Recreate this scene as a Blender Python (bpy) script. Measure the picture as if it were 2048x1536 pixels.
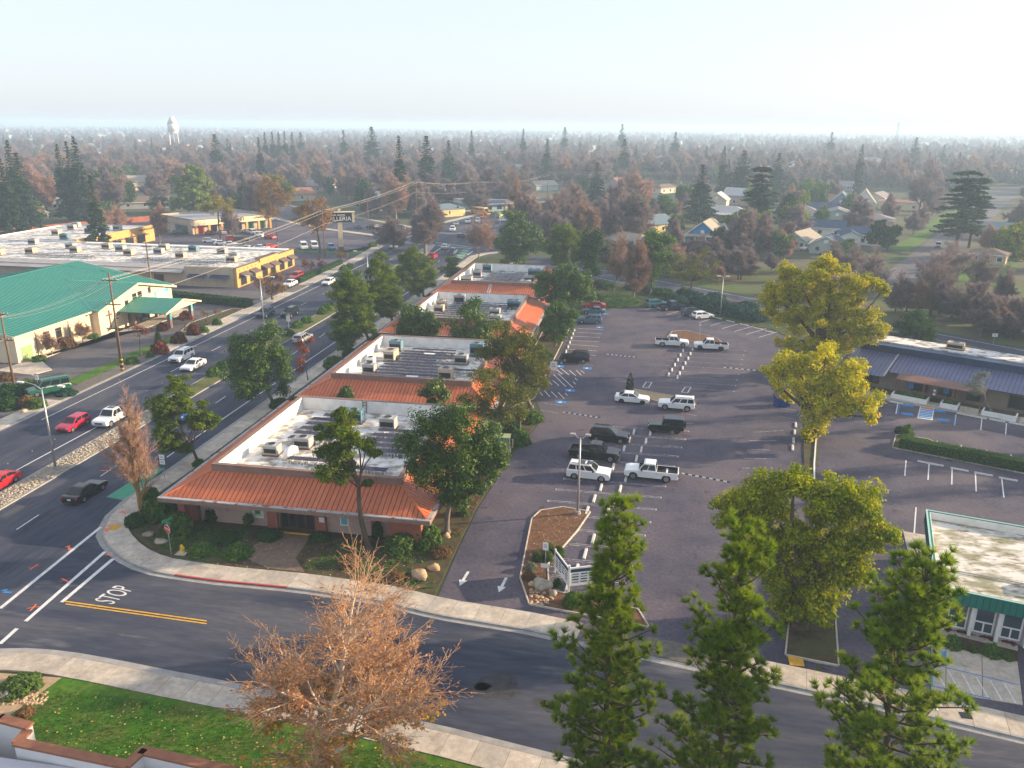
import bpy,math,random
import numpy as np
from math import sin,cos,tan,radians,hypot,atan2,pi,sqrt
from mathutils import Vector,Matrix

scene = bpy.context.scene
for o in list(bpy.data.objects):
    bpy.data.objects.remove(o)
C = scene.collection

# ------------------------------------------------------------------ camera
CAM_H,FPX = 36.0,1600.0                      # drone height (m), focal length in photo pixels (2048 wide)
PITCH,ROLL,AZ = radians(17.9),radians(0.53),radians(9.2)
FWD = Vector((-sin(AZ) * cos(PITCH),cos(AZ) * cos(PITCH),-sin(PITCH)))
_r = Vector((cos(AZ),sin(AZ),0));_u = _r.cross(FWD)
RGT = cos(ROLL) * _r + sin(ROLL) * _u
UPV = -sin(ROLL) * _r + cos(ROLL) * _u
cam_d = bpy.data.cameras.new('camera')
cam = bpy.data.objects.new('camera',cam_d);C.objects.link(cam)
cam_d.sensor_width = 36.0
cam_d.lens = 36.0 * FPX / 2048.0
cam_d.clip_start,cam_d.clip_end = 0.5,60000.0
cam.matrix_world = Matrix(((RGT.x,UPV.x,-FWD.x,0),(RGT.y,UPV.y,-FWD.y,0),(RGT.z,UPV.z,-FWD.z,CAM_H),(0,0,0,1)))
scene.camera = cam

# ------------------------------------------------------------------ sky, sun, exposure
SUN_EL,SUN_AZ = radians(15.0),radians(20.0)     # SUN_AZ: from +X towards +Y
world = bpy.data.worlds.new('World');scene.world = world;world.use_nodes = True
wn = world.node_tree
sky = wn.nodes.new('ShaderNodeTexSky');sky.sky_type = 'NISHITA';sky.sun_disc = False
sky.sun_elevation = SUN_EL;sky.sun_rotation = pi / 2 - SUN_AZ
sky.altitude = 0;sky.air_density = 1.0;sky.dust_density = 1.6;sky.ozone_density = 3.0
veil = wn.nodes.new('ShaderNodeMix');veil.data_type = 'RGBA'      # a thin even veil of high cloud over the whole sky
veil.inputs[0].default_value = 0.78;veil.inputs[7].default_value = (2.30,2.40,2.60,1)
wn.links.new(sky.outputs[0],veil.inputs[6]);wn.links.new(veil.outputs[2],wn.nodes['Background'].inputs[0])
wn.nodes['Background'].inputs[1].default_value = 0.15
sun_d = bpy.data.lights.new('sun','SUN');sun_d.energy = 4.8;sun_d.angle = radians(0.6);sun_d.color = (1.0,0.77,0.50)
sun = bpy.data.objects.new('sun',sun_d);C.objects.link(sun)
sun.rotation_euler = Vector((-cos(SUN_EL) * cos(SUN_AZ),-cos(SUN_EL) * sin(SUN_AZ),-sin(SUN_EL))).to_track_quat('-Z','Y').to_euler()
scene.view_settings.view_transform = 'Standard';scene.view_settings.look = 'None'
scene.view_settings.gamma = 1.0;scene.view_settings.exposure = 1.38
HAZE = 0.00044                                  # scattering of the winter air, per metre
scene.render.engine = 'CYCLES'
cy = scene.cycles
cy.use_denoising = True;cy.max_bounces = 5;cy.diffuse_bounces = 3;cy.glossy_bounces = 2
cy.transmission_bounces = 2;cy.transparent_max_bounces = 4;cy.volume_bounces = 1
cy.use_adaptive_sampling = True;cy.adaptive_threshold = 0.02
cy.sample_clamp_indirect = 6.0

# ------------------------------------------------------------------ surveying: photo measurements to places on the ground
def G(u,v,z=0.0):
    d = FWD * FPX + RGT * (u - 1024) - UPV * (v - 768)
    t = (z - CAM_H) / d.z
    return (t * d.x,t * d.y)
def at_dist(u,v,D):
    d = FWD * FPX + RGT * (u - 1024) - UPV * (v - 768)
    t = D / hypot(d.x,d.y)
    return (t * d.x,t * d.y,CAM_H + t * d.z)
def cam_depth(x,y,z=0.0):
    return Vector((x,y,z - CAM_H)).dot(FWD)

# ------------------------------------------------------------------ objects
def tag(o,label=None,cat=None,group=None,kind=None):
    if label: o['label'] = label
    if cat: o['category'] = cat
    if group: o['group'] = group
    if kind: o['kind'] = kind
    return o
def thing(name,label,cat,loc=(0,0,0),rz=0.0,group=None):
    o = bpy.data.objects.new(name,None);C.objects.link(o)
    o.empty_display_size = 0.3
    o.location = loc if len(loc) == 3 else (loc[0],loc[1],0)
    o.rotation_euler = (0,0,rz)
    return tag(o,label,cat,group)
def link(name,me,parent=None,mat=None,loc=None,rz=None):
    o = bpy.data.objects.new(name,me);C.objects.link(o)
    if parent is not None: o.parent = parent
    if loc is not None: o.location = loc if len(loc) == 3 else (loc[0],loc[1],0)
    if rz is not None: o.rotation_euler = (0,0,rz)
    if mat is not None:
        if not me.materials: me.materials.append(None)
        o.material_slots[0].link = 'OBJECT';o.material_slots[0].material = mat
    return o
KIDS = {}
def copy_thing(root,loc,rz=0.0,label=None,group=None,scale=None,recolor=None):
    """copy a thing with its parts and sub-parts; recolor maps a part name to a material"""
    def cp(o,parent):
        c = o.copy();C.objects.link(c)
        c.parent = parent
        if recolor:
            base = o.name.split('.')[0]
            if base in recolor and o.data is not None:
                c.material_slots[0].link = 'OBJECT';c.material_slots[0].material = recolor[base]
        for ch in o.children: cp(ch,c)
        return c
    r = cp(root,None)
    r.location = loc if len(loc) == 3 else (loc[0],loc[1],0)
    r.rotation_euler = (0,0,rz)
    if scale: r.scale = (scale,) * 3 if not isinstance(scale,tuple) else scale
    if label: r['label'] = label
    if group: r['group'] = group
    return r

class MB:
    """collects shapes into one mesh"""
    def __init__(s): s.v = [];s.f = [];s.m = [];s.k = 0
    def mat(s,k): s.k = k;return s
    def add(s,vs,fs):
        n = len(s.v);s.v.extend(vs)
        for f in fs: s.f.append(tuple(i + n for i in f));s.m.append(s.k)
        return s
    def box(s,x0,y0,z0,x1,y1,z1):
        return s.add([(x0,y0,z0),(x1,y0,z0),(x1,y1,z0),(x0,y1,z0),(x0,y0,z1),(x1,y0,z1),(x1,y1,z1),(x0,y1,z1)],
                     [(3,2,1,0),(4,5,6,7),(0,1,5,4),(1,2,6,5),(2,3,7,6),(3,0,4,7)])
    def cbox(s,c,d,rz=0.0):
        a,b,h = d[0] / 2,d[1] / 2,d[2] / 2;cr,sr = cos(rz),sin(rz)
        n = len(s.v);s.box(-a,-b,-h,a,b,h)
        for i in range(n,len(s.v)):
            x,y,z = s.v[i];s.v[i] = (c[0] + x * cr - y * sr,c[1] + x * sr + y * cr,c[2] + z)
        return s
    def bar(s,p,q,w,h=None):
        """square bar between two points"""
        p,q = Vector(p),Vector(q);h = h or w
        d = (q - p).normalized();a = d.cross(Vector((0,0,1)))
        a = Vector((1,0,0)) if a.length < 1e-4 else a.normalized()
        b = a.cross(d);a = a * w / 2;b = b * h / 2
        vs = [tuple(c + x) for c in (p,q) for x in (-a - b,a - b,a + b,-a + b)]
        return s.add(vs,[(3,2,1,0),(4,5,6,7),(0,1,5,4),(1,2,6,5),(2,3,7,6),(3,0,4,7)])
    def tube(s,pts,rad,n=6,cap=True):
        pts = [Vector(p) for p in pts];m = len(pts)
        if not hasattr(rad,'__len__'): rad = [rad] * m
        base = len(s.v);vs = [];fs = []
        for i,p in enumerate(pts):
            d = (pts[min(i + 1,m - 1)] - pts[max(i - 1,0)]).normalized()
            a = d.cross(Vector((0,0,1)))
            a = Vector((1,0,0)) if a.length < 1e-3 else a.normalized()
            b = a.cross(d)
            for k in range(n):
                t = 2 * pi * k / n
                vs.append(tuple(p + (a * cos(t) + b * sin(t)) * rad[i]))
        for i in range(m - 1):
            for k in range(n):
                k2 = (k + 1) % n
                fs.append((i * n + k,i * n + k2,(i + 1) * n + k2,(i + 1) * n + k))
        if cap:
            fs.append(tuple(range(n - 1,-1,-1)));fs.append(tuple((m - 1) * n + k for k in range(n)))
        return s.add(vs,fs)
    def cyl(s,c,r,z0,z1,n=12,r1=None):
        r1 = r if r1 is None else r1
        vs = [(c[0] + r * cos(2 * pi * k / n),c[1] + r * sin(2 * pi * k / n),z0) for k in range(n)]
        vs += [(c[0] + r1 * cos(2 * pi * k / n),c[1] + r1 * sin(2 * pi * k / n),z1) for k in range(n)]
        fs = [(k,(k + 1) % n,n + (k + 1) % n,n + k) for k in range(n)]
        fs += [tuple(range(n - 1,-1,-1)),tuple(range(n,2 * n))]
        return s.add(vs,fs)
    def wheelcyl(s,c,r,w,n=18):
        """disc with its axis along Y"""
        vs = []
        for y in (-w / 2,w / 2):
            vs += [(c[0] + r * cos(2 * pi * k / n),c[1] + y,c[2] + r * sin(2 * pi * k / n)) for k in range(n)]
        fs = [(k,n + k,n + (k + 1) % n,(k + 1) % n) for k in range(n)] + [tuple(range(n)),tuple(range(2 * n - 1,n - 1,-1))]
        return s.add(vs,fs)
    def poly(s,pts,z):
        """flat polygon, seen from above"""
        a = sum(pts[i][0] * pts[(i + 1) % len(pts)][1] - pts[(i + 1) % len(pts)][0] * pts[i][1] for i in range(len(pts)))
        pts = list(pts) if a > 0 else list(pts)[::-1]
        return s.add([(p[0],p[1],z) for p in pts],[tuple(range(len(pts)))])
    def prism(s,pts,z0,z1):
        a = sum(pts[i][0] * pts[(i + 1) % len(pts)][1] - pts[(i + 1) % len(pts)][0] * pts[i][1] for i in range(len(pts)))
        pts = list(pts) if a > 0 else list(pts)[::-1]
        n = len(pts)
        return s.add([(p[0],p[1],z0) for p in pts] + [(p[0],p[1],z1) for p in pts],
                     [tuple(range(n - 1,-1,-1)),tuple(range(n,2 * n))] + [(k,(k + 1) % n,n + (k + 1) % n,n + k) for k in range(n)])
    def quad(s,a,b,c,d): return s.add([a,b,c,d],[(0,1,2,3)])
    def slab(s,q,t):
        """a thin solid: quad q thickened by t along its normal"""
        q = [Vector(p) for p in q];nrm = (q[1] - q[0]).cross(q[2] - q[0]).normalized() * t
        n = len(q)
        vs = [tuple(p) for p in q] + [tuple(p + nrm) for p in q]
        return s.add(vs,[tuple(range(n - 1,-1,-1)),tuple(range(n,2 * n))] + [(k,(k + 1) % n,n + (k + 1) % n,n + k) for k in range(n)])
    def mesh(s,name,mats=(),smooth=False):
        me = bpy.data.meshes.new(name);me.from_pydata(s.v,[],s.f)
        for m in mats: me.materials.append(m)
        if len(mats) > 1: me.polygons.foreach_set('material_index',s.m)
        if smooth: me.polygons.foreach_set('use_smooth',[True] * len(s.f))
        me.update();return me
    def build(s,name,mats,parent=None,smooth=False,loc=None,rz=None):
        mats = mats if isinstance(mats,(list,tuple)) else (mats,)
        return link(name,s.mesh(name,mats,smooth),parent,None,loc,rz)

def np_mesh(name,V,F,mats=(),attr=None,smooth=False):
    """large mesh from arrays: V (n,3), F (m,k)"""
    me = bpy.data.meshes.new(name)
    n,k = F.shape
    me.vertices.add(len(V));me.vertices.foreach_set('co',np.asarray(V,np.float32).ravel())
    me.loops.add(n * k);me.loops.foreach_set('vertex_index',np.asarray(F,np.int32).ravel())
    me.polygons.add(n);me.polygons.foreach_set('loop_start',np.arange(0,n * k,k,dtype=np.int32))
    me.polygons.foreach_set('loop_total',np.full(n,k,np.int32))
    if smooth: me.polygons.foreach_set('use_smooth',np.ones(n,bool))
    for m in mats: me.materials.append(m)
    if attr is not None:
        a = me.attributes.new('tint','FLOAT','FACE');a.data.foreach_set('value',np.asarray(attr,np.float32))
    me.update(calc_edges=True)
    return me

# ------------------------------------------------------------------ materials
MATS = {}
def mat(name,c1,c2=None,scale=1.0,rough=0.8,metal=0.0,bump=0.0,bscale=None,spec=0.18,detail=4.0,stretch=None,
        c3=None,scale3=0.1,amt3=0.5,coat=0.0,emit=0.0,lo=0.35,hi=0.65,objvar=0.0,local=False,grain=0.0,spots=None):
    m = bpy.data.materials.new(name);m.use_nodes = True;nt = m.node_tree;N = nt.nodes;L = nt.links
    b = N['Principled BSDF']
    b.inputs['Roughness'].default_value = rough;b.inputs['Metallic'].default_value = metal
    b.inputs['Specular IOR Level'].default_value = spec;b.inputs['Coat Weight'].default_value = coat
    b.inputs['Base Color'].default_value = (*c1,1)
    m.diffuse_color = (*c1,1)
    co = None
    def coord():
        nonlocal co
        if co is None:
            if local:
                t = N.new('ShaderNodeTexCoord');co = t.outputs['Object']
            else:
                t = N.new('ShaderNodeNewGeometry');co = t.outputs['Position']
            if stretch:
                mp = N.new('ShaderNodeMapping');mp.inputs['Scale'].default_value = stretch
                L.new(co,mp.inputs[0]);co = mp.outputs[0]
        return co
    def noise(sc,det=detail):
        t = N.new('ShaderNodeTexNoise');t.inputs['Scale'].default_value = sc;t.inputs['Detail'].default_value = det
        t.inputs['Roughness'].default_value = 0.6
        L.new(coord(),t.inputs['Vector']);return t.outputs[0]
    col = None
    if c2 is not None:
        r = N.new('ShaderNodeValToRGB');r.color_ramp.elements[0].position = lo;r.color_ramp.elements[1].position = hi
        r.color_ramp.elements[0].color = (*c1,1);r.color_ramp.elements[1].color = (*c2,1)
        L.new(noise(scale),r.inputs[0]);col = r.outputs[0]
    if c3 is not None:
        mx = N.new('ShaderNodeMix');mx.data_type = 'RGBA'
        rr = N.new('ShaderNodeMapRange');rr.inputs[1].default_value = 0.45;rr.inputs[2].default_value = 0.62
        rr.inputs[3].default_value = 0.0;rr.inputs[4].default_value = amt3
        L.new(noise(scale3,3.0),rr.inputs[0]);L.new(rr.outputs[0],mx.inputs[0])
        if col is not None: L.new(col,mx.inputs[6])
        else: mx.inputs[6].default_value = (*c1,1)
        mx.inputs[7].default_value = (*c3,1);col = mx.outputs[2]
    if spots:                                    # stains: colour, scale, threshold, amount
        mx = N.new('ShaderNodeMix');mx.data_type = 'RGBA';rr = N.new('ShaderNodeMapRange')
        rr.inputs[1].default_value = spots[2];rr.inputs[2].default_value = spots[2] + .07;rr.inputs[4].default_value = spots[3]
        L.new(noise(spots[1],5.0),rr.inputs[0]);L.new(rr.outputs[0],mx.inputs[0]);L.new(col,mx.inputs[6]);mx.inputs[7].default_value = (*spots[0],1);col = mx.outputs[2]
    if grain:                                    # fine speckle of the aggregate
        hs = N.new('ShaderNodeHueSaturation');rr = N.new('ShaderNodeMapRange')
        rr.inputs[1].default_value = .3;rr.inputs[2].default_value = .7;rr.inputs[3].default_value = 1 - grain;rr.inputs[4].default_value = 1 + grain
        L.new(noise(3.2,9.0),rr.inputs[0]);L.new(rr.outputs[0],hs.inputs['Value']);L.new(col,hs.inputs['Color']);col = hs.outputs[0]
    if objvar:
        oi = N.new('ShaderNodeObjectInfo');hs = N.new('ShaderNodeHueSaturation')
        mr = N.new('ShaderNodeMapRange');mr.inputs[3].default_value = 1 - objvar;mr.inputs[4].default_value = 1 + objvar
        L.new(oi.outputs['Random'],mr.inputs[0]);L.new(mr.outputs[0],hs.inputs['Value'])
        if col is not None: L.new(col,hs.inputs['Color'])
        else: hs.inputs['Color'].default_value = (*c1,1)
        col = hs.outputs[0]
    if col is not None: L.new(col,b.inputs['Base Color'])
    if bump:
        bp = N.new('ShaderNodeBump');bp.inputs['Strength'].default_value = min(1.0,bump);bp.inputs['Distance'].default_value = 0.05
        L.new(noise(bscale or scale * 4),bp.inputs['Height']);L.new(bp.outputs[0],b.inputs['Normal'])
    if emit:
        b.inputs['Emission Color'].default_value = (*c1,1);b.inputs['Emission Strength'].default_value = emit
    MATS[name] = m
    return m
def leafmat(name,a,b_,trans=0.35,var=0.12,rough=0.7,spec=0.06):
    """leaf colour runs from a to b_ with each leaf's own tint"""
    m = bpy.data.materials.new(name);m.use_nodes = True;nt = m.node_tree;N = nt.nodes;L = nt.links
    b = N['Principled BSDF'];b.inputs['Roughness'].default_value = rough;b.inputs['Specular IOR Level'].default_value = spec
    at = N.new('ShaderNodeAttribute');at.attribute_name = 'tint'
    r = N.new('ShaderNodeValToRGB');r.color_ramp.elements[0].color = (*a,1);r.color_ramp.elements[1].color = (*b_,1)
    L.new(at.outputs['Fac'],r.inputs[0])
    oi = N.new('ShaderNodeObjectInfo');hs = N.new('ShaderNodeHueSaturation')
    mr = N.new('ShaderNodeMapRange');mr.inputs[3].default_value = 1 - var;mr.inputs[4].default_value = 1 + var
    L.new(oi.outputs['Random'],mr.inputs[0]);L.new(mr.outputs[0],hs.inputs['Value']);L.new(r.outputs[0],hs.inputs['Color'])
    L.new(hs.outputs[0],b.inputs['Base Color'])
    if trans:
        t = N.new('ShaderNodeBsdfTranslucent');L.new(hs.outputs[0],t.inputs[0])
        mx = N.new('ShaderNodeMixShader');mx.inputs[0].default_value = trans
        L.new(b.outputs[0],mx.inputs[1]);L.new(t.outputs[0],mx.inputs[2])
        L.new(mx.outputs[0],N['Material Output'].inputs[0])
    MATS[name] = m
    return m
def lin(r,g,b_):
    f = lambda c: (c / 255 / 12.92) if c / 255 <= 0.04045 else ((c / 255 + 0.055) / 1.055) ** 2.4
    return (f(r),f(g),f(b_))
rng = np.random.default_rng(7)
random.seed(7)
# ------------------------------------------------------------------ materials of the place
asphalt = mat('asphalt',(0.030,0.037,0.062),(0.047,0.053,0.083),0.6,rough=0.85,bump=0.15,bscale=9,c3=(0.095,0.092,0.105),scale3=0.22,amt3=0.6,stretch=(1,0.16,1),grain=.22,spots=((.022,.024,.034),.5,.60,.55))
asphalt_side = mat('asphalt_side',(0.031,0.037,0.060),(0.048,0.053,0.080),0.7,rough=0.85,bump=0.15,bscale=9,c3=(0.10,0.098,0.11),scale3=0.25,amt3=0.65,stretch=(0.2,1,1),detail=7,grain=.22,spots=((.13,.13,.14),.45,.60,.5))
asphalt_lot = mat('asphalt_lot',(0.053,0.049,0.076),(0.086,0.077,0.106),0.3,rough=0.88,bump=0.15,bscale=9,detail=8,c3=(0.120,0.101,0.114),scale3=0.07,amt3=0.7,grain=.25,spots=((.028,.025,.034),.55,.615,.6))
asphalt_old = mat('asphalt_old',(0.075,0.072,0.085),(0.11,0.105,0.115),0.4,rough=0.88,bump=0.15,bscale=9,c3=(0.15,0.14,0.135),scale3=0.12,amt3=0.5,grain=.25,spots=((.035,.033,.04),.4,.6,.5))
patch_dark = mat('tar_patch',(0.035,0.035,0.04),(0.06,0.058,0.062),2.0,rough=0.9)
concrete = mat('concrete',(0.38,0.325,0.265),(0.49,0.43,0.36),0.8,rough=0.9,bump=0.1,bscale=12,c3=(0.30,0.28,0.26),scale3=0.5,amt3=0.5,objvar=0.12,grain=.12,spots=((.20,.17,.14),.7,.62,.5))
joint = mat('joint_dirt',(0.10,0.09,0.08),(0.16,0.14,0.12),3)
gutter_m = mat('gutter_concrete',(0.24,0.235,0.23),(0.33,0.32,0.31),1.2,rough=0.9)
paint_w = mat('road_paint',(0.62,0.62,0.62),(0.40,0.40,0.41),2.5,rough=0.75,lo=0.45,hi=0.8)
paint_faint = mat('worn_paint',(0.46,0.45,0.46),(0.16,0.15,0.16),2.2,rough=0.8,lo=0.4,hi=0.62)
paint_y = mat('yellow_paint',(0.72,0.40,0.03),(0.5,0.28,0.03),2.0,rough=0.75)
paint_b = mat('blue_paint',(0.02,0.17,0.50),(0.05,0.22,0.45),3.0,rough=0.75)
paint_g = mat('green_paint',(0.04,0.28,0.16),(0.10,0.26,0.19),1.2,rough=0.8)
paint_r = mat('red_paint',(0.45,0.05,0.05),(0.30,0.06,0.06),2.0,rough=0.75)
paint_o = mat('orange_marking',(0.75,0.16,0.06),rough=0.8)
tactile = mat('tactile_yellow',(0.62,0.33,0.03),(0.45,0.25,0.05),4.0,rough=0.8)
lawn_m = mat('lawn',(0.030,0.105,0.005),(0.062,0.155,0.008),0.9,rough=0.95,bump=0.6,bscale=25,c3=(0.11,0.12,0.025),scale3=0.4,amt3=0.65,detail=8,grain=.3)
bed_m = mat('bed_soil',(0.040,0.034,0.020),(0.095,0.062,0.036),1.2,rough=0.95,bump=0.5,bscale=12,c3=(0.06,0.075,0.025),scale3=0.35,amt3=0.8,detail=8)
bark_m = mat('bark_mulch',(0.085,0.045,0.026),(0.17,0.085,0.048),2.5,rough=0.95,bump=0.5,bscale=14,detail=8)
ivy_m = mat('ground_cover',(0.020,0.042,0.010),(0.050,0.075,0.020),1.5,rough=0.95,bump=0.8,bscale=10,c3=(0.09,0.06,0.03),scale3=0.3,amt3=0.5,detail=8)
gravel_m = mat('decomposed_granite',(0.30,0.215,0.13),(0.40,0.30,0.19),3.0,rough=0.95,bump=0.3,bscale=20)
land_m = mat('land',(0.060,0.055,0.035),(0.045,0.075,0.022),0.05,rough=1.0,c3=(0.13,0.11,0.075),scale3=0.012,amt3=0.8,detail=9)
stone_m = mat('stone',(0.22,0.19,0.15),(0.36,0.31,0.25),1.5,rough=0.9,bump=0.3,objvar=0.18)
warm_stone = mat('sandstone',(0.34,0.22,0.13),(0.46,0.33,0.22),1.5,rough=0.9,bump=0.4)
white_paint = mat('white_paint',(0.78,0.78,0.77),(0.68,0.68,0.66),1.0,rough=0.6)
metal_pole = mat('galvanised',(0.42,0.43,0.45),(0.34,0.35,0.37),2.0,rough=0.45,metal=0.6)
dark_metal = mat('dark_metal',(0.03,0.032,0.035),rough=0.5,metal=0.4)
wood_pole = mat('weathered_wood',(0.12,0.075,0.045),(0.19,0.125,0.08),3.0,rough=0.9,bump=0.3,stretch=(4,4,0.4))

# ------------------------------------------------------------------ land
gx = [-14000,-6000,-2500,-1000,-400,-150,0,150,400,1000,2500,6000,14000]
mb = MB();n = len(gx)
mb.add([(x,y,0) for y in gx for x in gx],[(j * n + i,j * n + i + 1,(j + 1) * n + i + 1,(j + 1) * n + i) for j in range(n - 1) for i in range(n - 1)])
tag(mb.build('terrain',land_m),kind='structure')

def sheet(name,pts,z,m):
    o = MB().poly(pts,z).build(name,m);tag(o,kind='structure');return o

# the main road, its bend beyond the junction, the diagonal cross street, the side street
CD = Vector((0.757,-0.654));CN = Vector((0.654,0.757));C0 = Vector((7.6,189.0))
def cross(t,off): p = C0 + CD * t + CN * off;return (p.x,p.y)
side_far = [(-33.4,53.0),(-26,53.1),(-19,52.6),(-14,51.5),(-7.4,50.9),(-1,49.8),(10.7,47.8),(19.5,46.3),(26,44.9),(45,41.2),(80,34.5)]
side_near = [(-39.0,42.3),(-34.7,42.0),(-30.6,41.6),(-18.6,40.6),(-10.4,39.6),(-3.4,38.5),(12,36.2),(30,33.3),(80,25)]
corner_ne = [(-49.3,72),(-49.6,66.5),(-49.0,61.8),(-47.6,58.6),(-45.2,56.3),(-41.8,54.2),(-38.5,53.3)] + side_far
corner_se = [(-49.3,20),(-49.4,30),(-48.6,37.2),(-46.4,40.4),(-43.2,42.0)] + side_near
road = sheet('road',[(-76.4,-30),(-49.4,-30)] + corner_se[:5] + [(-43,50),(-49.3,72),(-49.3,226),(-44,236),(-48,262),(-46.5,330),(-28,470),(-41,470),(-68.5,338),(-76.5,300),(-81,280),(-84,262),(-80.6,250),(-77.8,215),(-76.4,170)],0.020,asphalt)
side_road = sheet('side_street',corner_se[3:] + corner_ne[::-1][:-1],0.024,asphalt_side)
cross_road = sheet('cross_street',[cross(-250,-10.5),cross(-112,-10.5),cross(-60,-6.2),cross(260,-5.0),cross(260,5.2),cross(-60,6.4),cross(-112,11.5),cross(-250,11.5)],0.016,asphalt)
# residential street on the right, beyond the cross street
rs_dir = Vector((64.0,140.0)).normalized();rs_n = Vector((rs_dir.y,-rs_dir.x))
def resid(t,off): p = Vector((61.0,203.0)) + rs_dir * t + rs_n * off;return (p.x,p.y)
resid_road = sheet('residential_street',[resid(-30,-6),resid(-30,6),resid(420,6),resid(420,-6)],0.018,asphalt_old)

lot1 = [(-14.6,52.9),(-14.7,62),(-14.6,70),(-13.3,84.6),(-11.4,96.9),(-13.5,103.5),(-13,124),(-12.4,153),(-7.7,164.9),(-2,165.6),(5.2,166.6),(14.7,158),(24.3,151.6),(28.6,138),(22.2,97),(20.2,87),(13.5,49.4),(0,51.3)]
lot = sheet('parking_lot',lot1,0.026,asphalt_lot)
lot2 = sheet('clinic_parking_lot',[(13.9,49.4),(20.6,87),(22.6,97),(29.2,132),(31,114.7),(49.9,106.1),(85,90),(85,36),(24,47.2)],0.030,asphalt_lot)
church_lot = sheet('church_parking_lot',[(-79.4,62),(-79.4,166),(-150,166),(-150,60)],0.014,asphalt_old)
mall_lot = sheet('mall_parking_lot',[(-79.6,166.2),(-82,252),(-112,276),(-150,309),(-215,290),(-215,166.2)],0.012,asphalt_lot)

# ------------------------------------------------------------------ pavements laid slab by slab
def resample(pts,step):
    out = [Vector(pts[0])];acc = 0.0
    for a,b in zip(pts[:-1],pts[1:]):
        a,b = Vector(a),Vector(b);L_ = (b - a).length
        if L_ < 1e-6: continue
        d = (b - a) / L_;s = step - acc
        while s <= L_: out.append(a + d * s);s += step
        acc = (acc + L_) % step
    return out
def offset(P,w):
    out = []
    for i,p in enumerate(P):
        d = (P[min(i + 1,len(P) - 1)] - P[max(i - 1,0)]).normalized()
        out.append(p + Vector((-d.y,d.x)) * w)
    return out
def pavement(name,pts,width,step,skip=(),curb_w=0.16,gut=0.45,red=(),rows=1,z=0.14):
    """pts follow the road edge; width > 0 lies to the left of the direction of travel"""
    P = resample(pts,step);sg = 1 if width > 0 else -1
    Q0 = offset(P,sg * curb_w);Q1 = offset(P,width);QG = offset(P,-sg * gut)
    base = MB();gm = MB()
    for i in range(len(P) - 1):
        base.add([(*Q0[i],z - .02),(*Q0[i + 1],z - .02),(*Q1[i + 1],z - .02),(*Q1[i],z - .02)],[(0,1,2,3) if sg > 0 else (3,2,1,0)])
        gm.add([(*P[i],0.034),(*P[i + 1],0.034),(*QG[i + 1],0.034),(*QG[i],0.034)],[(3,2,1,0) if sg > 0 else (0,1,2,3)])
    root = base.build(name,joint);tag(root,kind='structure')
    gm.build('gutter',gutter_m,root)
    for i in range(len(P) - 1):
        if any(a <= i < b for a,b in skip): zt = 0.06
        else: zt = z
        def lerp(a,b,t): return a + (b - a) * t
        e = 0.012 / step
        cm = MB().prism([tuple(lerp(P[i],P[i + 1],e)),tuple(lerp(P[i],P[i + 1],1 - e)),tuple(lerp(Q0[i],Q0[i + 1],1 - e)),tuple(lerp(Q0[i],Q0[i + 1],e))],0.0,zt + .004)
        cm.build('kerb_stone',paint_r if any(a <= i < b for a,b in red) else gutter_m,root)
        for r in range(rows):
            t0,t1 = r / rows + 0.006,(r + 1) / rows - 0.006
            a,b = lerp(Q0[i],Q0[i + 1],e),lerp(Q0[i],Q0[i + 1],1 - e)
            c,d = lerp(Q1[i],Q1[i + 1],1 - e),lerp(Q1[i],Q1[i + 1],e)
            MB().prism([tuple(lerp(a,d,t0)),tuple(lerp(b,c,t0)),tuple(lerp(b,c,t1)),tuple(lerp(a,d,t1))],0.0,zt).build('slab',concrete,root)
    return root
pavement('sidewalk',[(-49.1,226),(-49.2,150),(-49.3,90)] + corner_ne,2.3,2.0,red=((90,95),),skip=((107,112),))
pavement('sidewalk_south',corner_se[:-2] + [(12,36.2),(60,28.4)],-2.1,2.0)
pavement('sidewalk_west',[(-76.4,40),(-76.4,120),(-76.5,170),(-77.9,215),(-80.6,248),(-83.2,258)],2.6,3.0,skip=((17,25),(42,45)))
pavement('sidewalk_junction',[(-85.2,262),(-92,266),cross(-150,-12),cross(-250,-12)],3.0,4.0)
pavement('sidewalk_far',[cross(-240,13),(-88,290),(-81.5,283),(-76.8,302),(-68.8,340),(-50,420)],2.2,4.0)
pavement('sidewalk_east_corner',[(-49.0,226),(-47,232),(-43.5,236),(-38,236),cross(-50,-6.8),cross(-30,-6.0)],-2.2,3.0)
pavement('barber_walk',[(31.0,114.6),(49.9,106.0),(80,92.5)],2.2,2.4)

# ------------------------------------------------------------------ planted ground
def bed(name,pts,m,z=0.10,kerb=0.12):
    mb = MB().prism(pts,0.0,z);o = mb.build(name,m);tag(o,kind='structure')
    if kerb:
        P = [Vector(p) for p in pts];n = len(P)
        a = sum(P[i].x * P[(i + 1) % n].y - P[(i + 1) % n].x * P[i].y for i in range(n))
        if a < 0: P = P[::-1]
        k = MB()
        for i in range(n):
            p,q = P[i],P[(i + 1) % n]
            d = (q - p).normalized();nn = Vector((d.y,-d.x)) * kerb
            k.prism([tuple(p - d * 0),tuple(q),tuple(q + nn),tuple(p + nn)],0.0,z + 0.05)
        k.build('kerb',concrete,o)
    return o
bed('corner_bed',[(-46.9,73),(-47.2,66),(-46.3,61.2),(-44,58.6),(-40.8,56.4),(-37,55.5),(-30,55.5),(-24,55.2),(-19,54.8),(-14.9,54.0),(-14.9,62),(-14.8,70),(-13.6,84.6),(-12.2,93.5),(-16.5,93.5),(-18.5,63.6),(-40,63.6),(-42.6,73)],bed_m,0.08,0)
bed('road_side_bed',[(-46.8,73),(-42.6,73),(-42.6,190),(-44.5,224),(-46.7,226)],ivy_m,0.08,0)
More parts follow.
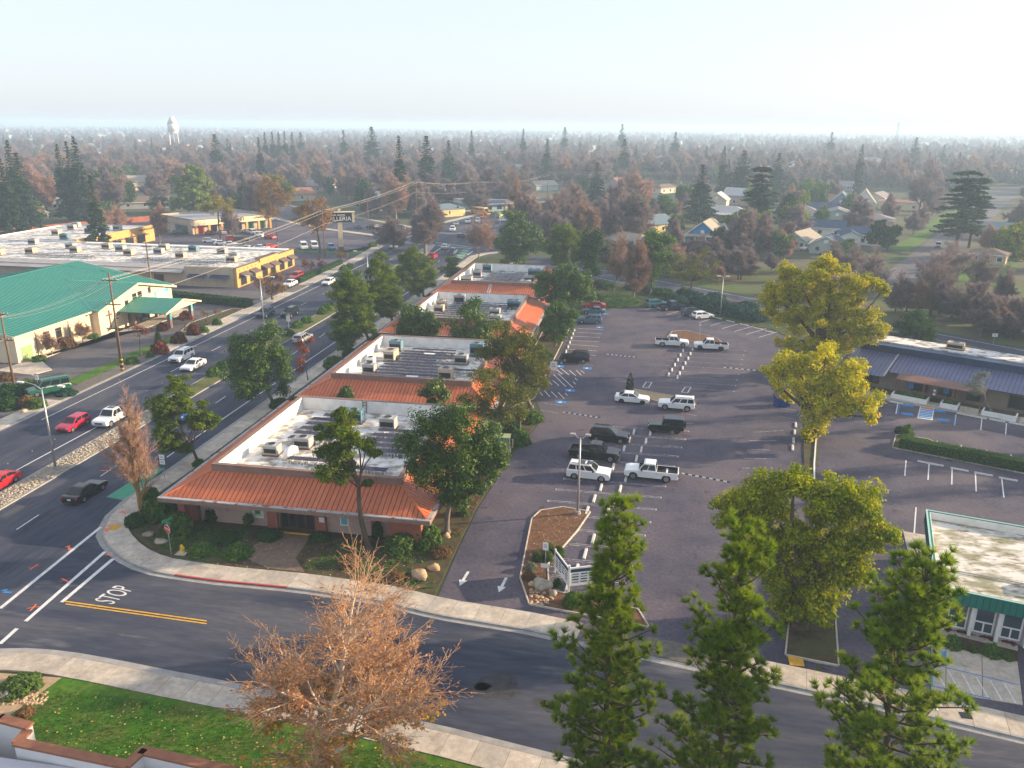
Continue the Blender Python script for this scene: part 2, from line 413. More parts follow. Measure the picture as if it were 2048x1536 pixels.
bed('court_bed',[(-42.4,87.6),(-17,87.6),(-17,89.6),(-42.4,89.6)],bed_m,0.06,0)
bed('lot_side_bed',[(-17.3,98.6),(-13.8,104),(-13.3,124),(-12.7,153),(-17.3,153)],bed_m,0.09)
bed('court_bed_rear',[(-42.4,117.2),(-13.4,117.2),(-13.4,122.6),(-42.4,122.6)],bed_m,0.06,0)
bed('north_bed',[(-44,186),(-44,224),(-42,232),(-30,226),cross(-48,-7.3),cross(0,-7.2),(13.5,171.5),(15.5,158.2),(5.2,167.3),(-2,166.3),(-8.2,165.6),(-12.9,153.4),(-17.3,153.4),(-17.3,186)],ivy_m,0.08,0)
bed('north_bed_east',[(16.2,158),(24.9,151.8),(29.5,139),(36.5,131),cross(60,-6.0),cross(8,-7.0)],ivy_m,0.07,0)
bed('bark_island',[(-9.0,68.6),(-8.4,70.4),(-6.4,71.5),(-3.7,71.0),(-4.6,67),(-6.6,60.5),(-6.0,56.5),(1.2,55.0),(2.0,52.9),(-7.2,54.3),(-8.5,58)],bark_m,0.12)
bed('long_island',[G(1243,786),G(1258,778),G(1385,800),G(1391,812),G(1330,808)],gravel_m,0.12)
bed('bark_island_rear',[G(1335,676),G(1345,664),G(1372,662),G(1432,677),G(1443,686),G(1380,684)],bark_m,0.12)
bed('boundary_bed',[(15.4,61),(15.9,61),(20.6,87),(23.8,101),(29.2,138),(28.5,138),(21.2,98),(20.0,92)],bed_m,0.12,0)
bed('tree_pit',[(11.8,51.2),(15.2,50.6),(16.8,60.0),(13.8,60.5)],bed_m,0.12)
bed('creek_bank',[cross(-45,6.9),cross(260,6.2),(215,40),(230,120),(150,190),(90,222),resid(-12,16),resid(-20,-8),(40,218),(-10,258),(-30,262)],mat('creek_scrub',(0.095,0.068,0.048),(0.075,0.080,0.030),0.25,rough=1,bump=0.5,bscale=4,c3=(0.06,0.11,0.02),scale3=0.06,amt3=0.8,detail=8),0.05,0)
lawn_polys = [[(-37.2,40.1),(-34.7,40.1),(-30.6,39.7),(-18.6,38.7),(-10.4,37.7),(-3.4,36.6),(12,34.3),(60,26.4),(60,8),(-33,8),(-37.4,30),(-38.2,34.5)],
              [resid(18,7.5),resid(60,7.5),resid(60,22),resid(14,22)],[resid(65,-7.5),resid(130,-7.5),resid(130,-13),resid(65,-13)],
              [resid(136,-7.5),resid(330,-7.5),resid(330,-14),resid(136,-14)],[(-79.7,252),(-80.5,232),(-90,226.5),(-118,224.5),(-118,221.8),(-89,222),(-82,222)],
              [(-79.2,58),(-79.2,77),(-83,82),(-90,72),(-90,58)],[(-79.3,98),(-79.3,128),(-81.6,128),(-81.6,98)]]
for p in lawn_polys: bed('lawn',p,lawn_m,0.10,0)
bed('granite_bed',[(-46.2,30),(-46,37.6),(-43.2,39.6),(-38.9,39.9),(-37.2,40.0),(-38.3,34.5),(-37.5,30)],gravel_m,0.09,0)
bed('church_walk',[(-94.9,104.4),(-94.9,123),(-89,129),(-89,146),(-92.3,146),(-92.3,126),(-93.2,121),(-93.2,108),(-87.6,103.5),(-88.6,100.5),(-95.5,101.5)],concrete,0.12,0)
bed('church_verge',[(-79.3,129),(-79.3,148),(-81.8,148),(-83.4,135),(-81.5,129)],bed_m,0.10)

# the planted median with its rock and its grass
med = MB().prism([(-63.0,30),(-60.2,30),(-59.9,150),(-61.8,225),(-64.6,246),(-66.8,247),(-66,225),(-63.2,150)],0.0,0.14).build('median',gutter_m);tag(med,kind='structure')
MB().poly([(-62.75,30),(-60.45,30),(-60.2,90),(-62.8,90)],0.15).build('rock_bedding',mat('mortar_bed',(0.20,0.17,0.14),(0.28,0.24,0.2),2),med)
MB().poly([(-62.85,90.5),(-60.2,90.5),(-60.1,150),(-62.0,222),(-65.6,222),(-62.95,150)],0.15).build('median_grass',mat('dry_grass',(0.13,0.12,0.04),(0.08,0.105,0.03),1.2,rough=1,bump=0.5,bscale=12),med)
# cobbles too small to pick apart: one part
def rock_verts(nr,nc=6):
    vs = []
    for j in range(nr + 1):
        for k in range(nc):
            vs.append((j,k))
    return vs
def stones(name,centers,rad,m,parent=None,flat=0.6):
    n = len(centers);nc = 6
    ang = np.arange(nc) * 2 * pi / nc
    ring = []
    for h,r in ((0.0,0.85),(0.45,1.0),(0.85,0.62)):
        ring.append(np.stack([np.cos(ang) * r,np.sin(ang) * r,np.full(nc,h)],1))
    proto = np.concatenate(ring + [np.array([[0,0,1.0]])])
    fs = []
    for j in range(2):
        for k in range(nc):
            a,b = j * nc + k,j * nc + (k + 1) % nc
            fs += [(a,b,b + nc),(a,b + nc,a + nc)]
    for k in range(nc): fs.append((2 * nc + k,2 * nc + (k + 1) % nc,3 * nc))
    fs = np.array(fs)
    rot = rng.uniform(0,2 * pi,n);sx = rad * rng.uniform(0.7,1.3,n);sy = rad * rng.uniform(0.6,1.1,n);sz = rad * flat * rng.uniform(0.7,1.4,n)
    V = proto[None] * np.stack([sx,sy,sz],1)[:,None] * rng.uniform(0.85,1.15,(n,len(proto),1))
    c,s = np.cos(rot)[:,None],np.sin(rot)[:,None]
    X = V[...,0] * c - V[...,1] * s;Y = V[...,0] * s + V[...,1] * c
    V = np.stack([X,Y,V[...,2]],2) + np.asarray(centers)[:,None]
    F = (fs[None] + (np.arange(n) * len(proto))[:,None,None]).reshape(-1,3)
    o = link(name,np_mesh(name,V.reshape(-1,3),F,(m,),None,True),parent)
    return o
pts = np.array([(-61.6 + a,y,0.13) for y in np.arange(31,90,0.32) for a in np.arange(-1.05,1.1,0.30)])
pts[:,:2] += rng.uniform(-0.1,0.1,(len(pts),2))
tag(stones('cobbles',pts,0.17,stone_m,med),kind='stuff')

# ------------------------------------------------------------------ painted markings (parts of the surface they lie on)
def stripe(parent,p,q,w,m=paint_w,z=0.040,name='painted_line'):
    p,q = Vector(p),Vector(q);d = (q - p).normalized();nn = Vector((-d.y,d.x)) * w / 2
    return MB().poly([tuple(p - nn),tuple(q - nn),tuple(q + nn),tuple(p + nn)],z).build(name,m,parent)
def zoom(x0,y0,w,W=2048):
    s = w / W
    return lambda a,b,z=0.0: G(x0 + a * s,y0 + b * s,z)
z4 = zoom(0,600,700);z7 = zoom(0,1011,700);zl = zoom(1080,560,400);zc = zoom(1080,820,320);z6 = zoom(1348,600,700);z9 = zoom(1348,1011,700);z5 = zoom(650,600,700);z8 = zoom(650,1011,700);zj = zoom(780,340,320)
stripe(road,(-73.9,84),(-74.2,236),0.14)
stripe(road,(-65.6,50),(-65.5,90),0.16)
stripe(road,(-51.7,76),(-51.9,212),0.16)
for y in range(46,230,12):
    if y > 100: stripe(road,(-69.6,y),(-69.6,y + 3),0.12)
    stripe(road,(-55.7,y),(-55.8,y + 3),0.12)
for y in (52,64,70): stripe(road,(-74.6,y),(-74.6,y + 4),0.12)
for y in np.arange(60,160,3.7): MB().box(-67.8,y,.03,-67.7,y + .1,.05).build('lane_marker',paint_w,road)
stripe(road,z7(0,605),z7(590,128),0.32);stripe(side_road,z7(150,680),z7(615,272),0.32);stripe(side_road,z7(0,812),z7(100,722),0.32)
stripe(side_road,z7(362,568),z7(662,314),0.34)
for da in (0,16): stripe(side_road,z7(375 + da * .6,562 + da),z7(1210,678 + da),0.13,paint_y)
MB().poly([z4(622,1155),z4(720,1172),z4(800,1120),z4(965,985),z4(900,985),z4(800,1040)],0.036).build('bike_lane_paint',paint_g,road)
for (a,b),(c,d) in (((45,495),(10,500)),((20,508),(70,512))): stripe(road,z7(a,b),z7(c,d),0.25,paint_b,name='survey_mark')
for a,b in ((195,362),(375,440),(190,600),(400,250),(632,300),(720,48),(620,155),(630,128)):
    mk = MB();x,y = z7(a,b)
    for k in range(3):
        t = rng.uniform(0,pi);mk.poly([(x + cos(t) * .45,y + sin(t) * .45),(x + cos(t) * .45 + .09,y + sin(t) * .45 + .09),(x - cos(t) * .45 + .09,y - sin(t) * .45 + .09),(x - cos(t) * .45,y - sin(t) * .45)],0.041 + .001 * k if a > 500 else 0.037 + 0.001 * k)
    o = mk.build('survey_mark',paint_o,road)
    if a > 600: o.location.z = 0.125
for a,b in ((620,1000),) : stripe(road,z4(a - 30,b),z4(a + 30,b),0.2,paint_o,name='survey_mark')
# crosswalk lines at the junction and the green bars
for a,b,c,d in ((120,908,500,950),(590,930,1060,992),(600,965,1040,1008),(140,925,480,962),(560,800,800,815),(190,870,420,795),(170,838,330,782)): stripe(road,zj(a,b),zj(c,d),0.4)
for a,b,c,d in ((930,1025,1010,1032),(895,1052,990,1060),(860,1085,970,1092),(850,1110,940,1118)): stripe(road,zj(a,b),zj(c,d),2.2,paint_g);stripe(road,zj(a,b + 12),zj(c,d + 12),0.5,paint_w,0.046)
stripe(road,zj(560,1060),zj(650,1000),.3);stripe(road,zj(990,1090),zj(1060,1040),.3)
for k in range(4):
    a0 = Vector((-66.5 + 4.2 * k,266));d0 = Vector((0.2,0.98))
    for j in range(5): stripe(road,a0 + d0 * (6 + 14 * j),a0 + d0 * (11 + 14 * j),0.2)
for k in range(3): stripe(cross_road,cross(10 + 40 * k,0),cross(40 + 40 * k,0),0.14,paint_y,0.03)
for off in (4.6,-4.4): stripe(cross_road,cross(-40,off),cross(200,off),0.14,paint_w,0.03)

def text_obj(name,body,m,parent,loc,size,rot,align='CENTER',sx=1.0,sy=1.0,ext=0.0):
    cu = bpy.data.curves.new(name,'FONT');cu.body = body;cu.size = size;cu.align_x = align;cu.align_y = 'CENTER';cu.extrude = ext
    cu.resolution_u = 3
    o = bpy.data.objects.new(name,cu)
    dg = bpy.context.evaluated_depsgraph_get();C.objects.link(o);dg.update()
    me = bpy.data.meshes.new_from_object(o.evaluated_get(dg));bpy.data.objects.remove(o)
    me.materials.clear();me.materials.append(m)
    q = bpy.data.objects.new(name,me);C.objects.link(q);q.parent = parent;q.location = loc
    q.rotation_euler = rot;q.scale = (sx,sy,1);return q
sx_,sy_ = z7(675,525)
text_obj('stop_lettering','STOP',paint_w,side_road,(sx_,sy_,0.042),1.6,(0,0,radians(82)),sx=.62,sy=1.7)

# parking stalls of the big lot
for k in range(-3,12):
    y = 64.3 + 2.79 * k;xr = 1.2 + 0.515 * k;xl = xr - 10.75
    if k < 2: xl = -5.0 + 0.5 * k
    if y < 56: xl += 1
    for dy in (0,0.28):
        stripe(lot,(xl,y + dy),(xr,y + dy + .02),0.07,paint_faint)
    stripe(lot,(xr,y - .02),(xr,y + .30),0.08,paint_w,0.041)
    if k >= 2: stripe(lot,(xl,y - .02),(xl,y + .30),0.08,paint_w,0.041)
for k in range(9):
    y = 112.6 + 2.85 * k;xr = 14.0 + 0.50 * k
    stripe(lot,(xr - 11.5,y),(xr,y + .05),0.07,paint_faint);stripe(lot,(xr,y - .1),(xr,y + .1),0.2,paint_w,0.041)
for a,b,c,d in ((390,497,640,510),(375,537,630,550),(335,577,620,592),(305,620,605,635),(280,660,597,682),(260,708,583,728),(240,760,572,775),(215,840,545,874),(0,1255,235,1292),(0,1335,180,1365)):
    stripe(lot,zl(a,b),zl(c,d),0.11,paint_w if b < 830 else paint_faint)
for a,b,c,d in ((140,895,228,966),(210,905,300,976),(300,925,368,985),(370,925,425,980),(418,930,455,957),(140,970,265,1095),(190,965,338,1105),(130,1030,195,1085),(80,1035,125,1075),(355,1005,382,1030),(338,1045,365,1070),(40,1130,102,1198),(115,1145,178,1207),(185,1152,248,1217),(258,1160,280,1185),(0,1150,28,1188)):
    stripe(lot,zl(a,b),zl(c,d),0.11)
for a,b in ((610,487),(485,905),(307,1133),(215,1252),(665,348),(200,885)):
    x,y = zl(a,b);o = MB().poly([(x - .7,y - .55),(x + .7,y - .55),(x + .7,y + .55),(x - .7,y + .55)],0.043).build('accessible_symbol',paint_b,lot)
    MB().cyl((x - .1,y - .1),.24,.0445,.0455,10).box(x - .05,y - .1,.0445,x + .05,y + .4,.0456).build('symbol_figure',paint_w,o)
for a,b,c,d in ((1085,302,1140,290),(1190,328,1240,318),(1300,355,1420,322),(1400,385,1510,345),(1510,412,1590,392),(1625,440,1740,405),(1745,470,1900,425),(1865,500,2040,448),(1990,530,2200,470),(2110,560,2330,495),(2240,590,2450,525)):
    stripe(lot,zl(a,b),zl(c,d),0.11)
for ux,vy in ((1100,1076),(1500,1126)):
    q = [zl(ux - 50,vy + 25),zl(ux - 12,vy - 30),zl(ux + 46,vy - 26),zl(ux + 12,vy + 30)]
    for i in range(4): stripe(lot,q[i],q[(i + 1) % 4],0.14)
for a,b,c,d in ((130,640,-20,640),(135,680,40,660),(115,725,30,720),(90,768,0,760),(72,815,-10,805),(48,862,-30,852),(26,915,-60,905),(710,645,560,625),(715,700,600,680),(640,765,470,775),(600,825,440,825),(560,880,430,875),(540,930,410,928),(500,985,400,985)):
    stripe(lot,z6(a,b),z6(c,d),0.09,paint_faint)
for u,v in ((815,428),(1040,465)):
    x,y = z8(u,v);d = Vector((-0.1,-1)).normalized();p = Vector((x,y));nn = Vector((d.y,-d.x))
    MB().poly([tuple(p - d * 1.1 - nn * .12),tuple(p + d * .3 - nn * .12),tuple(p + d * .3 - nn * .36),tuple(p + d * 1.2),tuple(p + d * .3 + nn * .36),tuple(p + d * .3 + nn * .12),tuple(p - d * 1.1 + nn * .12)],0.041).build('painted_arrow',paint_w,lot)
# clinic and barber lot stalls
for a,b,c,d in ((1310,605,1298,668),(1650,672,1640,735),(1802,690,1795,762),(1945,722,1940,788),(1540,825,1534,875),(1682,850,1678,902),(1828,880,1822,932),(1972,905,1970,962),(1358,940,1350,1030),(1492,960,1486,1055),(1627,988,1625,1082),(1763,1012,1768,1123),(1917,1045,1930,1157),(1416,1215,1405,1368)):
    stripe(lot2,z6(a,b),z6(c,d),0.12,paint_w,0.042)
for a,b,c,d in ((1318,605,1304,668),(1642,672,1634,735)): stripe(lot2,z6(a + 4,b),z6(c + 4,d),0.12,paint_b,0.044)
q0,q1,q2,q3 = z6(1440,622),z6(1525,632),z6(1512,705),z6(1422,692)
MB().poly([q0,q1,q2,q3],0.041).build('access_aisle_border',paint_w,lot2)
lp = lambda a,b,t: (a[0] + (b[0] - a[0]) * t,a[1] + (b[1] - a[1]) * t)
def aisle(u0,u1,v0,v1):
    L0,L1 = lp(q0,q3,v0),lp(q1,q2,v0);M0,M1 = lp(q0,q3,v1),lp(q1,q2,v1)
    return [lp(L0,L1,u0),lp(L0,L1,u1),lp(M0,M1,u1),lp(M0,M1,u0)]
MB().poly(aisle(.07,.93,.03,.2),.045).build('access_ramp',mat('ramp_orange',(0.55,0.2,0.07),(0.4,0.15,0.06),3),lot2)
for k in range(6): MB().poly(aisle(.07,.93,.24 + .125 * k,.32 + .125 * k),.045).build('access_hatch',paint_b,lot2)
for a,b in ((1362,668),(1575,702),(1365,617),(1550,650)):
    x,y = z6(a,b);MB().poly([(x - .7,y - .4),(x + .7,y - .6),(x + .8,y + .4),(x - .6,y + .6)],.043).build('accessible_symbol',paint_b,lot2)
# accessible pad in front of the clinic
pad = bed('accessible_pad',[z9(1505,812),z9(2008,918),z9(2040,1172),z9(1505,1085)],concrete,0.09,0)
for a,b,c,d in ((1508,935,2015,1055),(1508,1062,1850,1138),(1508,935,1508,1065)): stripe(pad,z9(a,b),z9(c,d),0.10,paint_b,0.096)
for k in range(6): stripe(pad,z9(1520 + 82 * k,955 + 18 * k),z9(1590 + 82 * k,1075 + 18 * k),0.08,paint_w,0.095)
MB().poly([z9(1506,845),z9(1594,862),z9(1590,912),z9(1506,895)],.096).build('accessible_symbol',paint_b,pad)
stripe(pad,z9(1700,855),z9(1985,918),0.05,joint,.094);stripe(pad,z9(1800,880),z9(1805,1125),0.05,joint,.0935);stripe(pad,z9(1590,840),z9(1590,1100),0.05,joint,.0935)
for f,a,b in ((z9,1530,1125),(z9,713,920),(z7,672,135)):
    x,y = f(a,b);o = MB().box(x - .5,y - .5,0.1,x + .5,y + .5,0.152).build('tactile_plate',tactile);tag(o,kind='structure')
# worn patches on the side street
for a,b,r in ((1000,1060,1.9),(1250,1150,.5),(1300,1160,.45),(1320,1200,.4),(920,1060,.6)):
    x,y = z8(a,b);MB().poly([(x + r * rng.uniform(.7,1.2) * cos(t),y + .7 * r * rng.uniform(.7,1.2) * sin(t)) for t in np.arange(0,6.2,.5)],0.030).build('tar_patch',patch_dark,side_road)
# concrete walks at the clinic
bed('clinic_walk',[(25.6,72.3),(27.4,71.9),(24.0,56.0),(24.6,55.4),(24.2,54.4),(22.7,56.0)],concrete,0.13,0)
for k in range(1,7):
    p = lp((25.6,72.3),(22.7,56.0),k / 7);q = lp((27.4,71.9),(24.0,56.0),k / 7)
    o = MB().poly([(p[0],p[1]),(q[0],q[1]),(q[0],q[1] + .05),(p[0],p[1] + .05)],.134).build('walk_joint',joint);tag(o,kind='structure')
bed('clinic_shrub_bed',[z9(1480,740),z9(1490,800),z9(2010,915),z9(2008,850),z9(1560,750)],bed_m,0.12,0)
# ------------------------------------------------------------------ building materials
terra_roof = mat('terracotta_metal',(0.52,0.145,0.060),(0.44,0.115,0.048),0.5,rough=0.5,metal=0.0,spec=0.3,objvar=0.09,stretch=(1,.3,1),grain=.10,spots=((.30,.10,.06),.6,.62,.45))
terra_dark = mat('terracotta_seam',(0.10,0.028,0.015),rough=0.7)
pink_wall = mat('pink_stucco',(0.42,0.29,0.25),(0.48,0.34,0.29),1.0,rough=0.9,bump=0.1)
terra_wall = mat('terracotta_stucco',(0.34,0.115,0.075),(0.29,0.10,0.065),1.0,rough=0.85)
brown_trim = mat('brown_trim',(0.20,0.125,0.10),(0.25,0.16,0.13),1.5,rough=0.7)
peel_fascia = mat('peeling_fascia',(0.34,0.35,0.37),(0.19,0.10,0.07),1.3,rough=0.7,lo=0.55,hi=0.62,detail=6)
roof_white = mat('white_membrane',(0.60,0.59,0.57),(0.70,0.69,0.67),0.9,rough=0.8,bump=0.1,c3=(0.20,0.165,0.125),scale3=0.8,amt3=0.85,detail=8)
par_white = mat('white_parapet',(0.76,0.75,0.73),(0.69,0.68,0.66),0.7,rough=0.8,c3=(0.45,0.43,0.40),scale3=0.9,amt3=0.35)
panel_blue = mat('solar_glass',(0.030,0.030,0.058),(0.050,0.046,0.080),3,rough=0.6,spec=0.1)
panel_frame = mat('white_racking',(0.62,0.63,0.65),rough=0.5)
hv_grey = mat('ac_grey',(0.35,0.36,0.36),(0.28,0.28,0.28),2,rough=0.6)
hv_tan = mat('ac_tan',(0.46,0.38,0.29),(0.38,0.31,0.24),2,rough=0.6)
hv_blue = mat('ac_blue',(0.10,0.20,0.26),(0.14,0.23,0.28),2,rough=0.6)
glass_dark = mat('dark_glass',(0.018,0.022,0.027),rough=0.08,spec=0.6)
glass_blue = mat('sky_glass',(0.05,0.075,0.10),rough=0.1,spec=0.6)
door_brown = mat('dark_door',(0.055,0.028,0.018),(0.075,0.04,0.025),2,rough=0.4)
cream = mat('cream_stucco',(0.60,0.49,0.33),(0.66,0.55,0.39),0.6,rough=0.9,bump=0.1)
teal_roof = mat('teal_metal',(0.010,0.135,0.105),(0.014,0.165,0.13),0.3,rough=0.40,spec=0.4)
teal_seam = mat('teal_seam',(0.055,0.27,0.22),rough=0.5)
ochre = mat('ochre_stucco',(0.50,0.27,0.085),(0.56,0.31,0.11),0.6,rough=0.9)
tan_wall = mat('tan_stucco',(0.40,0.32,0.24),(0.46,0.38,0.29),0.6,rough=0.9)
grey_metal = mat('grey_roof_metal',(0.33,0.31,0.31),(0.40,0.38,0.38),0.5,rough=0.5)
awning_m = mat('brown_awning',(0.10,0.075,0.07),(0.13,0.10,0.095),1.5,rough=0.8)
sign_white = mat('sign_white',(0.75,0.75,0.74),rough=0.5)
sign_green = mat('sign_green',(0.02,0.20,0.10),rough=0.5)
sign_red = mat('sign_red',(0.55,0.02,0.025),rough=0.45)
sign_black = mat('sign_black',(0.02,0.02,0.022),rough=0.5)
sign_cyan = mat('sign_cyan',(0.10,0.42,0.46),rough=0.5)
lime = mat('pale_green_poster',(0.35,0.55,0.30),(0.5,0.62,0.42),3,rough=0.5)
purple_roof = mat('slate_blue_metal',(0.075,0.085,0.175),(0.10,0.105,0.205),0.4,rough=0.4,spec=0.4)
purple_seam = mat('slate_seam',(0.04,0.04,0.075),rough=0.5)
navy_band = mat('navy_band',(0.022,0.042,0.10),(0.03,0.055,0.12),0.8,rough=0.5)
green_fascia = mat('green_fascia',(0.010,0.145,0.115),(0.015,0.17,0.135),0.8,rough=0.45)
mossy_roof = mat('mossy_white_roof',(0.60,0.58,0.54),(0.20,0.145,0.09),1.1,rough=0.9,lo=0.50,hi=0.66,detail=10,stretch=(1,2.2,1),c3=(0.13,0.125,0.035),scale3=0.35,amt3=0.75)
lav_wall = mat('lavender_stucco',(0.36,0.29,0.36),(0.40,0.33,0.40),1,rough=0.9)
wood_dark = mat('brown_wood',(0.12,0.065,0.045),(0.16,0.09,0.06),2,rough=0.8)
ORD = ['first','second','third','fourth','fifth','sixth','seventh','eighth','ninth','tenth','eleventh','twelfth','thirteenth','fourteenth']

def slope_panels(parent,A,B,T,off,w,m,joined=False,gap=0.075,th=0.03,name='roof_panel'):
    """standing-seam panels on a roof slope. A->B: eave; T: vector from eave up to the ridge side; off: how far hips cut in"""
    A,B,T = Vector(A),Vector(B),Vector(T);L_ = (B - A).length;d = (B - A) / L_
    n = max(1,round(L_ / w));w = L_ / n;J = MB()
    for i in range(n):
        a,b = i * w + gap / 2,(i + 1) * w - gap / 2
        lim = lambda s: max(0.0,min(1.0,s / off if off > 0 else 1,(L_ - s) / off if off > 0 else 1))
        poly = [(a,0),(b,0),(b,lim(b))]
        if a < L_ - off < b: poly.append((L_ - off,1))
        if a < off < b: poly.append((off,1))
        poly.append((a,lim(a)))
        poly = [p for k,p in enumerate(poly) if k == 0 or (abs(p[0] - poly[k - 1][0]) + abs(p[1] - poly[k - 1][1])) > 1e-4]
        if len(poly) < 3: continue
        q = [A + d * s + T * t for s,t in poly]
        if joined: J.slab(q,th)
        else: MB().slab(q,th).build(name,m,parent)
    if joined: tag(J.build('roof_panels',m,parent),kind='stuff')

def letter_marks(name,parent,o,d,n,h,w,m):
    """lettering too small to read: upright strokes with cross bars"""
    o,d = Vector(o),Vector(d);U = Vector((0,0,1));nn = d.cross(U) * .03;q = MB();R = random.Random(n * 7 + int(h * 100))
    for i in range(n):
        a = o + d * (i * w * 1.18);t = w * .22
        for s0,s1,z0,z1 in ((0,t,0,h),(w - t,w,0,h if R.random() < .6 else h * .5),(t,w - t,h * R.choice((.4,.8,0)),None)):
            z1 = z0 + h * .2 if z1 is None else z1
            p = [a + d * s0 + U * z0,a + d * s1 + U * z0,a + d * s1 + U * z1,a + d * s0 + U * z1]
            q.slab([tuple(v + nn * .3) for v in p],.03)
    return q.build(name,m,parent)
def hvac(loc,size,m,label,rz=0.0,two=False):
    r = thing('air_conditioner',label,'air conditioner',loc,rz,'rooftop air conditioners')
    a,b,h = size
    MB().box(-a / 2 - .1,-b / 2 - .1,0,a / 2 + .1,b / 2 + .1,.14).build('base',wood_dark,r)
    k = MB().box(-a / 2,-b / 2,.14,a / 2,b / 2,h)
    for s in (0.35,0.6,0.8): k.box(-a / 2 - .012,-b / 2 - .012,h * s,a / 2 + .012,b / 2 + .012,h * s + .03)
    k.build('cabinet',m,r)
    MB().box(-a / 2 + .12,-b / 2 - .02,h * .30,a / 2 - .12,-b / 2 - .013,h * .72).build('coil_grille',dark_metal,r)
    for x in ((-a / 4,a / 4) if two else (0,)):
        f = MB().cyl((x,0),min(a,b) * .36,h + .001,h + .07,16).build('fan_ring',hv_grey,r)
        MB().cyl((x,0),min(a,b) * .31,h + .071,h + .078,16).build('fan_grille',dark_metal,f)
    return r
def vent(loc,label,r=0.25,h=0.7,m=None):
    v = thing('roof_vent',label,'vent',loc,0,'roof vents')
    MB().cyl((0,0),r * .7,0,h * .6,10).build('stack',m or hv_grey,v)
    MB().cyl((0,0),r * 1.2,h * .6,h * .75,10).cyl((0,0),r,h * .75,h,10,r * .4).build('cap',m or hv_grey,v)
    return v
_pm = MB().slab([(-.8,-.5,.52),(.8,-.5,.52),(.8,.5,.43),(-.8,.5,.43)],.04).mesh('solar_panel',(panel_blue,))
_fm = MB()
_fm.box(-.2,-.56,0,.2,-.5,.07).box(-.2,-.56,.07,-.14,-.5,.5).box(.14,-.56,.07,.2,-.5,.5).box(-.03,-.5,.03,.03,.45,.09).box(-.04,.40,.09,.04,.46,.42)
_fm = _fm.mesh('panel_bracket',(panel_frame,))
def solar_row(x0,x1,y,z,label,group,single=True):
    r = thing('solar_panel_row',label,'solar panels',(0.5 * (x0 + x1),y,z),0,group)
    n = max(1,round((x1 - x0) / 1.66));ox = -(n - 1) * .83
    if single:
        for i in range(n):
            link('solar_panel',_pm,r,loc=(ox + 1.66 * i,0,0));[link('bracket',_fm,r,loc=(ox + 1.66 * i + q,0,0)) for q in (-.5,.5)]
    else:
        a = MB();b = MB()
        for i in range(n):
            c = ox + 1.66 * i;a.slab([(c - .8,-.5,.52),(c + .8,-.5,.52),(c + .8,.5,.43),(c - .8,.5,.43)],.04)
            b.box(c - .6,-.56,0,c - .4,-.5,.5).box(c + .4,-.56,0,c + .6,-.5,.5)
        a.build('solar_panel_strip',panel_blue,r);tag(b.build('bracket_strip',panel_frame,r),kind='stuff')
    return r

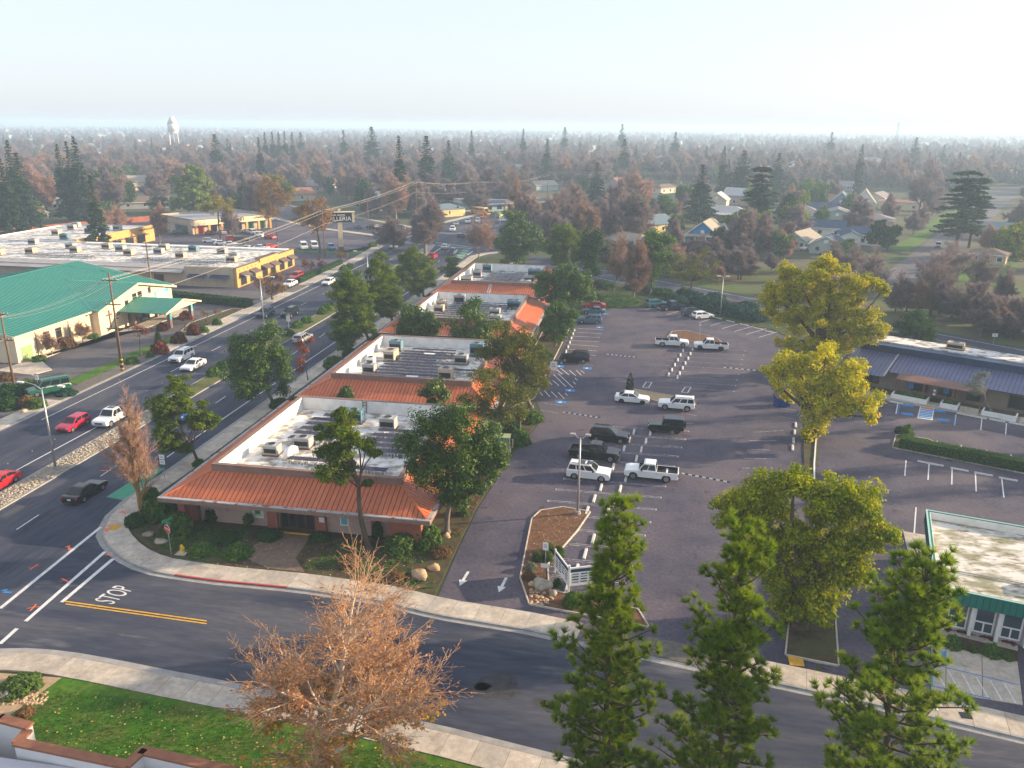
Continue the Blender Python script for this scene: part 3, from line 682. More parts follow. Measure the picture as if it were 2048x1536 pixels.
PT,DK,EV = 5.5,4.05,3.45      # parapet top, roof deck, mansard foot
def office(x0,x1,y0,y1,label,detail):
    r = thing('office_building',label,'building',((x0 + x1) / 2,(y0 + y1) / 2,0),0,'orange-roofed offices in a row')
    X,Y = (x1 - x0) / 2,(y1 - y0) / 2;O = 3.35;W = 1.15
    MB().box(-X - W,-Y - W,0,X + W,Y + W,3.3).build('wall',pink_wall,r)
    MB().box(-X + .3,-Y + .3,3.31,X - .3,Y - .3,DK).build('roof_deck',roof_white,r)
    for nm,b in (('n',(-X,Y - .28,X,Y)),('s',(-X,-Y,X,-Y + .28)),('e',(X - .28,-Y + .281,X,Y - .281)),('w',(-X,-Y + .281,-X + .28,Y - .281))):
        MB().box(b[0],b[1],3.2,b[2],b[3],PT).build('parapet',par_white,r)
    tr = MB()
    for b in ((-X - .14,-Y - .14,X + .14,-Y - .002),(-X - .14,Y + .002,X + .14,Y + .14),(-X - .14,-Y,-X - .002,Y),(X + .002,-Y,X + .14,Y)): tr.box(b[0],b[1],4.85,b[2],b[3],PT + .03)
    tr.build('parapet_trim',brown_trim,r)
    cp = MB()
    for b in ((-X - .16,-Y - .16,X + .16,-Y + .3),(-X - .16,Y - .3,X + .16,Y + .16),(-X - .16,-Y + .301,-X + .3,Y - .301),(X - .3,-Y + .301,X + .16,Y - .301)): cp.box(b[0],b[1],PT + .032,b[2],b[3],PT + .07)
    cp.build('coping',brown_trim if detail else brown_trim,r)
    # the mansard: a dark under-sheet with raised panels on it
    e0 = (-X - O,-Y - O,X + O,Y + O);t0 = (-X - .1,-Y - .1,X + .1,Y + .1);zt = 4.86
    E = [(e0[0],e0[1],EV),(e0[2],e0[1],EV),(e0[2],e0[3],EV),(e0[0],e0[3],EV)]
    Tt = [(t0[0],t0[1],zt),(t0[2],t0[1],zt),(t0[2],t0[3],zt),(t0[0],t0[3],zt)]
    sh = MB()
    for k in range(4): sh.quad(E[k],E[(k + 1) % 4],Tt[(k + 1) % 4],Tt[k])
    roof = sh.build('roof',terra_dark,r)
    off = O - .1;rise = zt - EV
    nrm = [(0,off,rise),(-off,0,rise),(0,-off,rise),(off,0,rise)]
    for k in range(4):
        slope_panels(roof,E[k],E[(k + 1) % 4],nrm[k],off,0.46,terra_roof,joined=(not detail) or k == 2)
    hp = MB()
    for k in range(4): hp.bar(Vector(E[k]) + Vector((0,0,.04)),Vector(Tt[k]) + Vector((0,0,.04)),.2,.1)
    hp.build('hip_cap',terra_roof,roof)
    g = MB();ge = (e0[0] - .35,e0[1] - .35,e0[2] + .35,e0[3] + .35)
    for b in ((ge[0],ge[1],ge[2],e0[1] + .06),(ge[0],e0[3] - .06,ge[2],ge[3]),(ge[0],e0[1] + .061,e0[0] + .06,e0[3] - .061),(e0[2] - .06,e0[1] + .061,ge[2],e0[3] - .061)): g.box(b[0],b[1],EV - .06,b[2],b[3],EV + .012)
    g.build('gutter',peel_fascia,r)
    g = MB()
    for b in ((ge[0],ge[1],ge[2],ge[1] + .12),(ge[0],ge[3] - .12,ge[2],ge[3]),(ge[0],ge[1] + .121,ge[0] + .12,ge[3] - .121),(ge[2] - .12,ge[1] + .121,ge[2],ge[3] - .121)): g.box(b[0],b[1],EV - .42,b[2],b[3],EV - .062)
    g.box(ge[0] + .121,ge[1] + .121,EV - .22,ge[2] - .121,ge[3] - .121,EV - .16)
    g.build('fascia',brown_trim,r)
    # piers at the corners, side windows
    for sx in (-1,1):
        for sy in (-1,1):
            MB().box(sx * (X + 2.2) - .35,sy * (Y + 2.2) - .35,0,sx * (X + 2.2) + .35,sy * (Y + 2.2) + .35,EV - .23).build('pier',terra_wall,r)
    for sx in (-1,1):
        for j in range(5):
            y = -Y + 2.5 + j * (2 * Y - 5) / 4
            w_ = MB().box(sx * (X + W) - .04,y - .8,.9,sx * (X + W) + .04,y + .8,2.4).build('window',wood_dark,r)
            MB().box(sx * (X + W) - .05,y - .7,1.0,sx * (X + W) + .05,y + .7,2.3).build('pane',glass_dark,w_)
    return r
B1 = office(-38.7,-20.5,63.8,83.9,'nearest orange-roofed office, pink walls and white parapet, behind the corner planting',True)
B2 = office(-38.5,-20.3,93.2,113.4,'second orange-roofed office with a dense field of roof solar panels',True)
B3 = office(-38.7,-20.8,126.2,147.7,'third orange-roofed office from the corner, its right roof slope sunlit',False)
B4 = office(-38.6,-21.6,159.6,181.9,'farthest orange-roofed office, ladder lying on its front roof slope',False)
# front of the nearest office
def on(r,x,y,z=0): return (x - r.location.x,y - r.location.y,z)
fx = lambda x: x + 29.6;FY = -11.2                               # local x, face of the front wall
d = MB().box(fx(-31.9),FY - .10,0,fx(-28.4),FY - .002,2.75).build('door_frame',wood_dark,B1)
for k in range(4):
    x0 = fx(-31.75) + .82 * k;q = MB().box(x0,FY - .13,.1,x0 + .76,FY - .101,2.3).build('door',door_brown,d)
    MB().box(x0 + .1,FY - .14,.3,x0 + .66,FY - .131,2.15).build('pane',glass_dark,q)
for x in (-33.0,-28.3): MB().box(fx(x),FY - .35,0,fx(x) + 1.0,FY - .003,3.2).build('door_pier',terra_wall,B1)
for x in (-41.0,-23.0,-21.2): MB().box(fx(x),FY - .2,0,fx(x) + .9,FY - .003,3.2).build('wall_pier',terra_wall,B1)
MB().box(fx(-21.0),FY - 1.2,0,fx(-18.2),FY - .21,3.2).build('corner_wall',terra_wall,B1)
p = MB().box(fx(-34.6),FY - .06,.9,fx(-33.5),FY - .003,2.6).build('poster',sign_white,B1);MB().box(fx(-34.5),FY - .07,1.1,fx(-33.6),FY - .061,2.5).build('poster_print',lime,p);MB().box(fx(-34.3),FY - .075,1.3,fx(-33.8),FY - .071,1.8).build('poster_picture',sign_green,p)
p = MB().box(fx(-27.9),FY - .37,1.2,fx(-27.4),FY - .351,1.7).build('notice',sign_white,B1)
p = MB().box(fx(-26.0),FY - .06,.9,fx(-25.2),FY - .003,2.3).build('notice_board',sign_white,B1);MB().box(fx(-25.9),FY - .07,1.0,fx(-25.3),FY - .061,1.7).build('notice_print',sign_cyan,p)
MB().box(fx(-31.9),FY - 1.0,.02,fx(-28.4),FY - .8,.16).build('yellow_step_edge',paint_y,B1)
sheet('entry_walk',[(-31.8,61.6),(-28.5,61.6),(-28.2,57.6),(-26.5,55.6),(-30,55.7),(-33.5,57.4)],0.10,mat('brown_pavers',(0.20,0.14,0.10),(0.15,0.10,0.08),2,rough=0.9,bump=.2))
ld = thing('ladder','metal ladder leaning on the inner parapet of the nearest office roof','ladder',(-30.8,83.45,DK))
for s in (-.22,.22): MB().bar((s,0,0),(s,.12,1.5),.06).build('rail',wood_dark,ld)
for k in range(4): MB().bar((-.22,.03 + .03 * k,.25 + .35 * k),(.22,.03 + .03 * k,.25 + .35 * k),.04).build('rung',wood_dark,ld)
ld = thing('roof_ladder','pale ladder lying down the front roof slope of the farthest office','ladder',(-30.4,157.0,3.75))
for s in (-.25,.25): MB().bar((s,-.7,-.05),(s,2.6,1.32),.08).build('rail',panel_frame,ld)
for k in range(9): MB().bar((-.25,-.5 + .35 * k,.06 + .145 * k),(.25,-.5 + .35 * k,.06 + .145 * k),.06).build('rung',panel_frame,ld)

# rooftop solar rows
k = 0
for i in range(6): solar_row(-35.6 + .1 * i,-31.0,73.9 + 1.42 * i,DK,'solar row in the left block of the nearest roof, %s from the front' % ORD[i],'solar rows on the nearest office')
for i in range(5): solar_row(-27.6 + (.8 if i in (0,4) else 0),-22.2,72.0 + 1.42 * i,DK,'solar row in the right block of the nearest roof, %s from the front' % ORD[i],'solar rows on the nearest office')
solar_row(-33.4,-28.6,68.6,DK,'solar row alone at the front centre of the nearest roof','solar rows on the nearest office')
for i in range(2): solar_row(-27.9,-22.9,65.6 + 1.9 * i,DK,'solar row at the front right corner of the nearest roof, %s from the edge' % ORD[i],'solar rows on the nearest office')
for i in range(11):
    y = 96.4 + 1.38 * i;a,b = (-35.2,-24.4) if i < 8 else (-34.4,-25.8)
    if i in (6,): a,b = -33.4,-27.9
    solar_row(a + .12 * i,b,y,DK,'solar row on the second office roof, %s from the front' % ORD[i],'solar rows on the second office')
solar_row(-24.2,-21.4,101.0,DK,'short solar row at the right side of the second office roof','solar rows on the second office');
for i in range(11): solar_row(-35.6 + .15 * i,-24.6 + (1.6 if i > 6 else 0),128.8 + 1.5 * i,DK,'solar row on the third office roof, %s from the front' % ORD[i],'solar rows on the third office',i < 4)
for i in range(11): solar_row(-34.6 + .1 * i,-25.2,162.4 + 1.5 * i,DK,'solar row on the farthest office roof, %s from the front' % ORD[i],'solar rows on the farthest office',False)
for x,y,a,b,h,m,lb in ((-35.9,70.2,1.5,1.2,1.1,hv_grey,'grey air conditioner with round fan, left front of the nearest roof'),(-33.6,72.6,1.7,1.3,1.15,hv_grey,'larger dark-sided air conditioner behind the left front one on the nearest roof'),
        (-31.0,80.6,2.1,1.4,1.5,hv_blue,'blue air conditioner by the rear parapet of the nearest roof'),(-26.6,79.3,1.7,1.3,1.35,hv_grey,'pale air conditioner on a curb at the rear middle of the nearest roof'),
        (-35.4,98.6,1.6,1.3,1.4,hv_grey,'grey air conditioner at the left front of the second office roof'),(-34.6,105.6,1.5,2.4,1.5,hv_tan,'long tan air handler on the left of the second office roof'),
        (-35.4,110.6,1.8,1.3,1.5,hv_blue,'dark air conditioner in the left rear corner of the second office roof'),(-23.0,110.0,1.9,1.4,1.9,hv_blue,'tall blue-grey air conditioner in the right rear of the second office roof'),
        (-24.3,105.4,1.8,1.4,1.4,hv_grey,'pale air conditioner at the right centre of the second office roof'),(-24.6,97.6,1.8,1.4,1.7,hv_tan,'tan air conditioner at the right front of the second office roof'),
        (-36.6,102.6,1.1,1.1,1.1,sign_white,'small white box unit by the left parapet of the second roof'),
        (-33.6,145.0,2.0,1.5,1.6,hv_grey,'pale air conditioner by the rear parapet of the third roof'),(-36.0,140.3,1.7,1.4,1.4,hv_tan,'tan air conditioner at the left rear of the third roof'),(-35.3,136.0,1.7,1.4,1.5,hv_tan,'tan air conditioner at the left middle of the third roof'),
        (-22.8,142.2,2.3,1.6,1.6,hv_blue,'blue air conditioner at the right rear of the third roof'),(-25.0,135.0,1.8,1.4,1.5,hv_grey,'pale air conditioner at the right middle of the third roof'),(-24.0,130.2,1.8,1.4,1.5,hv_grey,'grey air conditioner at the right front of the third roof'),
        (-35.0,179.4,2.0,1.6,1.7,hv_blue,'dark air conditioner at the left rear of the farthest roof'),(-35.8,172.0,1.9,1.6,1.6,hv_grey,'grey air conditioner at the left middle of the farthest roof'),(-36.6,164.6,2.3,1.8,1.5,hv_grey,'pale air conditioner at the left front of the farthest roof'),
        (-23.6,175.8,2.8,1.6,1.7,hv_blue,'wide blue air conditioner at the right rear of the farthest roof'),(-23.6,167.8,2.2,1.6,1.6,hv_grey,'grey air conditioner at the right middle of the farthest roof'),(-23.6,162.6,2.0,1.6,1.5,hv_grey,'grey air conditioner at the right front of the farthest roof')):
    hvac((x,y,DK),(a,b,h),m,lb,two=a > 2.2)
dm = thing('duct_elbow','round white duct beside the front air conditioner on the nearest roof','duct',(-33.9,69.6,DK))
MB().tube([(0,-.3,0),(0,-.3,.45),(.1,-.1,.7),(.3,.3,.8),(.5,.7,.7)],[.42,.45,.48,.45,.35],10).build('duct',sign_white,dm,smooth=True)
for i,(x,y) in enumerate(((-29,76),(-33,82.6),(-24,82),(-22,76))): vent((x,y,DK),['small vent pipe at the middle of the nearest roof','small vent by the rear left parapet of the nearest roof','small vent by the rear right parapet of the nearest roof','small vent by the right parapet of the nearest roof'][i],.16,.6)
for i in range(3): # skylights on the second roof
    x,y = ((-29.0,97.0),(-29.6,108.2),(-37.4,96.2))[i]
    s = thing('skylight','white skylight on the second office roof, ' + ('front middle','rear middle','front left corner')[i],'skylight',(x,y,DK))
    MB().box(-.9,-.6,0,.9,.6,.4).build('curb',par_white,s);MB().box(-.8,-.5,.401,.8,.5,.5).build('dome',sign_white,s)

# ------------------------------------------------------------------ the church
CX,CY = -115.0,127.0
ch = thing('church','cream church with a big green metal roof and a gabled front with a cross','church',(CX,CY,0))
lx = lambda x: x - CX;ly = lambda y: y - CY
MB().box(lx(-135),ly(105.6),0,lx(-95),ly(147.2),4.4).build('wall',cream,ch)
MB().add([(lx(-135),ly(105.6),4.41),(lx(-95),ly(105.6),4.41),(lx(-115),ly(105.6),8.0),(lx(-135),ly(147.2),4.41),(lx(-95),ly(147.2),4.41),(lx(-115),ly(147.2),8.0)],[(0,1,2),(5,4,3),(0,3,4,1)]).build('gable_wall',cream,ch)
rf = MB()
EX,RZ,EZ = -94.2,8.5,4.45
ya,yb = 104.6,148.2
rf.slab([(lx(EX),ly(ya),EZ),(lx(EX),ly(yb),EZ),(lx(-115),ly(yb),RZ),(lx(-115),ly(ya),RZ)],.12)
rf.slab([(lx(-115),ly(ya),RZ),(lx(-115),ly(yb),RZ),(lx(-135.8),ly(yb),EZ),(lx(-135.8),ly(ya),EZ)],.12)
roofc = rf.build('roof',teal_roof,ch)
sm = MB()
for y in np.arange(ya + .05,yb,0.62): sm.bar((lx(EX),ly(y),EZ + .13),(lx(-115),ly(y),RZ + .13),.24,.10)
for y in np.arange(ya + .05,yb,0.62): sm.bar((lx(-115),ly(y),RZ + .14),(lx(-135.8),ly(y),EZ + .14),.09,.08)
tag(sm.build('roof_seams',teal_seam,roofc),kind='stuff')
MB().bar((lx(-115),ly(ya),RZ + .17),(lx(-115),ly(yb),RZ + .17),.35,.14).build('ridge_cap',teal_roof,roofc)
MB().box(lx(EX) - .05,ly(ya),EZ - .16,lx(EX) + .1,ly(yb),EZ + .1).bar((lx(EX),ly(ya) - .05,EZ),(lx(-115),ly(ya) - .05,RZ),.12,.3).bar((lx(EX),ly(yb) + .05,EZ),(lx(-115),ly(yb) + .05,RZ),.12,.3).build('fascia',cream,ch)
# gabled front: peak at y 135
gy0,gy1,gp,gx_ = 123.6,146.4,135.0,-93.6
MB().add([(lx(gx_),ly(gy0),0),(lx(gx_),ly(gy1),0),(lx(gx_),ly(gy1),4.5),(lx(gx_),ly(gp),7.1),(lx(gx_),ly(gy0),4.5),(lx(-95.4),ly(gy0),0),(lx(-95.4),ly(gy1),0),(lx(-95.4),ly(gy1),4.5),(lx(-95.4),ly(gp),7.1),(lx(-95.4),ly(gy0),4.5)],
     [(0,1,2,3,4),(5,0,4,9),(1,6,7,2),(9,8,7,6,5)]).build('gable_front',cream,ch)
gr = MB()
gr.slab([(lx(gx_ + .7),ly(gy0 - .7),4.42),(lx(gx_ + .7),ly(gp),7.25),(lx(-108.5),ly(gp),7.25),(lx(-94.6),ly(gy0 - .7),4.62)],.12)
gr.slab([(lx(gx_ + .7),ly(gp),7.25),(lx(gx_ + .7),ly(gy1 + .7),4.42),(lx(-94.6),ly(gy1 + .7),4.62),(lx(-108.5),ly(gp),7.25)],.12)
gro = gr.build('gable_roof',teal_roof,ch)
sm = MB()
for k in range(24):
    t = (k + .5) / 24;x = gx_ + .7 - t * 15.2
    zt = 7.39;f = max(0.0,min(1.0,1 - (t * 15.2 - 1.7) / 13.6)) if t * 15.2 > 1.7 else 1.0
    if f > .05:
        sm.bar((lx(x),ly(gp),zt),(lx(x),ly(gp) - f * (gp - gy0 + .7),zt - f * 2.83),.07,.06)
        sm.bar((lx(x),ly(gp),zt),(lx(x),ly(gp) + f * (gp - gy0 + .7),zt - f * 2.83),.07,.06)
tag(sm.build('gable_roof_seams',teal_seam,gro),kind='stuff')
MB().bar((lx(gx_ + .74),ly(gy0 - .7),4.42),(lx(gx_ + .74),ly(gp),7.25),.12,.34).bar((lx(gx_ + .74),ly(gp),7.25),(lx(gx_ + .74),ly(gy1 + .7),4.42),.12,.34).build('gable_trim',mat('cream_trim',(0.62,0.52,0.34),rough=.7),ch)
fxx = lx(gx_)
MB().box(fxx + .01,ly(126.3),.9,fxx + .12,ly(126.55),4.0).box(fxx + .015,ly(125.6),3.05,fxx + .11,ly(127.25),3.3).build('cross',wood_dark,ch)
for k,(a,b) in enumerate(((127.7,129.6),(127.6,129.4),(127.6,128.2),(127.6,128.9))): MB().box(fxx + .01,ly(a),2.95 - .34 * k,fxx + .05,ly(b),3.1 - .34 * k).build('wall_lettering',sign_black,ch)
for y0,z0,w_,h_ in ((131.2,3.6,1.0,1.1),(133.6,4.4,1.3,1.1),(135.3,4.5,1.3,1.1),(138.6,4.6,.9,1.2)):
    w = MB().box(fxx + .01,ly(y0),z0,fxx + .06,ly(y0 + w_),z0 + h_).build('window',wood_dark,ch);MB().box(fxx + .061,ly(y0) + .08,z0 + .08,fxx + .07,ly(y0 + w_) - .08,z0 + h_ - .08).build('pane',glass_dark,w)
MB().box(fxx + .01,ly(140.6),3.5,fxx + .10,ly(145.2),4.5).build('banner',sign_cyan,ch)
MB().box(fxx + .101,ly(141.0),3.7,fxx + .11,ly(144.8),3.85).box(fxx + .101,ly(141.0),4.05,fxx + .11,ly(144.0),4.25).build('banner_lettering',sign_white,ch)
ex = lx(-95.0)
for y0 in (111.6,114.4):
    w = MB().box(ex + .003,ly(y0),.5,ex + .07,ly(y0 + 1.4),3.5).build('window',wood_dark,ch)
    for z0,z1 in ((.6,1.7),(1.85,3.4)): MB().box(ex + .071,ly(y0) + .1,z0,ex + .08,ly(y0 + 1.3),z1).build('pane',glass_dark,w)
dd = MB().box(ex + .003,ly(106.6),.05,ex + .07,ly(108.8),2.3).build('door',mat('sage_door',(0.22,0.33,0.13),rough=.6),ch);MB().box(ex + .071,ly(107.68),.1,ex + .08,ly(107.72),2.25).box(ex + .071,ly(106.7),1.1,ex + .08,ly(108.7),1.15).build('door_joint',cream,dd)
for y in (109.9,117.6): MB().bar((ex + .06,ly(y),0),(ex + .06,ly(y),4.3),.09).build('downspout',brown_trim,ch)
# carport canopy in front
cp = thing('carport','green-roofed carport on posts in front of the church entrance','carport',(-88.6,134.8,0))
q = MB()
ridge,ev,hw,xf,xb = 4.65,3.1,6.0,4.6,-5.4
q.slab([(xf,-hw,ev),(xf,0,ridge),(xb,0,ridge),(xb,-hw,ev)],.12);q.slab([(xf,0,ridge),(xf,hw,ev),(xb,hw,ev),(xb,0,ridge)],.12)
cr = q.build('roof',teal_roof,cp);sm = MB()
for x in np.arange(xb + .2,xf,.6): sm.bar((x,-hw,ev + .14),(x,0,ridge + .14),.07,.06).bar((x,hw,ev + .14),(x,0,ridge + .14),.07,.06)
tag(sm.build('roof_seams',teal_seam,cr),kind='stuff')
MB().add([(xf - .3,-hw,ev),(xf - .3,hw,ev),(xf - .3,0,ridge - .02)],[(0,1,2)]).bar((xf,-hw,ev),(xf,0,ridge),.1,.3).bar((xf,0,ridge),(xf,hw,ev),.1,.3).build('gable',cream,cp)
for y in (-3.6,3.6):
    for x in (3.6,-3.6):
        p_ = MB().box(x - .3,y - .3,0,x + .3,y + .3,3.3 + (.5 if abs(y) < 4 else 0)).build('post',brown_trim,cp)
        if x > 0: MB().box(x + .31,y - .25,1.6,x + .34,y + .25,2.9).build('banner',sign_cyan,p_)
MB().box(-5.2,-3.2,0.02,-4.95,3.2,2.9).build('entrance_glazing',glass_dark,cp)

# ------------------------------------------------------------------ the mall wings
ml = thing('shopping_mall','long flat-roofed mall wing with ochre end wall and brown awnings beside the road','building',(-150,184,0))
mx = lambda x: x + 150;my = lambda y: y - 184
MH = 4.6
MB().box(mx(-235),my(169),0,mx(-91.5),my(199.6),MH - .6).build('wall',tan_wall,ml)
MB().box(mx(-234.6),my(171.4),MH - .59,mx(-92),my(199.2),MH - .35).build('roof_deck',roof_white,ml)
MB().box(mx(-91.9),my(168.8),0,mx(-91.2),my(199.9),MH).box(mx(-92.1),my(180),MH - .5,mx(-90.9),my(190),MH + .4).build('end_wall',ochre,ml)
pr = MB().box(mx(-235),my(199.3),0,mx(-92.2),my(199.8),MH - .1).box(mx(-150),my(196.9),MH - .3,mx(-92.2),my(199.2),MH + .06).build('rear_parapet',par_white,ml)
MB().box(mx(-104),my(168.6),0,mx(-92.0),my(168.95),MH).build('front_return',tan_wall,ml)
MB().slab([(mx(-235),my(167.4),3.2),(mx(-104.2),my(167.4),3.2),(mx(-104.2),my(171.3),MH - .2),(mx(-235),my(171.3),MH - .2)],.1).build('lean_to_roof',grey_metal,ml)
MB().box(mx(-91.24),my(168.6),MH + .003,mx(-90.7),my(180),MH + .1).box(mx(-92.2),my(180.01),MH + .41,mx(-90.6),my(189.9),MH + .5).box(mx(-91.24),my(190.1),MH + .003,mx(-90.7),my(200),MH + .1).build('cornice',awning_m,ml)
for y in (170,174.6,181,185.4,190.6,195.4):
    a = MB().add([(mx(-91.19),my(y),3.3),(mx(-91.19),my(y + 3.6),3.3),(mx(-89.6),my(y + 3.6),2.5),(mx(-89.6),my(y),2.5),(mx(-91.19),my(y),3.2),(mx(-91.19),my(y + 3.6),3.2),(mx(-89.6),my(y + 3.6),2.4),(mx(-89.6),my(y),2.4)],[(3,2,1,0),(4,5,6,7),(0,1,5,4),(2,3,7,6),(1,2,6,5),(3,0,4,7)]).build('awning',awning_m,ml)
    w = MB().box(mx(-91.19),my(y + .3),.2,mx(-91.12),my(y + 3.2),2.35).build('shop_window',wood_dark,ml);MB().box(mx(-91.119),my(y + .45),.4,mx(-91.11),my(y + 3.05),2.2).build('pane',glass_dark,w)
for y in range(170,180,2): MB().box(mx(-91.19),my(y),3.7,mx(-91.15),my(y + .45),3.95).build('wall_tile',wood_dark,ml)
for x in (-127,-112,-160): MB().box(mx(x),my(168.9),0,mx(x + 2.4),my(168.99),2.4).build('service_door',door_brown,ml)
for x in (-103,-97.5): MB().add([(mx(x),my(168.59),2.9),(mx(x + 4.6),my(168.59),2.9),(mx(x + 4.6),my(167.4),2.2),(mx(x),my(167.4),2.2)],[(0,1,2,3)]).build('awning',navy_band,ml)
rwing = thing('mall_rear_wing','rear mall wing with ochre shopfront facing the parking lot','building',(-168,216,0))
wx = lambda x: x + 168;wy = lambda y: y - 216
MB().box(wx(-184),wy(199.9),0,wx(-155),wy(236),MH - .6).build('wall',tan_wall,rwing)
MB().box(wx(-183.6),wy(200.2),MH - .59,wx(-155.4),wy(235.6),MH - .35).build('roof_deck',roof_white,rwing)
MB().box(wx(-155.3),wy(200.0),0,wx(-154.6),wy(236.3),MH + .3).build('shopfront',ochre,rwing)
MB().box(wx(-184.2),wy(235.7),0,wx(-155.4),wy(236.2),MH - .1).box(wx(-184.3),wy(200),0,wx(-184.01),wy(235.6),MH - .1).build('parapet',par_white,rwing)
for y in (203,209,215,221,227):
    MB().box(wx(-154.59),wy(y),2.6,wx(-153.2),wy(y + 4.6),2.75).build('awning',awning_m,rwing)
    MB().box(wx(-154.59),wy(y + .2),.3,wx(-154.52),wy(y + 4.2),2.4).build('shop_window',glass_dark,rwing)
letter_marks('shop_lettering',rwing,(wx(-154.55),wy(228.6),3.75),(0,1,0),9,.62,.8,sign_black)
hv = [(-97,178,hv_tan),(-99,183,hv_grey),(-106,190,hv_grey),(-112,181,hv_tan),(-115,192,hv_blue),(-121,186,hv_grey),(-124,193,hv_tan),(-127,182.5,hv_tan),(-133,188,hv_grey),(-139,191,hv_tan),(-143,184,hv_tan),(-148,189,hv_grey),(-152,179.5,hv_tan),(-158,176,hv_tan),(-170,185,hv_tan),(-163,194,hv_grey)]
pos = ['right end front','right end middle','right end rear','right third, front','right third, rear','right third, middle','by the rear parapet','right of the middle, front','middle','middle rear','left of the middle','left of the middle, rear','behind the church ridge','left of the church ridge','far left','at the inner corner']
for (x,y,m),w_ in zip(hv,pos): hvac((x,y,MH - .35),(2.2,1.6,1.5),m,'air conditioner on the long mall roof, ' + w_)
hv = [(-162,205,hv_blue,'front right'),(-170,212,hv_tan,'front left'),(-163,217,hv_blue,'middle'),(-160,226,hv_grey,'right rear'),(-174,224,hv_grey,'left middle'),(-177,230,hv_grey,'left rear')]
for x,y,m,w_ in hv: hvac((x,y,MH - .35),(2.2,1.6,1.6),m,'air conditioner on the rear mall wing roof, ' + w_)
for i,(x0,x1,y) in enumerate(((-122,-98,173.5),(-122,-98,175.6),(-120,-97,177.7),(-150,-132,176),(-150,-132,178),(-186,-164,176.5),(-190,-158,179),(-192,-166,181.5))):
    solar_row(x0,x1,y,MH - .35,'long solar row on the mall roof, ' + ('front one at the right end','second one at the right end','third one at the right end','front one right of the church ridge','rear one right of the church ridge','front one at the left','middle one at the left','rear one at the left')[i],'solar rows on the mall roof',False)
# corner shops beyond the mall car park
A = Vector((-150,251.5));Bv = Vector((-134.2,275.6));ang = atan2(Bv.y - A.y,Bv.x - A.x);Ls = (Bv - A).length
sp = thing('corner_shops','cream strip of shops with ochre pillars behind the mall car park','building',(A.x,A.y,0),ang)
SH = 4.9
MB().box(0,0.6,0,Ls,26,SH - .9).build('wall',tan_wall,sp)
MB().box(.3,.9,SH - .89,Ls - .3,25.6,SH - .6).build('roof_deck',mat('grey_membrane',(.24,.25,.27),(.32,.33,.35),.5),sp)
MB().box(-.5,-1.6,3.0,Ls + .5,.59,SH).build('sign_band',cream,sp)
MB().box(-.3,.61,3.0,0,26.1,SH).box(Ls,.61,3.0,Ls + .3,26.1,SH).box(0,25.7,3.0,Ls,26.1,SH).build('parapet',tan_wall,sp)
MB().box(-.6,-1.7,SH + .003,Ls + .6,-1.3,SH + .15).box(-.6,-1.29,SH + .003,-.2,26.2,SH + .15).build('coping',awning_m,sp)
for k in range(7): MB().box(k * (Ls - .8) / 6,-1.5,0,k * (Ls - .8) / 6 + .8,-.8,2.99).build('pillar',ochre,sp)
for k in range(6):
    x = k * (Ls - .8) / 6 + 1.0;w = MB().box(x,.5,.2,x + 3.2,.59,2.8).build('shop_window',wood_dark,sp)
    MB().box(x + .15,.48,.4,x + 3.05,.499,2.65).build('pane',sign_green if k > 3 else (sign_red if k == 0 else glass_dark),w)
for k in range(3): MB().box(-.36,4 + 3 * k,.2,-.301,6.4 + 3 * k,2.6).build('side_window',glass_blue,sp)
letter_marks('shop_lettering',sp,(Ls * .30,-1.63,3.5),(1,0,0),8,1.25,1.0,sign_black)
letter_marks('small_lettering',sp,(Ls * .76,-1.63,3.9),(1,0,0),8,.6,.55,sign_black)
# far corner building with navy mansard
fb = thing('navy_roof_building','low building with navy sloped front roof beyond the junction, school bus before it','building',(-61.3,356,0),radians(38))
MB().box(0,0,0,22,26,3.2).build('wall',mat('yellow_stucco',(.58,.43,.17),(.62,.47,.2),.7),fb)
MB().box(-17,0.3,0,-.01,20,3.2).build('side_wall',mat('mint_wall',(.30,.40,.36),rough=.9),fb)
MB().box(-17.4,-.4,3.0,22.4,26,3.3).box(-16,2,3.31,21,24,4.4).build('roof_deck',roof_white,fb)
MB().slab([(-17.6,-.6,2.6),(-.2,-.6,2.6),(-.2,.9,4.7),(-17.6,.9,4.7)],.15).build('mansard_left',navy_band,fb)
MB().slab([(-.1,-.6,2.6),(22.5,-.6,2.6),(22.5,.9,4.7),(-.1,.9,4.7)],.15).build('mansard_right',mat('grey_shingle',(.12,.10,.10),(.17,.15,.14),1),fb)
for k in range(6): w = MB().box(1.5 + 3.4 * k,-.05,.9,3.6 + 3.4 * k,-.003,2.2).build('window',wood_dark,fb)
for k in range(2): MB().box(-9 + 5 * k,.25,.8,-6.6 + 5 * k,.299,2.3).build('window',glass_dark,fb)
for i in range(3): hvac(fb.matrix_basis @ Vector((4 + 6 * i,10,4.4)),(2.6,1.8,1.2),hv_grey,'air conditioner on the white roof of the navy-roofed building, ' + ('left','middle','right')[i],radians(38))

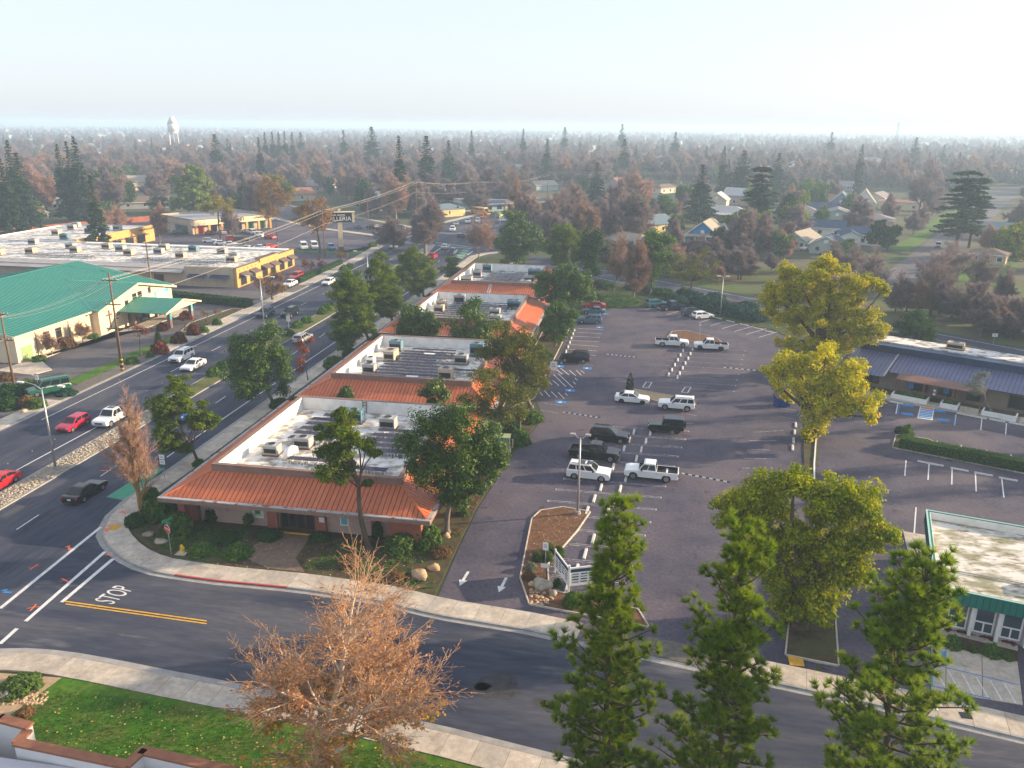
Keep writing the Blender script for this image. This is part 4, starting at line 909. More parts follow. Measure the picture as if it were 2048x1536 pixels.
# ------------------------------------------------------------------ barber building, right
bang = radians(-28)
bb = thing('barber_shop_building','long one-storey building with slate-blue sloped roof and planter boxes, at right','building',(30.4,119.8,0),bang)
BL = 58
MB().box(1,1.2,0,BL,11.5,2.9).build('wall',mat('dark_tan_wall',(.20,.16,.13),(.25,.2,.16),.8),bb)
MB().box(.4,6.2,2.91,BL,11.9,5.1).build('upper_wall',navy_band,bb)
MB().box(.2,8.0,5.101,BL,12.1,5.3).build('roof_deck',roof_white,bb)
MB().box(0.3,6.0,5.101,BL,7.9,5.16).build('upper_band_cap',navy_band,bb)
def blue_slope(x0,x1,y0,y1,z0,z1,nm='roof'):
    o = MB().slab([(x0,y0,z0),(x1,y0,z0),(x1,y1,z1),(x0,y1,z1)],.06).build(nm,purple_seam,bb)
    slope_panels(o,(x0,y0,z0 + .065),(x1,y0,z0 + .065),(0,y1 - y0,z1 - z0),0,.55,purple_roof)
blue_slope(6.0,24.0,.2,6.1,2.75,4.05);blue_slope(-.8,5.6,-2.0,6.1,2.5,4.02,'wing_roof');blue_slope(24.2,46,-2.0,6.1,2.5,4.02,'wing_roof')
MB().bar((5.8,-2.0,2.7),(5.8,6.1,4.15),.25,.12).bar((24.1,-2.0,2.7),(24.1,6.1,4.15),.25,.12).build('hip_cap',grey_metal,bb)
MB().slab([(7.5,-2.2,2.6),(18.5,-2.2,2.6),(18.5,.19,2.95),(7.5,.19,2.95)],.12).build('porch_roof',mat('rusty_porch',(.16,.085,.07),(.21,.115,.09),.8,rough=.6),bb)
for x in (7.7,11.2,14.8,18.2): MB().box(x - .12,-2.0,0,x + .12,-1.76,2.6).build('porch_post',wood_dark,bb)
for x in (2.5,9,12.5,16,21,27,31,35):
    w = MB().box(x,1.1,.5,x + 2.2,1.199,2.4).build('window',wood_dark,bb);MB().box(x + .12,1.08,.6,x + 2.08,1.099,2.3).build('pane',glass_dark,w)
for i,(x,w_) in enumerate(((1.0,2.2),(7.4,4.6),(13.6,2.2),(18.6,4.0),(26,7))):
    p_ = thing('planter_box','white planter box before the barber building, %s from the left' % ORD[i],'planter',bb.matrix_basis @ Vector((x,-3.2,0)),bang,'planters before the barber building')
    MB().box(0,0,0,w_,.18,.75).box(0,.181,0,.18,1.8,.75).box(w_ - .18,.181,0,w_,1.8,.75).build('wall',white_paint,p_);MB().box(.19,.19,0,w_ - .19,1.8,.6).build('soil',bed_m,p_)
for k in range(4):
    MB().box(16.0 + .55 * 0,-3.9 + .45 * k,0,18.2,-3.45 + .45 * k,.15 + .14 * k).build('step',concrete,bb)
    MB().box(23.0,-3.9 + .45 * k,0,25.4,-3.45 + .45 * k,.15 + .14 * k).build('step',concrete,bb)
bp = thing('barber_pole','red white and blue striped barber pole under the porch','barber pole',bb.matrix_basis @ Vector((12.6,-2.45,1.3)),bang)
for k in range(6): MB().cyl((0,0),.16,.18 * k,.18 * k + .179,12).build('stripe',(sign_red,sign_white,paint_b)[k % 3],bp)
MB().cyl((0,0),.2,1.08,1.3,12,.08).build('cap',dark_metal,bp);MB().cyl((0,0),.2,-.15,-.001,12).build('base',dark_metal,bp)
for i,(x,y) in enumerate(((1.6,9.8),(12.5,10.0))): hvac(bb.matrix_basis @ Vector((x,y,5.3)),(2.2,1.4,1.0),hv_tan,('air conditioner at the left end of the barber building roof','low air conditioner on the white roof edge of the barber building')[i],bang)

# ------------------------------------------------------------------ clinic, right foreground
dang = radians(-14.5)
dn = thing('clinic','small clinic with green fascia and stained flat roof, at the right edge','building',(22.6,55.9,0),dang)
DW,DD = 20.0,13.6
MB().box(1.0,1.0,0,DW,DD - .6,3.0).build('wall',lav_wall,dn)
MB().box(.3,.3,3.001,DW,DD - .3,3.35).build('roof_deck',mossy_roof,dn)
for b in ((0,0,DW,.28),(0,DD - .28,DW,DD),(0,.281,.28,DD - .281)): MB().box(b[0],b[1],2.9,b[2],b[3],4.0).build('fascia',green_fascia,dn)
rb = MB()
for x in np.arange(.3,DW,.42): rb.box(x - .02,-.03,2.92,x + .02,-.002,3.98)
for y in np.arange(.3,DD,.42): rb.box(-.03,y - .02,2.92,-.002,y + .02,3.98)
rb.build('fascia_ribs',mat('green_rib',(0.008,0.10,0.08),rough=.5),dn)
for b in ((.281,.281,DW,.34),(.281,DD - .34,DW,DD - .281),(.281,.341,.34,DD - .341)): MB().box(b[0],b[1],3.351,b[2],b[3],3.98).build('inner_parapet',par_white,dn)
MB().box(-.02,-.02,4.001,DW,.12,4.04).box(-.02,.121,4.001,.12,DD + .02,4.04).box(.121,DD - .12,4.001,DW,DD + .02,4.04).build('coping',mat('mint_coping',(.35,.52,.48),rough=.5),dn)
for k in range(3):
    x = 1.3 + 1.75 * k;w = MB().box(x,.93,.45,x + 1.35,.999,2.75).build('window',white_paint,dn)
    MB().box(x + .12,.91,1.45,x + 1.23,.929,2.65).box(x + .12,.911,.6,x + .62,.928,1.3).box(x + .73,.911,.6,x + 1.23,.928,1.3).build('pane',glass_blue,w)
    MB().box(x - .3,.55,.2,x - .06,.999,2.9).build('pilaster',white_paint,dn)
MB().box(6.35,.55,.2,6.6,.999,2.9).build('pilaster',white_paint,dn)
MB().box(9.6,.92,.1,10.8,.999,2.3).build('door',door_brown,dn)
for k,(a,n_) in enumerate(((7.5,5),(7.05,10),(7.4,7))): letter_marks('wall_lettering',dn,(a,.985,2.25 - .36 * k),(1,0,0),n_,.26,.2,sign_white)
MB().box(6.9,.96,2.53,8.9,.985,2.56).box(7.0,.96,1.38,9.0,.985,1.41).build('wall_emblem_line',sign_white,dn)
for k in range(3): MB().box(-.2 - .32 * 0,3 + 3 * k,3.36,.2,3.2 + 3 * k,3.37)
hvac(dn.matrix_basis @ Vector((9.2,5.2,3.35)),(1.5,1.4,1.2),hv_grey,'grey air conditioner on the stained clinic roof',dang)
hvac(dn.matrix_basis @ Vector((11.4,6.4,3.35)),(1.9,1.7,1.0),sign_white,'white air conditioner at the right edge on the clinic roof',dang)
MB().tube([(.6,4.2,3.42),(5,4.3,3.45),(10.5,4.1,3.42)],.05,6).build('roof_conduit',hv_grey,dn)
sheet('clinic_path',[z9(1560,705),z9(2010,800),z9(2010,860),z9(1560,748)],0.125,concrete)

# ------------------------------------------------------------------ stucco building in the near left corner
sb = thing('stucco_building','white stucco building with tiled parapet coping, near left corner','building',(-36,26,0))
coping_t = mat('tile_coping',(.30,.13,.07),(.24,.10,.06),2,rough=.7);stucco_w = mat('white_stucco',(.62,.60,.60),(.68,.66,.66),.8,rough=.9)
def wall_run(pts,z,t=.45,h=None):
    for (a,b) in zip(pts[:-1],pts[1:]):
        a,b = Vector(a),Vector(b);d = (b - a).normalized();nn = Vector((-d.y,d.x)) * t / 2
        f = lambda p: (p.x + 36,p.y - 26)
        MB().prism([f(a - nn),f(b - nn),f(b + nn),f(a + nn)],0,z).build('parapet_wall',stucco_w,sb)
        nn = nn * 1.25
        MB().prism([f(a - nn - d * .1),f(b - nn + d * .1),f(b + nn + d * .1),f(a + nn - d * .1)],z + .002,z + .14 + .006 * (int(a.x * 10) % 3)).build('coping',coping_t,sb)

wall_run([(-52,32.2),(-34.1,31.85),(-32.1,31.6)],4.0);wall_run([(-32.0,31.3),(-31.9,30.5),(-25.1,30.05),(-24.9,31.1),(-19.4,30.6),(-19.2,24)],3.9)
MB().box(-16,-16,0,-1,5.3,3.3).box(-.99,-16,0,16.5,4.0,3.3).build('roof_deck',mat('lilac_membrane',(.44,.43,.47),(.5,.49,.53),.6),sb)
# ------------------------------------------------------------------ houses
shingle = {}
def shing(k,a,b): shingle[k] = mat('shingle_' + k,a,b,1.2,rough=.9,bump=.2,bscale=6)
shing('grey',(.15,.145,.145),(.20,.195,.195));shing('tan',(.27,.23,.19),(.33,.29,.24));shing('navy',(.035,.06,.12),(.05,.08,.14));shing('brown',(.13,.095,.08),(.18,.13,.11));shing('mauve',(.19,.165,.175),(.24,.21,.22));shing('pale',(.36,.36,.37),(.43,.43,.43));shing('rust',(.27,.12,.07),(.31,.15,.09));shing('bluegrey',(.10,.15,.19),(.13,.18,.22))
paints = dict(white=mat('house_white',(.62,.62,.60),(.68,.68,.66),.8),cream=mat('house_cream',(.55,.47,.34),(.6,.52,.4),.8),blue=mat('house_blue',(.012,.19,.44),(.016,.23,.48),.6,rough=.7),sage=mat('house_sage',(.30,.37,.29),(.34,.41,.33),.8),mint=mat('house_mint',(.33,.41,.38),(.38,.46,.43),.8),
              tan=mat('house_tan',(.40,.30,.20),(.45,.35,.25),.8),yellow=mat('house_yellow',(.58,.44,.18),(.62,.48,.22),.8),grey=mat('house_grey',(.28,.29,.30),(.33,.34,.35),.8),pink=mat('house_pink',(.45,.33,.29),(.5,.38,.33),.8),bluegrey=mat('house_bluegrey',(.20,.26,.31),(.24,.30,.35),.8))
def house(loc,rz,w,d,h,rise,wall,roof,label,kind='gable',chimney=None,porch=False,group='houses of the neighbourhood',wing=None,nwin=3,garage=False):
    """w along local x, d along local y; gable ends on +-x unless kind == 'front' (gable to the street, -y)"""
    r = thing('house',label,'house',loc,rz,group)
    wm,rm = paints[wall],shingle[roof];X,Y = w / 2,d / 2;o = .5
    if kind == 'front':
        MB().add([(-X,-Y,0),(X,-Y,0),(X,Y,0),(-X,Y,0),(-X,-Y,h),(X,-Y,h),(X,Y,h),(-X,Y,h),(0,-Y,h + rise),(0,Y,h + rise)],
                 [(0,1,5,8,4),(1,2,6,5),(2,3,7,9,6),(3,0,4,7),(4,8,9,7),(5,6,9,8)]).build('wall',wm,r)
        s = rise / X;q = MB()
        q.slab([(X + o,-Y - o,h - s * o),(X + o,Y + o,h - s * o),(0,Y + o,h + rise),(0,-Y - o,h + rise)],.14).slab([(0,-Y - o,h + rise),(0,Y + o,h + rise),(-X - o,Y + o,h - s * o),(-X - o,-Y - o,h - s * o)],.14)
        rf = q.build('roof',rm,r)
        MB().bar((X + o,-Y - o - .03,h - s * o + .05),(0,-Y - o - .03,h + rise + .08),.08,.26).bar((-X - o,-Y - o - .03,h - s * o + .05),(0,-Y - o - .03,h + rise + .08),.08,.26).build('rake_trim',white_paint,rf)
    elif kind == 'gable':
        MB().add([(-X,-Y,0),(X,-Y,0),(X,Y,0),(-X,Y,0),(-X,-Y,h),(X,-Y,h),(X,Y,h),(-X,Y,h),(-X,0,h + rise),(X,0,h + rise)],
                 [(0,1,5,4),(1,2,6,9,5),(2,3,7,6),(3,0,4,8,7),(4,5,9,8),(6,7,8,9)]).build('wall',wm,r)
        s = rise / Y;q = MB()
        q.slab([(-X - o,-Y - o,h - s * o),(X + o,-Y - o,h - s * o),(X + o,0,h + rise),(-X - o,0,h + rise)],.14).slab([(-X - o,0,h + rise),(X + o,0,h + rise),(X + o,Y + o,h - s * o),(-X - o,Y + o,h - s * o)],.14)
        rf = q.build('roof',rm,r)
        MB().box(-X - o,-Y - o - .06,h - s * o - .1,X + o,-Y - o - .003,h - s * o + .12).build('eave_trim',white_paint,rf)
    else:
        MB().box(-X,-Y,0,X,Y,h).build('wall',wm,r)
        k = max(.3,X - Y);q = MB();e = [(-X - o,-Y - o,h),(X + o,-Y - o,h),(X + o,Y + o,h),(-X - o,Y + o,h)];t = [(-k,0,h + rise),(k,0,h + rise)]
        q.add(e + t,[(0,1,5,4),(1,2,5),(2,3,4,5),(3,0,4),(3,2,1,0)])
        rf = q.build('roof',rm,r)
        MB().box(-X - o - .02,-Y - o - .06,h - .18,X + o + .02,-Y - o - .003,h - .003).build('eave_trim',white_paint,rf)
    for k in range(nwin):
        x = -X + (k + .5) * w / nwin
        wn_ = MB().box(x - .75,-Y - .05,.9,x + .75,-Y - .003,2.3).build('window',white_paint,r);MB().box(x - .62,-Y - .06,1.0,x + .62,-Y - .051,2.2).build('pane',glass_dark,wn_)
    for sx in (-1,1):
        wn_ = MB().box(sx * X - .05,-.7,.9,sx * X + .05,.7,2.3).build('window',white_paint,r);MB().box(sx * X - .06,-.58,1.0,sx * X + .06,.58,2.2).build('pane',glass_dark,wn_)
    if kind == 'front' and rise > 2: wn_ = MB().box(-.6,-Y - .05,h + .3,.6,-Y - .003,h + 1.3).build('attic_window',white_paint,r)
    if garage: MB().box(X * .2,-Y - .08,.05,X * .2 + 3.6,-Y - .003,2.2).build('garage_door',white_paint,r)
    if chimney: MB().box(chimney - .4,.6,h,chimney + .4,1.4,h + rise + .9).build('chimney',shingle['rust'],rf)
    if porch:
        MB().slab([(-X - .6,-Y - 3.0,h - .5),(X + .6,-Y - 3.0,h - .5),(X + .6,-Y - .02,h + .1),(-X - .6,-Y - .02,h + .1)],.12).build('porch_roof',rm,r)
        for x in (-X,-X / 3,X / 3,X): MB().box(x - .1,-Y - 2.8,0,x + .1,-Y - 2.6,h - .5).build('porch_post',white_paint,r)
    if wing:
        a,b,c = wing;MB().add([(X * a - b / 2,-Y - c,0),(X * a + b / 2,-Y - c,0),(X * a + b / 2,-Y,0),(X * a - b / 2,-Y,0),(X * a - b / 2,-Y - c,h),(X * a + b / 2,-Y - c,h),(X * a + b / 2,-Y,h),(X * a - b / 2,-Y,h),(X * a,-Y - c,h + b * .22),(X * a,-Y,h + b * .22)],[(0,1,5,8,4),(1,2,6,5),(3,0,4,7),(2,3,7,9,6)]).build('wing_wall',wm,r)
        MB().slab([(X * a + b / 2 + .4,-Y - c - .4,h - .17),(X * a + b / 2 + .4,-Y + 3,h - .17),(X * a,-Y + 3,h + b * .22),(X * a,-Y - c - .4,h + b * .22)],.14).slab([(X * a,-Y - c - .4,h + b * .22),(X * a,-Y + 3,h + b * .22),(X * a - b / 2 - .4,-Y + 3,h - .17),(X * a - b / 2 - .4,-Y - c - .4,h - .17)],.14).build('wing_roof',rm,r)
    return r
rdl = atan2(rs_dir.y,rs_dir.x) - pi / 2         # turned with the residential street
cdl = atan2(CD.y,CD.x)                          # turned with the cross street
def hp(u,v): return G(u,v)
house(hp(1412,484),radians(-14),10,16,3.4,3.9,'blue','tan','bright blue house with white trim and pale shingle gable roof','front',porch=True)
house(hp(1600,494),radians(-30),8,13,3.0,2.3,'mint','tan','small pale green house with tan gabled roof behind the yellow-leaved tree','front')
house(hp(1655,505),radians(-22),9,9,3.0,2.3,'mint','navy','grey-green cottage with navy shingle roof, nearest house by the creek','front',nwin=2)
house(hp(1640,470),radians(-14),16,9,3.2,2.2,'white','navy','long white house with navy roof behind the small cottages','gable')
house(hp(1722,487),radians(-10),15,9,3.3,2.3,'white','navy','white house with navy hip roof beside the dark round tree','hip',wing=(-.5,6,3))
house(hp(1672,447),radians(-12),19,12,3.2,3.0,'sage','mauve','pale green bungalow with wide gable and chimney','front',chimney=-5,wing=None)
house(hp(1600,440),radians(-8),16,14,3.2,3.2,'grey','mauve','grey house with broad mauve hip roof beside the dark conical tree','hip')
house(hp(1735,452),radians(-16),18,12,3.0,2.0,'pink','mauve','low house with mauve hip roof by the residential street','hip')
house(hp(1726,425),radians(-14),9,14,4.6,5.6,'white','tan','tall white house with steep pointed gable','front',porch=True)
house(hp(1680,424),radians(-14),10,12,4.4,4.6,'bluegrey','bluegrey','blue-grey house with timbered gable left of the tall white one','front',porch=True)
house(hp(1800,418),radians(-20),18,12,3.8,.6,'cream','rust','flat-roofed tan brick house by the street trees','hip')
house(hp(1450,440),radians(-10),18,10,3.2,2.6,'cream','pale','house with pale flaking roof behind the blue house','hip',porch=True)
house(hp(1435,418),radians(-14),9,11,4.6,3.0,'cream','pale','two-storey cream house with pale roof behind the flaking one','front')
house(hp(2010,478),radians(-20),26,14,3.2,2.4,'tan','bluegrey','long low house with blue-grey roof right of the big cedar','gable')
house(hp(1975,525),radians(-25),9,8,2.8,1.4,'tan','brown','small tan garage with brown roof below the big cedar','hip')
house(hp(1375,440),radians(-5),5,8,4.2,2.2,'yellow','grey','narrow sunlit yellow house left of the blue house','front')
house(hp(1180,390),radians(8),12,9,3.2,2.4,'mint','bluegrey','small mint house behind the junction trees','front')
house(hp(893,400),radians(30),11,12,4.4,3.2,'white','grey','white two-storey house with porch across the junction','front',porch=True)
house(hp(988,385),radians(20),9,11,4.8,3.4,'yellow','grey','yellow two-storey house beyond the navy-roofed building','front')
house(hp(843,405),radians(25),11,12,4.4,3.0,'bluegrey','grey','grey-blue house half hidden by bare trees across the junction','front',porch=True)
house(hp(110,418),radians(40),20,9,2.8,2.0,'cream','tan','ranch house with pale roof and white garage at far left','gable',wing=(.6,6,4),garage=True,chimney=-3)
house(hp(195,410),radians(30),18,10,2.8,2.4,'tan','brown','brown-roofed ranch house beside the dark evergreens','gable',wing=(.3,7,3))
house(hp(290,415),radians(35),20,10,2.8,2.0,'grey','brown','dark-roofed house left of the big round green tree','gable')
house(hp(82,440),radians(20),4,5,2.6,1.0,'cream','tan','tiny cream shed before the ranch house','front',nwin=1)
# the rest of the neighbourhood, as far as houses can be told apart
HOUSES = []
hr = random.Random(11)
walls_ = list(paints);roofs_ = list(shingle)
spots = []
def far_house_spot(x,y):
    return all(hypot(x - a,y - b) > 21 for a,b in spots)
def inview(x,y,m=1.12):
    w = Vector((x,y,-CAM_H)).dot(FWD)
    if w < 5: return False
    u = Vector((x,y,-CAM_H)).dot(RGT) / w * FPX
    return abs(u) < 1024 * m
protos = [house((0,-4000 - 40 * i,0),0,*((16,10,3,2.4),(12,14,3.2,2.6),(18,9,3,2.0),(11,12,4.6,3.2))[i],'white','grey','x',('gable','front','hip','front')[i],nwin=3) for i in range(4)]
tries = 0
def on_road(x,y):
    p = Vector((x,y)) - C0;t,o_ = p.dot(CD),p.dot(CN)
    if -250 < t < 300 and abs(o_) < 17: return True
    q = Vector((x,y)) - Vector((61,203));t,o_ = q.dot(rs_dir),q.dot(rs_n)
    if -40 < t < 430 and abs(o_) < 13: return True
    if y > 235 and abs(x - (-62 + (y - 262) * .22)) < 22 and y < 480: return True
    return False
while len(spots) < 78 and tries < 6000:
    tries += 1
    D = 250 + 520 * hr.random() ** 1.3;a = radians(hr.uniform(-43,26))
    x,y = D * sin(a),D * cos(a)
    if not inview(x,y) or on_road(x,y) or y < 235 + .2 * x: continue
    if -215 < x < -85 and y < 330: continue
    if -330 < x < -120 and y < 420 and hr.random() < .7: continue
    if x > 10 and 110 < y - 0 < 250 - .4 * x: continue
    if not far_house_spot(x,y): continue
    near = any(hypot(x - o_.location.x,y - o_.location.y) < 17 for o_ in bpy.data.objects if o_.name.startswith('house') and o_.location.y > 0 and o_.parent is None) if D < 480 else False
    if near: continue
    spots.append((x,y));p_ = hr.choice(protos)
    wc,rc = hr.choice(walls_),hr.choice(roofs_)
    if wc == 'blue': wc = 'white'
    copy_thing(p_,(x,y,0),hr.choice((0,pi / 2,pi,-pi / 2)) + (cdl if x < 40 else rdl) + hr.uniform(-.1,.1),'%s-walled house with %s roof among the distant trees' % (wc,rc),'distant houses',recolor={'wall': paints[wc],'roof': shingle[rc]})
for p_ in protos:
    for ch in list(p_.children):
        for g in list(ch.children): bpy.data.objects.remove(g)
        bpy.data.objects.remove(ch)
    bpy.data.objects.remove(p_)
# pale far commercial roofs and the water tower
for i,(u,v,w_,d_,h_,m) in enumerate(((210,262,60,30,7,'cream'),(30,268,30,25,8,'white'),(150,282,90,25,5,'cream'),(330,284,60,25,5,'white'),(280,286,50,25,5,'cream'),(455,254,130,60,10,'white'),(485,252,40,40,25,'white'),(870,262,80,30,6,'white'),(1005,266,80,30,6,'white'),(1560,330,34,18,5,'white'),(1600,322,40,18,5,'cream'),(1680,322,40,18,5,'white'),(1760,336,60,16,4,'pale' if False else 'white'),(1920,345,60,16,4,'white'),(1530,345,20,12,5,'white'))):
    x,y = G(u,v);D = hypot(x,y)
    b_ = thing('distant_building',('wide cream','small white','long low cream','low white','flat cream','huge pale warehouse-like','tall pale block-like','thin white','thin pale','white commercial','cream commercial','white flat-roofed','long white low','white roadside','small white shop')[i] + ' distant building on the plain, ' + ('far left','at the left edge','left above the conifers','left of the water tower','below the water tower','left of centre at the horizon','beside the warehouse at the horizon','behind the tall conifers','right of centre at the horizon','right, before the red sign','right, behind the cypress pair','right of the red sign','right, behind the tall cypress','near the right edge','right, left of the red sign')[i],'building',(x,y,0),radians(-10))
    MB().box(-w_ / 2,-d_ / 2,0,w_ / 2,d_ / 2,h_).build('wall',paints[m],b_);MB().box(-w_ / 2 - .3,-d_ / 2 - .3,h_ + .01,w_ / 2 + .3,d_ / 2 + .3,h_ + .5).build('roof',shingle['pale'],b_)
    for k in range(4): MB().box(-w_ / 2 + (k + .3) * w_ / 4,-d_ / 2 - .06,1,-w_ / 2 + (k + .7) * w_ / 4,-d_ / 2 - .01,2.6).build('window',glass_dark,b_)
x,y,_ = at_dist(345,250,1000.0);wt = thing('water_tower','white domed water tower on the left horizon','water tower',(x,y,0))
k = 1.83
MB().cyl((0,0),3.1 * k,14.5 * k,19 * k,16).cyl((0,0),3.1 * k,19 * k + .01,23 * k,16,1.1 * k).cyl((0,0),1.4 * k,13 * k,14.49 * k,16,3.1 * k).build('tank',paints['white'],wt,True)
for t in range(6): MB().bar((2.9 * k * cos(t * pi / 3),2.9 * k * sin(t * pi / 3),0),(2.6 * k * cos(t * pi / 3),2.6 * k * sin(t * pi / 3),14.4 * k),.3 * k).build('leg',paints['white'],wt)
# fence behind the mall
fz = thing('brick_red_fence','long brick-red fence behind the mall alley','fence',(-205,240,0))
P_ = resample([(-222,205),(-209.6,237),(-191,276),(-184,289)],2.4)
redf = mat('redwood_fence',(.24,.075,.045),(.30,.10,.06),1.2,rough=.9,objvar=.12)
for a,b in zip(P_[:-1],P_[1:]):
    d_ = b - a;MB().cbox(((a.x + b.x) / 2 + 205,(a.y + b.y) / 2 - 240,1.0),(d_.length - .06,.08,2.0),atan2(d_.y,d_.x)).build('fence_panel',redf,fz)
# ------------------------------------------------------------------ street furniture
def street_lamp(loc,h,arms,label,m=metal_pole,base=True):
    r = thing('street_lamp',label,'street lamp',loc,0,'street lamps')
    MB().tube([(0,0,0),(0,0,h * .5),(0,0,h)],[.13,.10,.07],8).build('pole',m,r,True)
    if base: MB().cyl((0,0),.3,0,.35,10).build('base',gutter_m,r)
    for (ax,ay) in arms:
        a = MB().tube([(0,0,h - .1),(ax * .35,ay * .35,h + .35),(ax * .75,ay * .75,h + .5),(ax,ay,h + .5)],.045,6).build('arm',m,r,True)
        d = Vector((ax,ay)).normalized();MB().cbox((ax + d.x * .25,ay + d.y * .25,h + .48),(.75,.26,.14),atan2(ay,ax)).build('lamp_head',sign_white,a)
    return r
street_lamp((-61.4,70.6,.14),9.2,((-2.3,.2),(2.3,-.2)),'twin-armed street lamp standing in the rocky median')
street_lamp((*G(528,650),.1),8.6,((-2.2,0),(2.2,0)),'twin-armed street lamp before the mall driveway')
street_lamp((*G(738,590),.1),9.0,((-2.6,.3),),'street lamp with banners beside the mall lawn')
street_lamp((*G(794,478),.1),9.0,((2.6,1.0),),'street lamp on the corner left of the junction')
street_lamp((*G(853,452),.1),9.6,((-2.4,0),),'tall street lamp behind the traffic signals')
street_lamp((*G(1155,1030),.1),8.0,(),'parking lot lamp post on the bark island')
p0 = bpy.data.objects[-1] if False else None
pl = [o for o in C.objects if o.get('label') == 'parking lot lamp post on the bark island'][0]
for s in (-1,1):
    a = MB().tube([(0,0,7.9),(s * .25,0,7.95),(s * .5,.1,8.2)],.05,6).build('arm',metal_pole,pl,True);MB().cbox((s * .72,.1,8.25),(.5,.35,.16)).build('lamp_head',hv_grey,a)
street_lamp((*G(1440,632),.08),7.5,((-.6,0),(.6,0)),'slim lamp post at the rear edge of the parking lot',base=False)
street_lamp((*G(555,487),.02),7.0,((-.8,0),(.8,0)),'lamp post in the mall car park',dark_metal)
bn = thing('lamp_banner','dark blue and white banner pair on the mall lawn lamp','banner',(*G(738,590),3.6))
for s in (-1,1): MB().box(s * .45 - .33,-.03,0,s * .45 + .33,.03,1.7).build('cloth',sign_black if s < 0 else navy_band,bn);MB().box(s * .45 - .2,-.04,.8,s * .45 + .2,-.031,1.3).build('emblem',sign_white,bn)

POLES = []
def utility_pole(loc,h,label,rz=0.0,arms=(1.2,),m=wood_pole,r0=.17):
    r = thing('utility_pole',label,'utility pole',loc,rz,'utility poles')
    MB().tube([(0,0,0),(0,0,h)],[r0,r0 * .7],8).build('pole',m,r,True)
    for a in arms:
        c = MB().box(-1.25,-.07,h - a,1.25,.07,h - a + .16).build('crossarm',wood_pole,r)
        for x in (-1.1,-.5,.5,1.1): MB().cyl((x,0),.06,h - a + .165,h - a + .36,6).build('insulator',hv_grey,c)
    POLES.append((loc,h,rz,arms));return r
def top_of(u0,v0,u1,v1):
    x,y = G(u0,v0);return (x,y,0),at_dist(u1,v1,hypot(x,y))[2]
pp = []
for (u0,v0,u1,v1),lb,arms in (((28,768,8,622),'weathered utility pole with crossarm at the left edge by the van',(.5,4.2)),((246,742,227,545),'tall utility pole with yellow-striped foot before the church',(1.2,4.8)),((308,610,283,484),'utility pole behind the church beside the mall',(1.0,3.5)),((650,516,640,405),'utility pole beside the mall end wall',(2.2,)),((834,452,832,350),'utility pole at the junction corner',(3.4,)),((955,425,953,352),'utility pole in front of the navy-roofed building',(4.0,)),((1095,395,1094,340),'utility pole right of the navy-roofed building',(1.0,)),((737,460,736,402),'short utility pole on the cross street',(.3,))):
    loc,h = top_of(u0,v0,u1,v1);pp.append((loc,h));utility_pole(loc,h,lb,0.0,arms)
loc,h = top_of(243,742,230,655);utility_pole(loc,h,'short leaning stub pole beside the striped utility pole',0.3,(.25,),r0=.11)
sp_ = [o for o in C.objects if o.get('label','').startswith('tall utility pole with yellow')][0]
for k in range(5): MB().cyl((0,0),.19,.3 + .36 * k,.48 + .36 * k,10).build('warning_band',paint_y if k % 2 == 0 else sign_black,sp_)
st_ = [o for o in C.objects if o.get('label','').startswith('short leaning stub')][0]
for k in range(4): MB().cyl((0,0),.13,.3 + .36 * k,.48 + .36 * k,10).build('warning_band',paint_y if k % 2 == 0 else sign_black,st_)
# wires
wire_m = mat('cable',(.52,.47,.42),rough=.5)
def wire(p,q,sag,label,r=.02,n=10):
    p,q = Vector(p),Vector(q)
    pts = [p.lerp(q,t / n) - Vector((0,0,sag * 4 * (t / n) * (1 - t / n))) for t in range(n + 1)]
    o = MB().tube(pts,r,4,False).build('power_line',wire_m);tag(o,label,'power line','overhead power lines')
names = ['from the left edge pole to the striped pole','from the striped pole to the mall end pole','from the mall end pole to the junction pole','from the junction pole to the bus-side pole','from the bus-side pole to the rightmost pole']
chain = [pp[0],pp[1],pp[3],pp[4],pp[5],pp[6]]
pre = Vector((-62,15,0));
for i in range(5):
    (a,ha),(b,hb) = chain[i],chain[i + 1]
    for j,(ox,dz) in enumerate(((-1.1,-1.0),(1.1,-1.0),(0,-4.6),(-.5,-1.0))):
        if i > 2 and j == 3: continue
        za,zb = ha + dz,hb + dz - (1.4 if i >= 1 else 0)
        if i >= 2: za = ha + dz - 1.4
        wire((a[0] + ox,a[1],za),(b[0] + ox,b[1],zb),.9 if i < 4 else 1.6,('left upper','right upper','lower','middle')[j] + ' power line ' + names[i])
for j in range(3): wire((pp[0][0][0] + (-1.1,1.1,0)[j],pp[0][0][1],pp[0][1] - (.4,.4,4)[j]),(-90 + j,30,9.5 - j),.5,('left','right','low')[j] + ' power line running from the left edge pole out of the picture')
wire((pp[1][0][0],pp[1][0][1],pp[1][1] - 4.8),(-93.6,128,5.4),.5,'service wire from the striped pole to the church gable')
a,ha = pp[6]
for j in range(2): wire((a[0],a[1],ha - 1 - j),(180,640,14 - j),3.0,('upper','lower')[j] + ' power line crossing from the rightmost pole towards the residential side')
for i,(u,v,h) in enumerate(((1453 + 60,372,13),(1600,345,12),(1710,325,13))):
    x,y = G(u,v);utility_pole((x,y,0),h,'utility pole among the right hand houses, ' + ('left','middle','right')[i] + ' one',radians(40),(.5,))
fa = [(*G(1513,372),12.3),(*G(1600,345),11.3),(*G(1710,325),12.3)]
for i in range(2):
    for j in range(2): wire((fa[i][0] + j,fa[i][1],fa[i][2]),(fa[i + 1][0] + j,fa[i + 1][1],fa[i + 1][2]),1.5,('near','far')[j] + ' power line over the right hand houses, ' + ('left','right')[i] + ' span',.05)

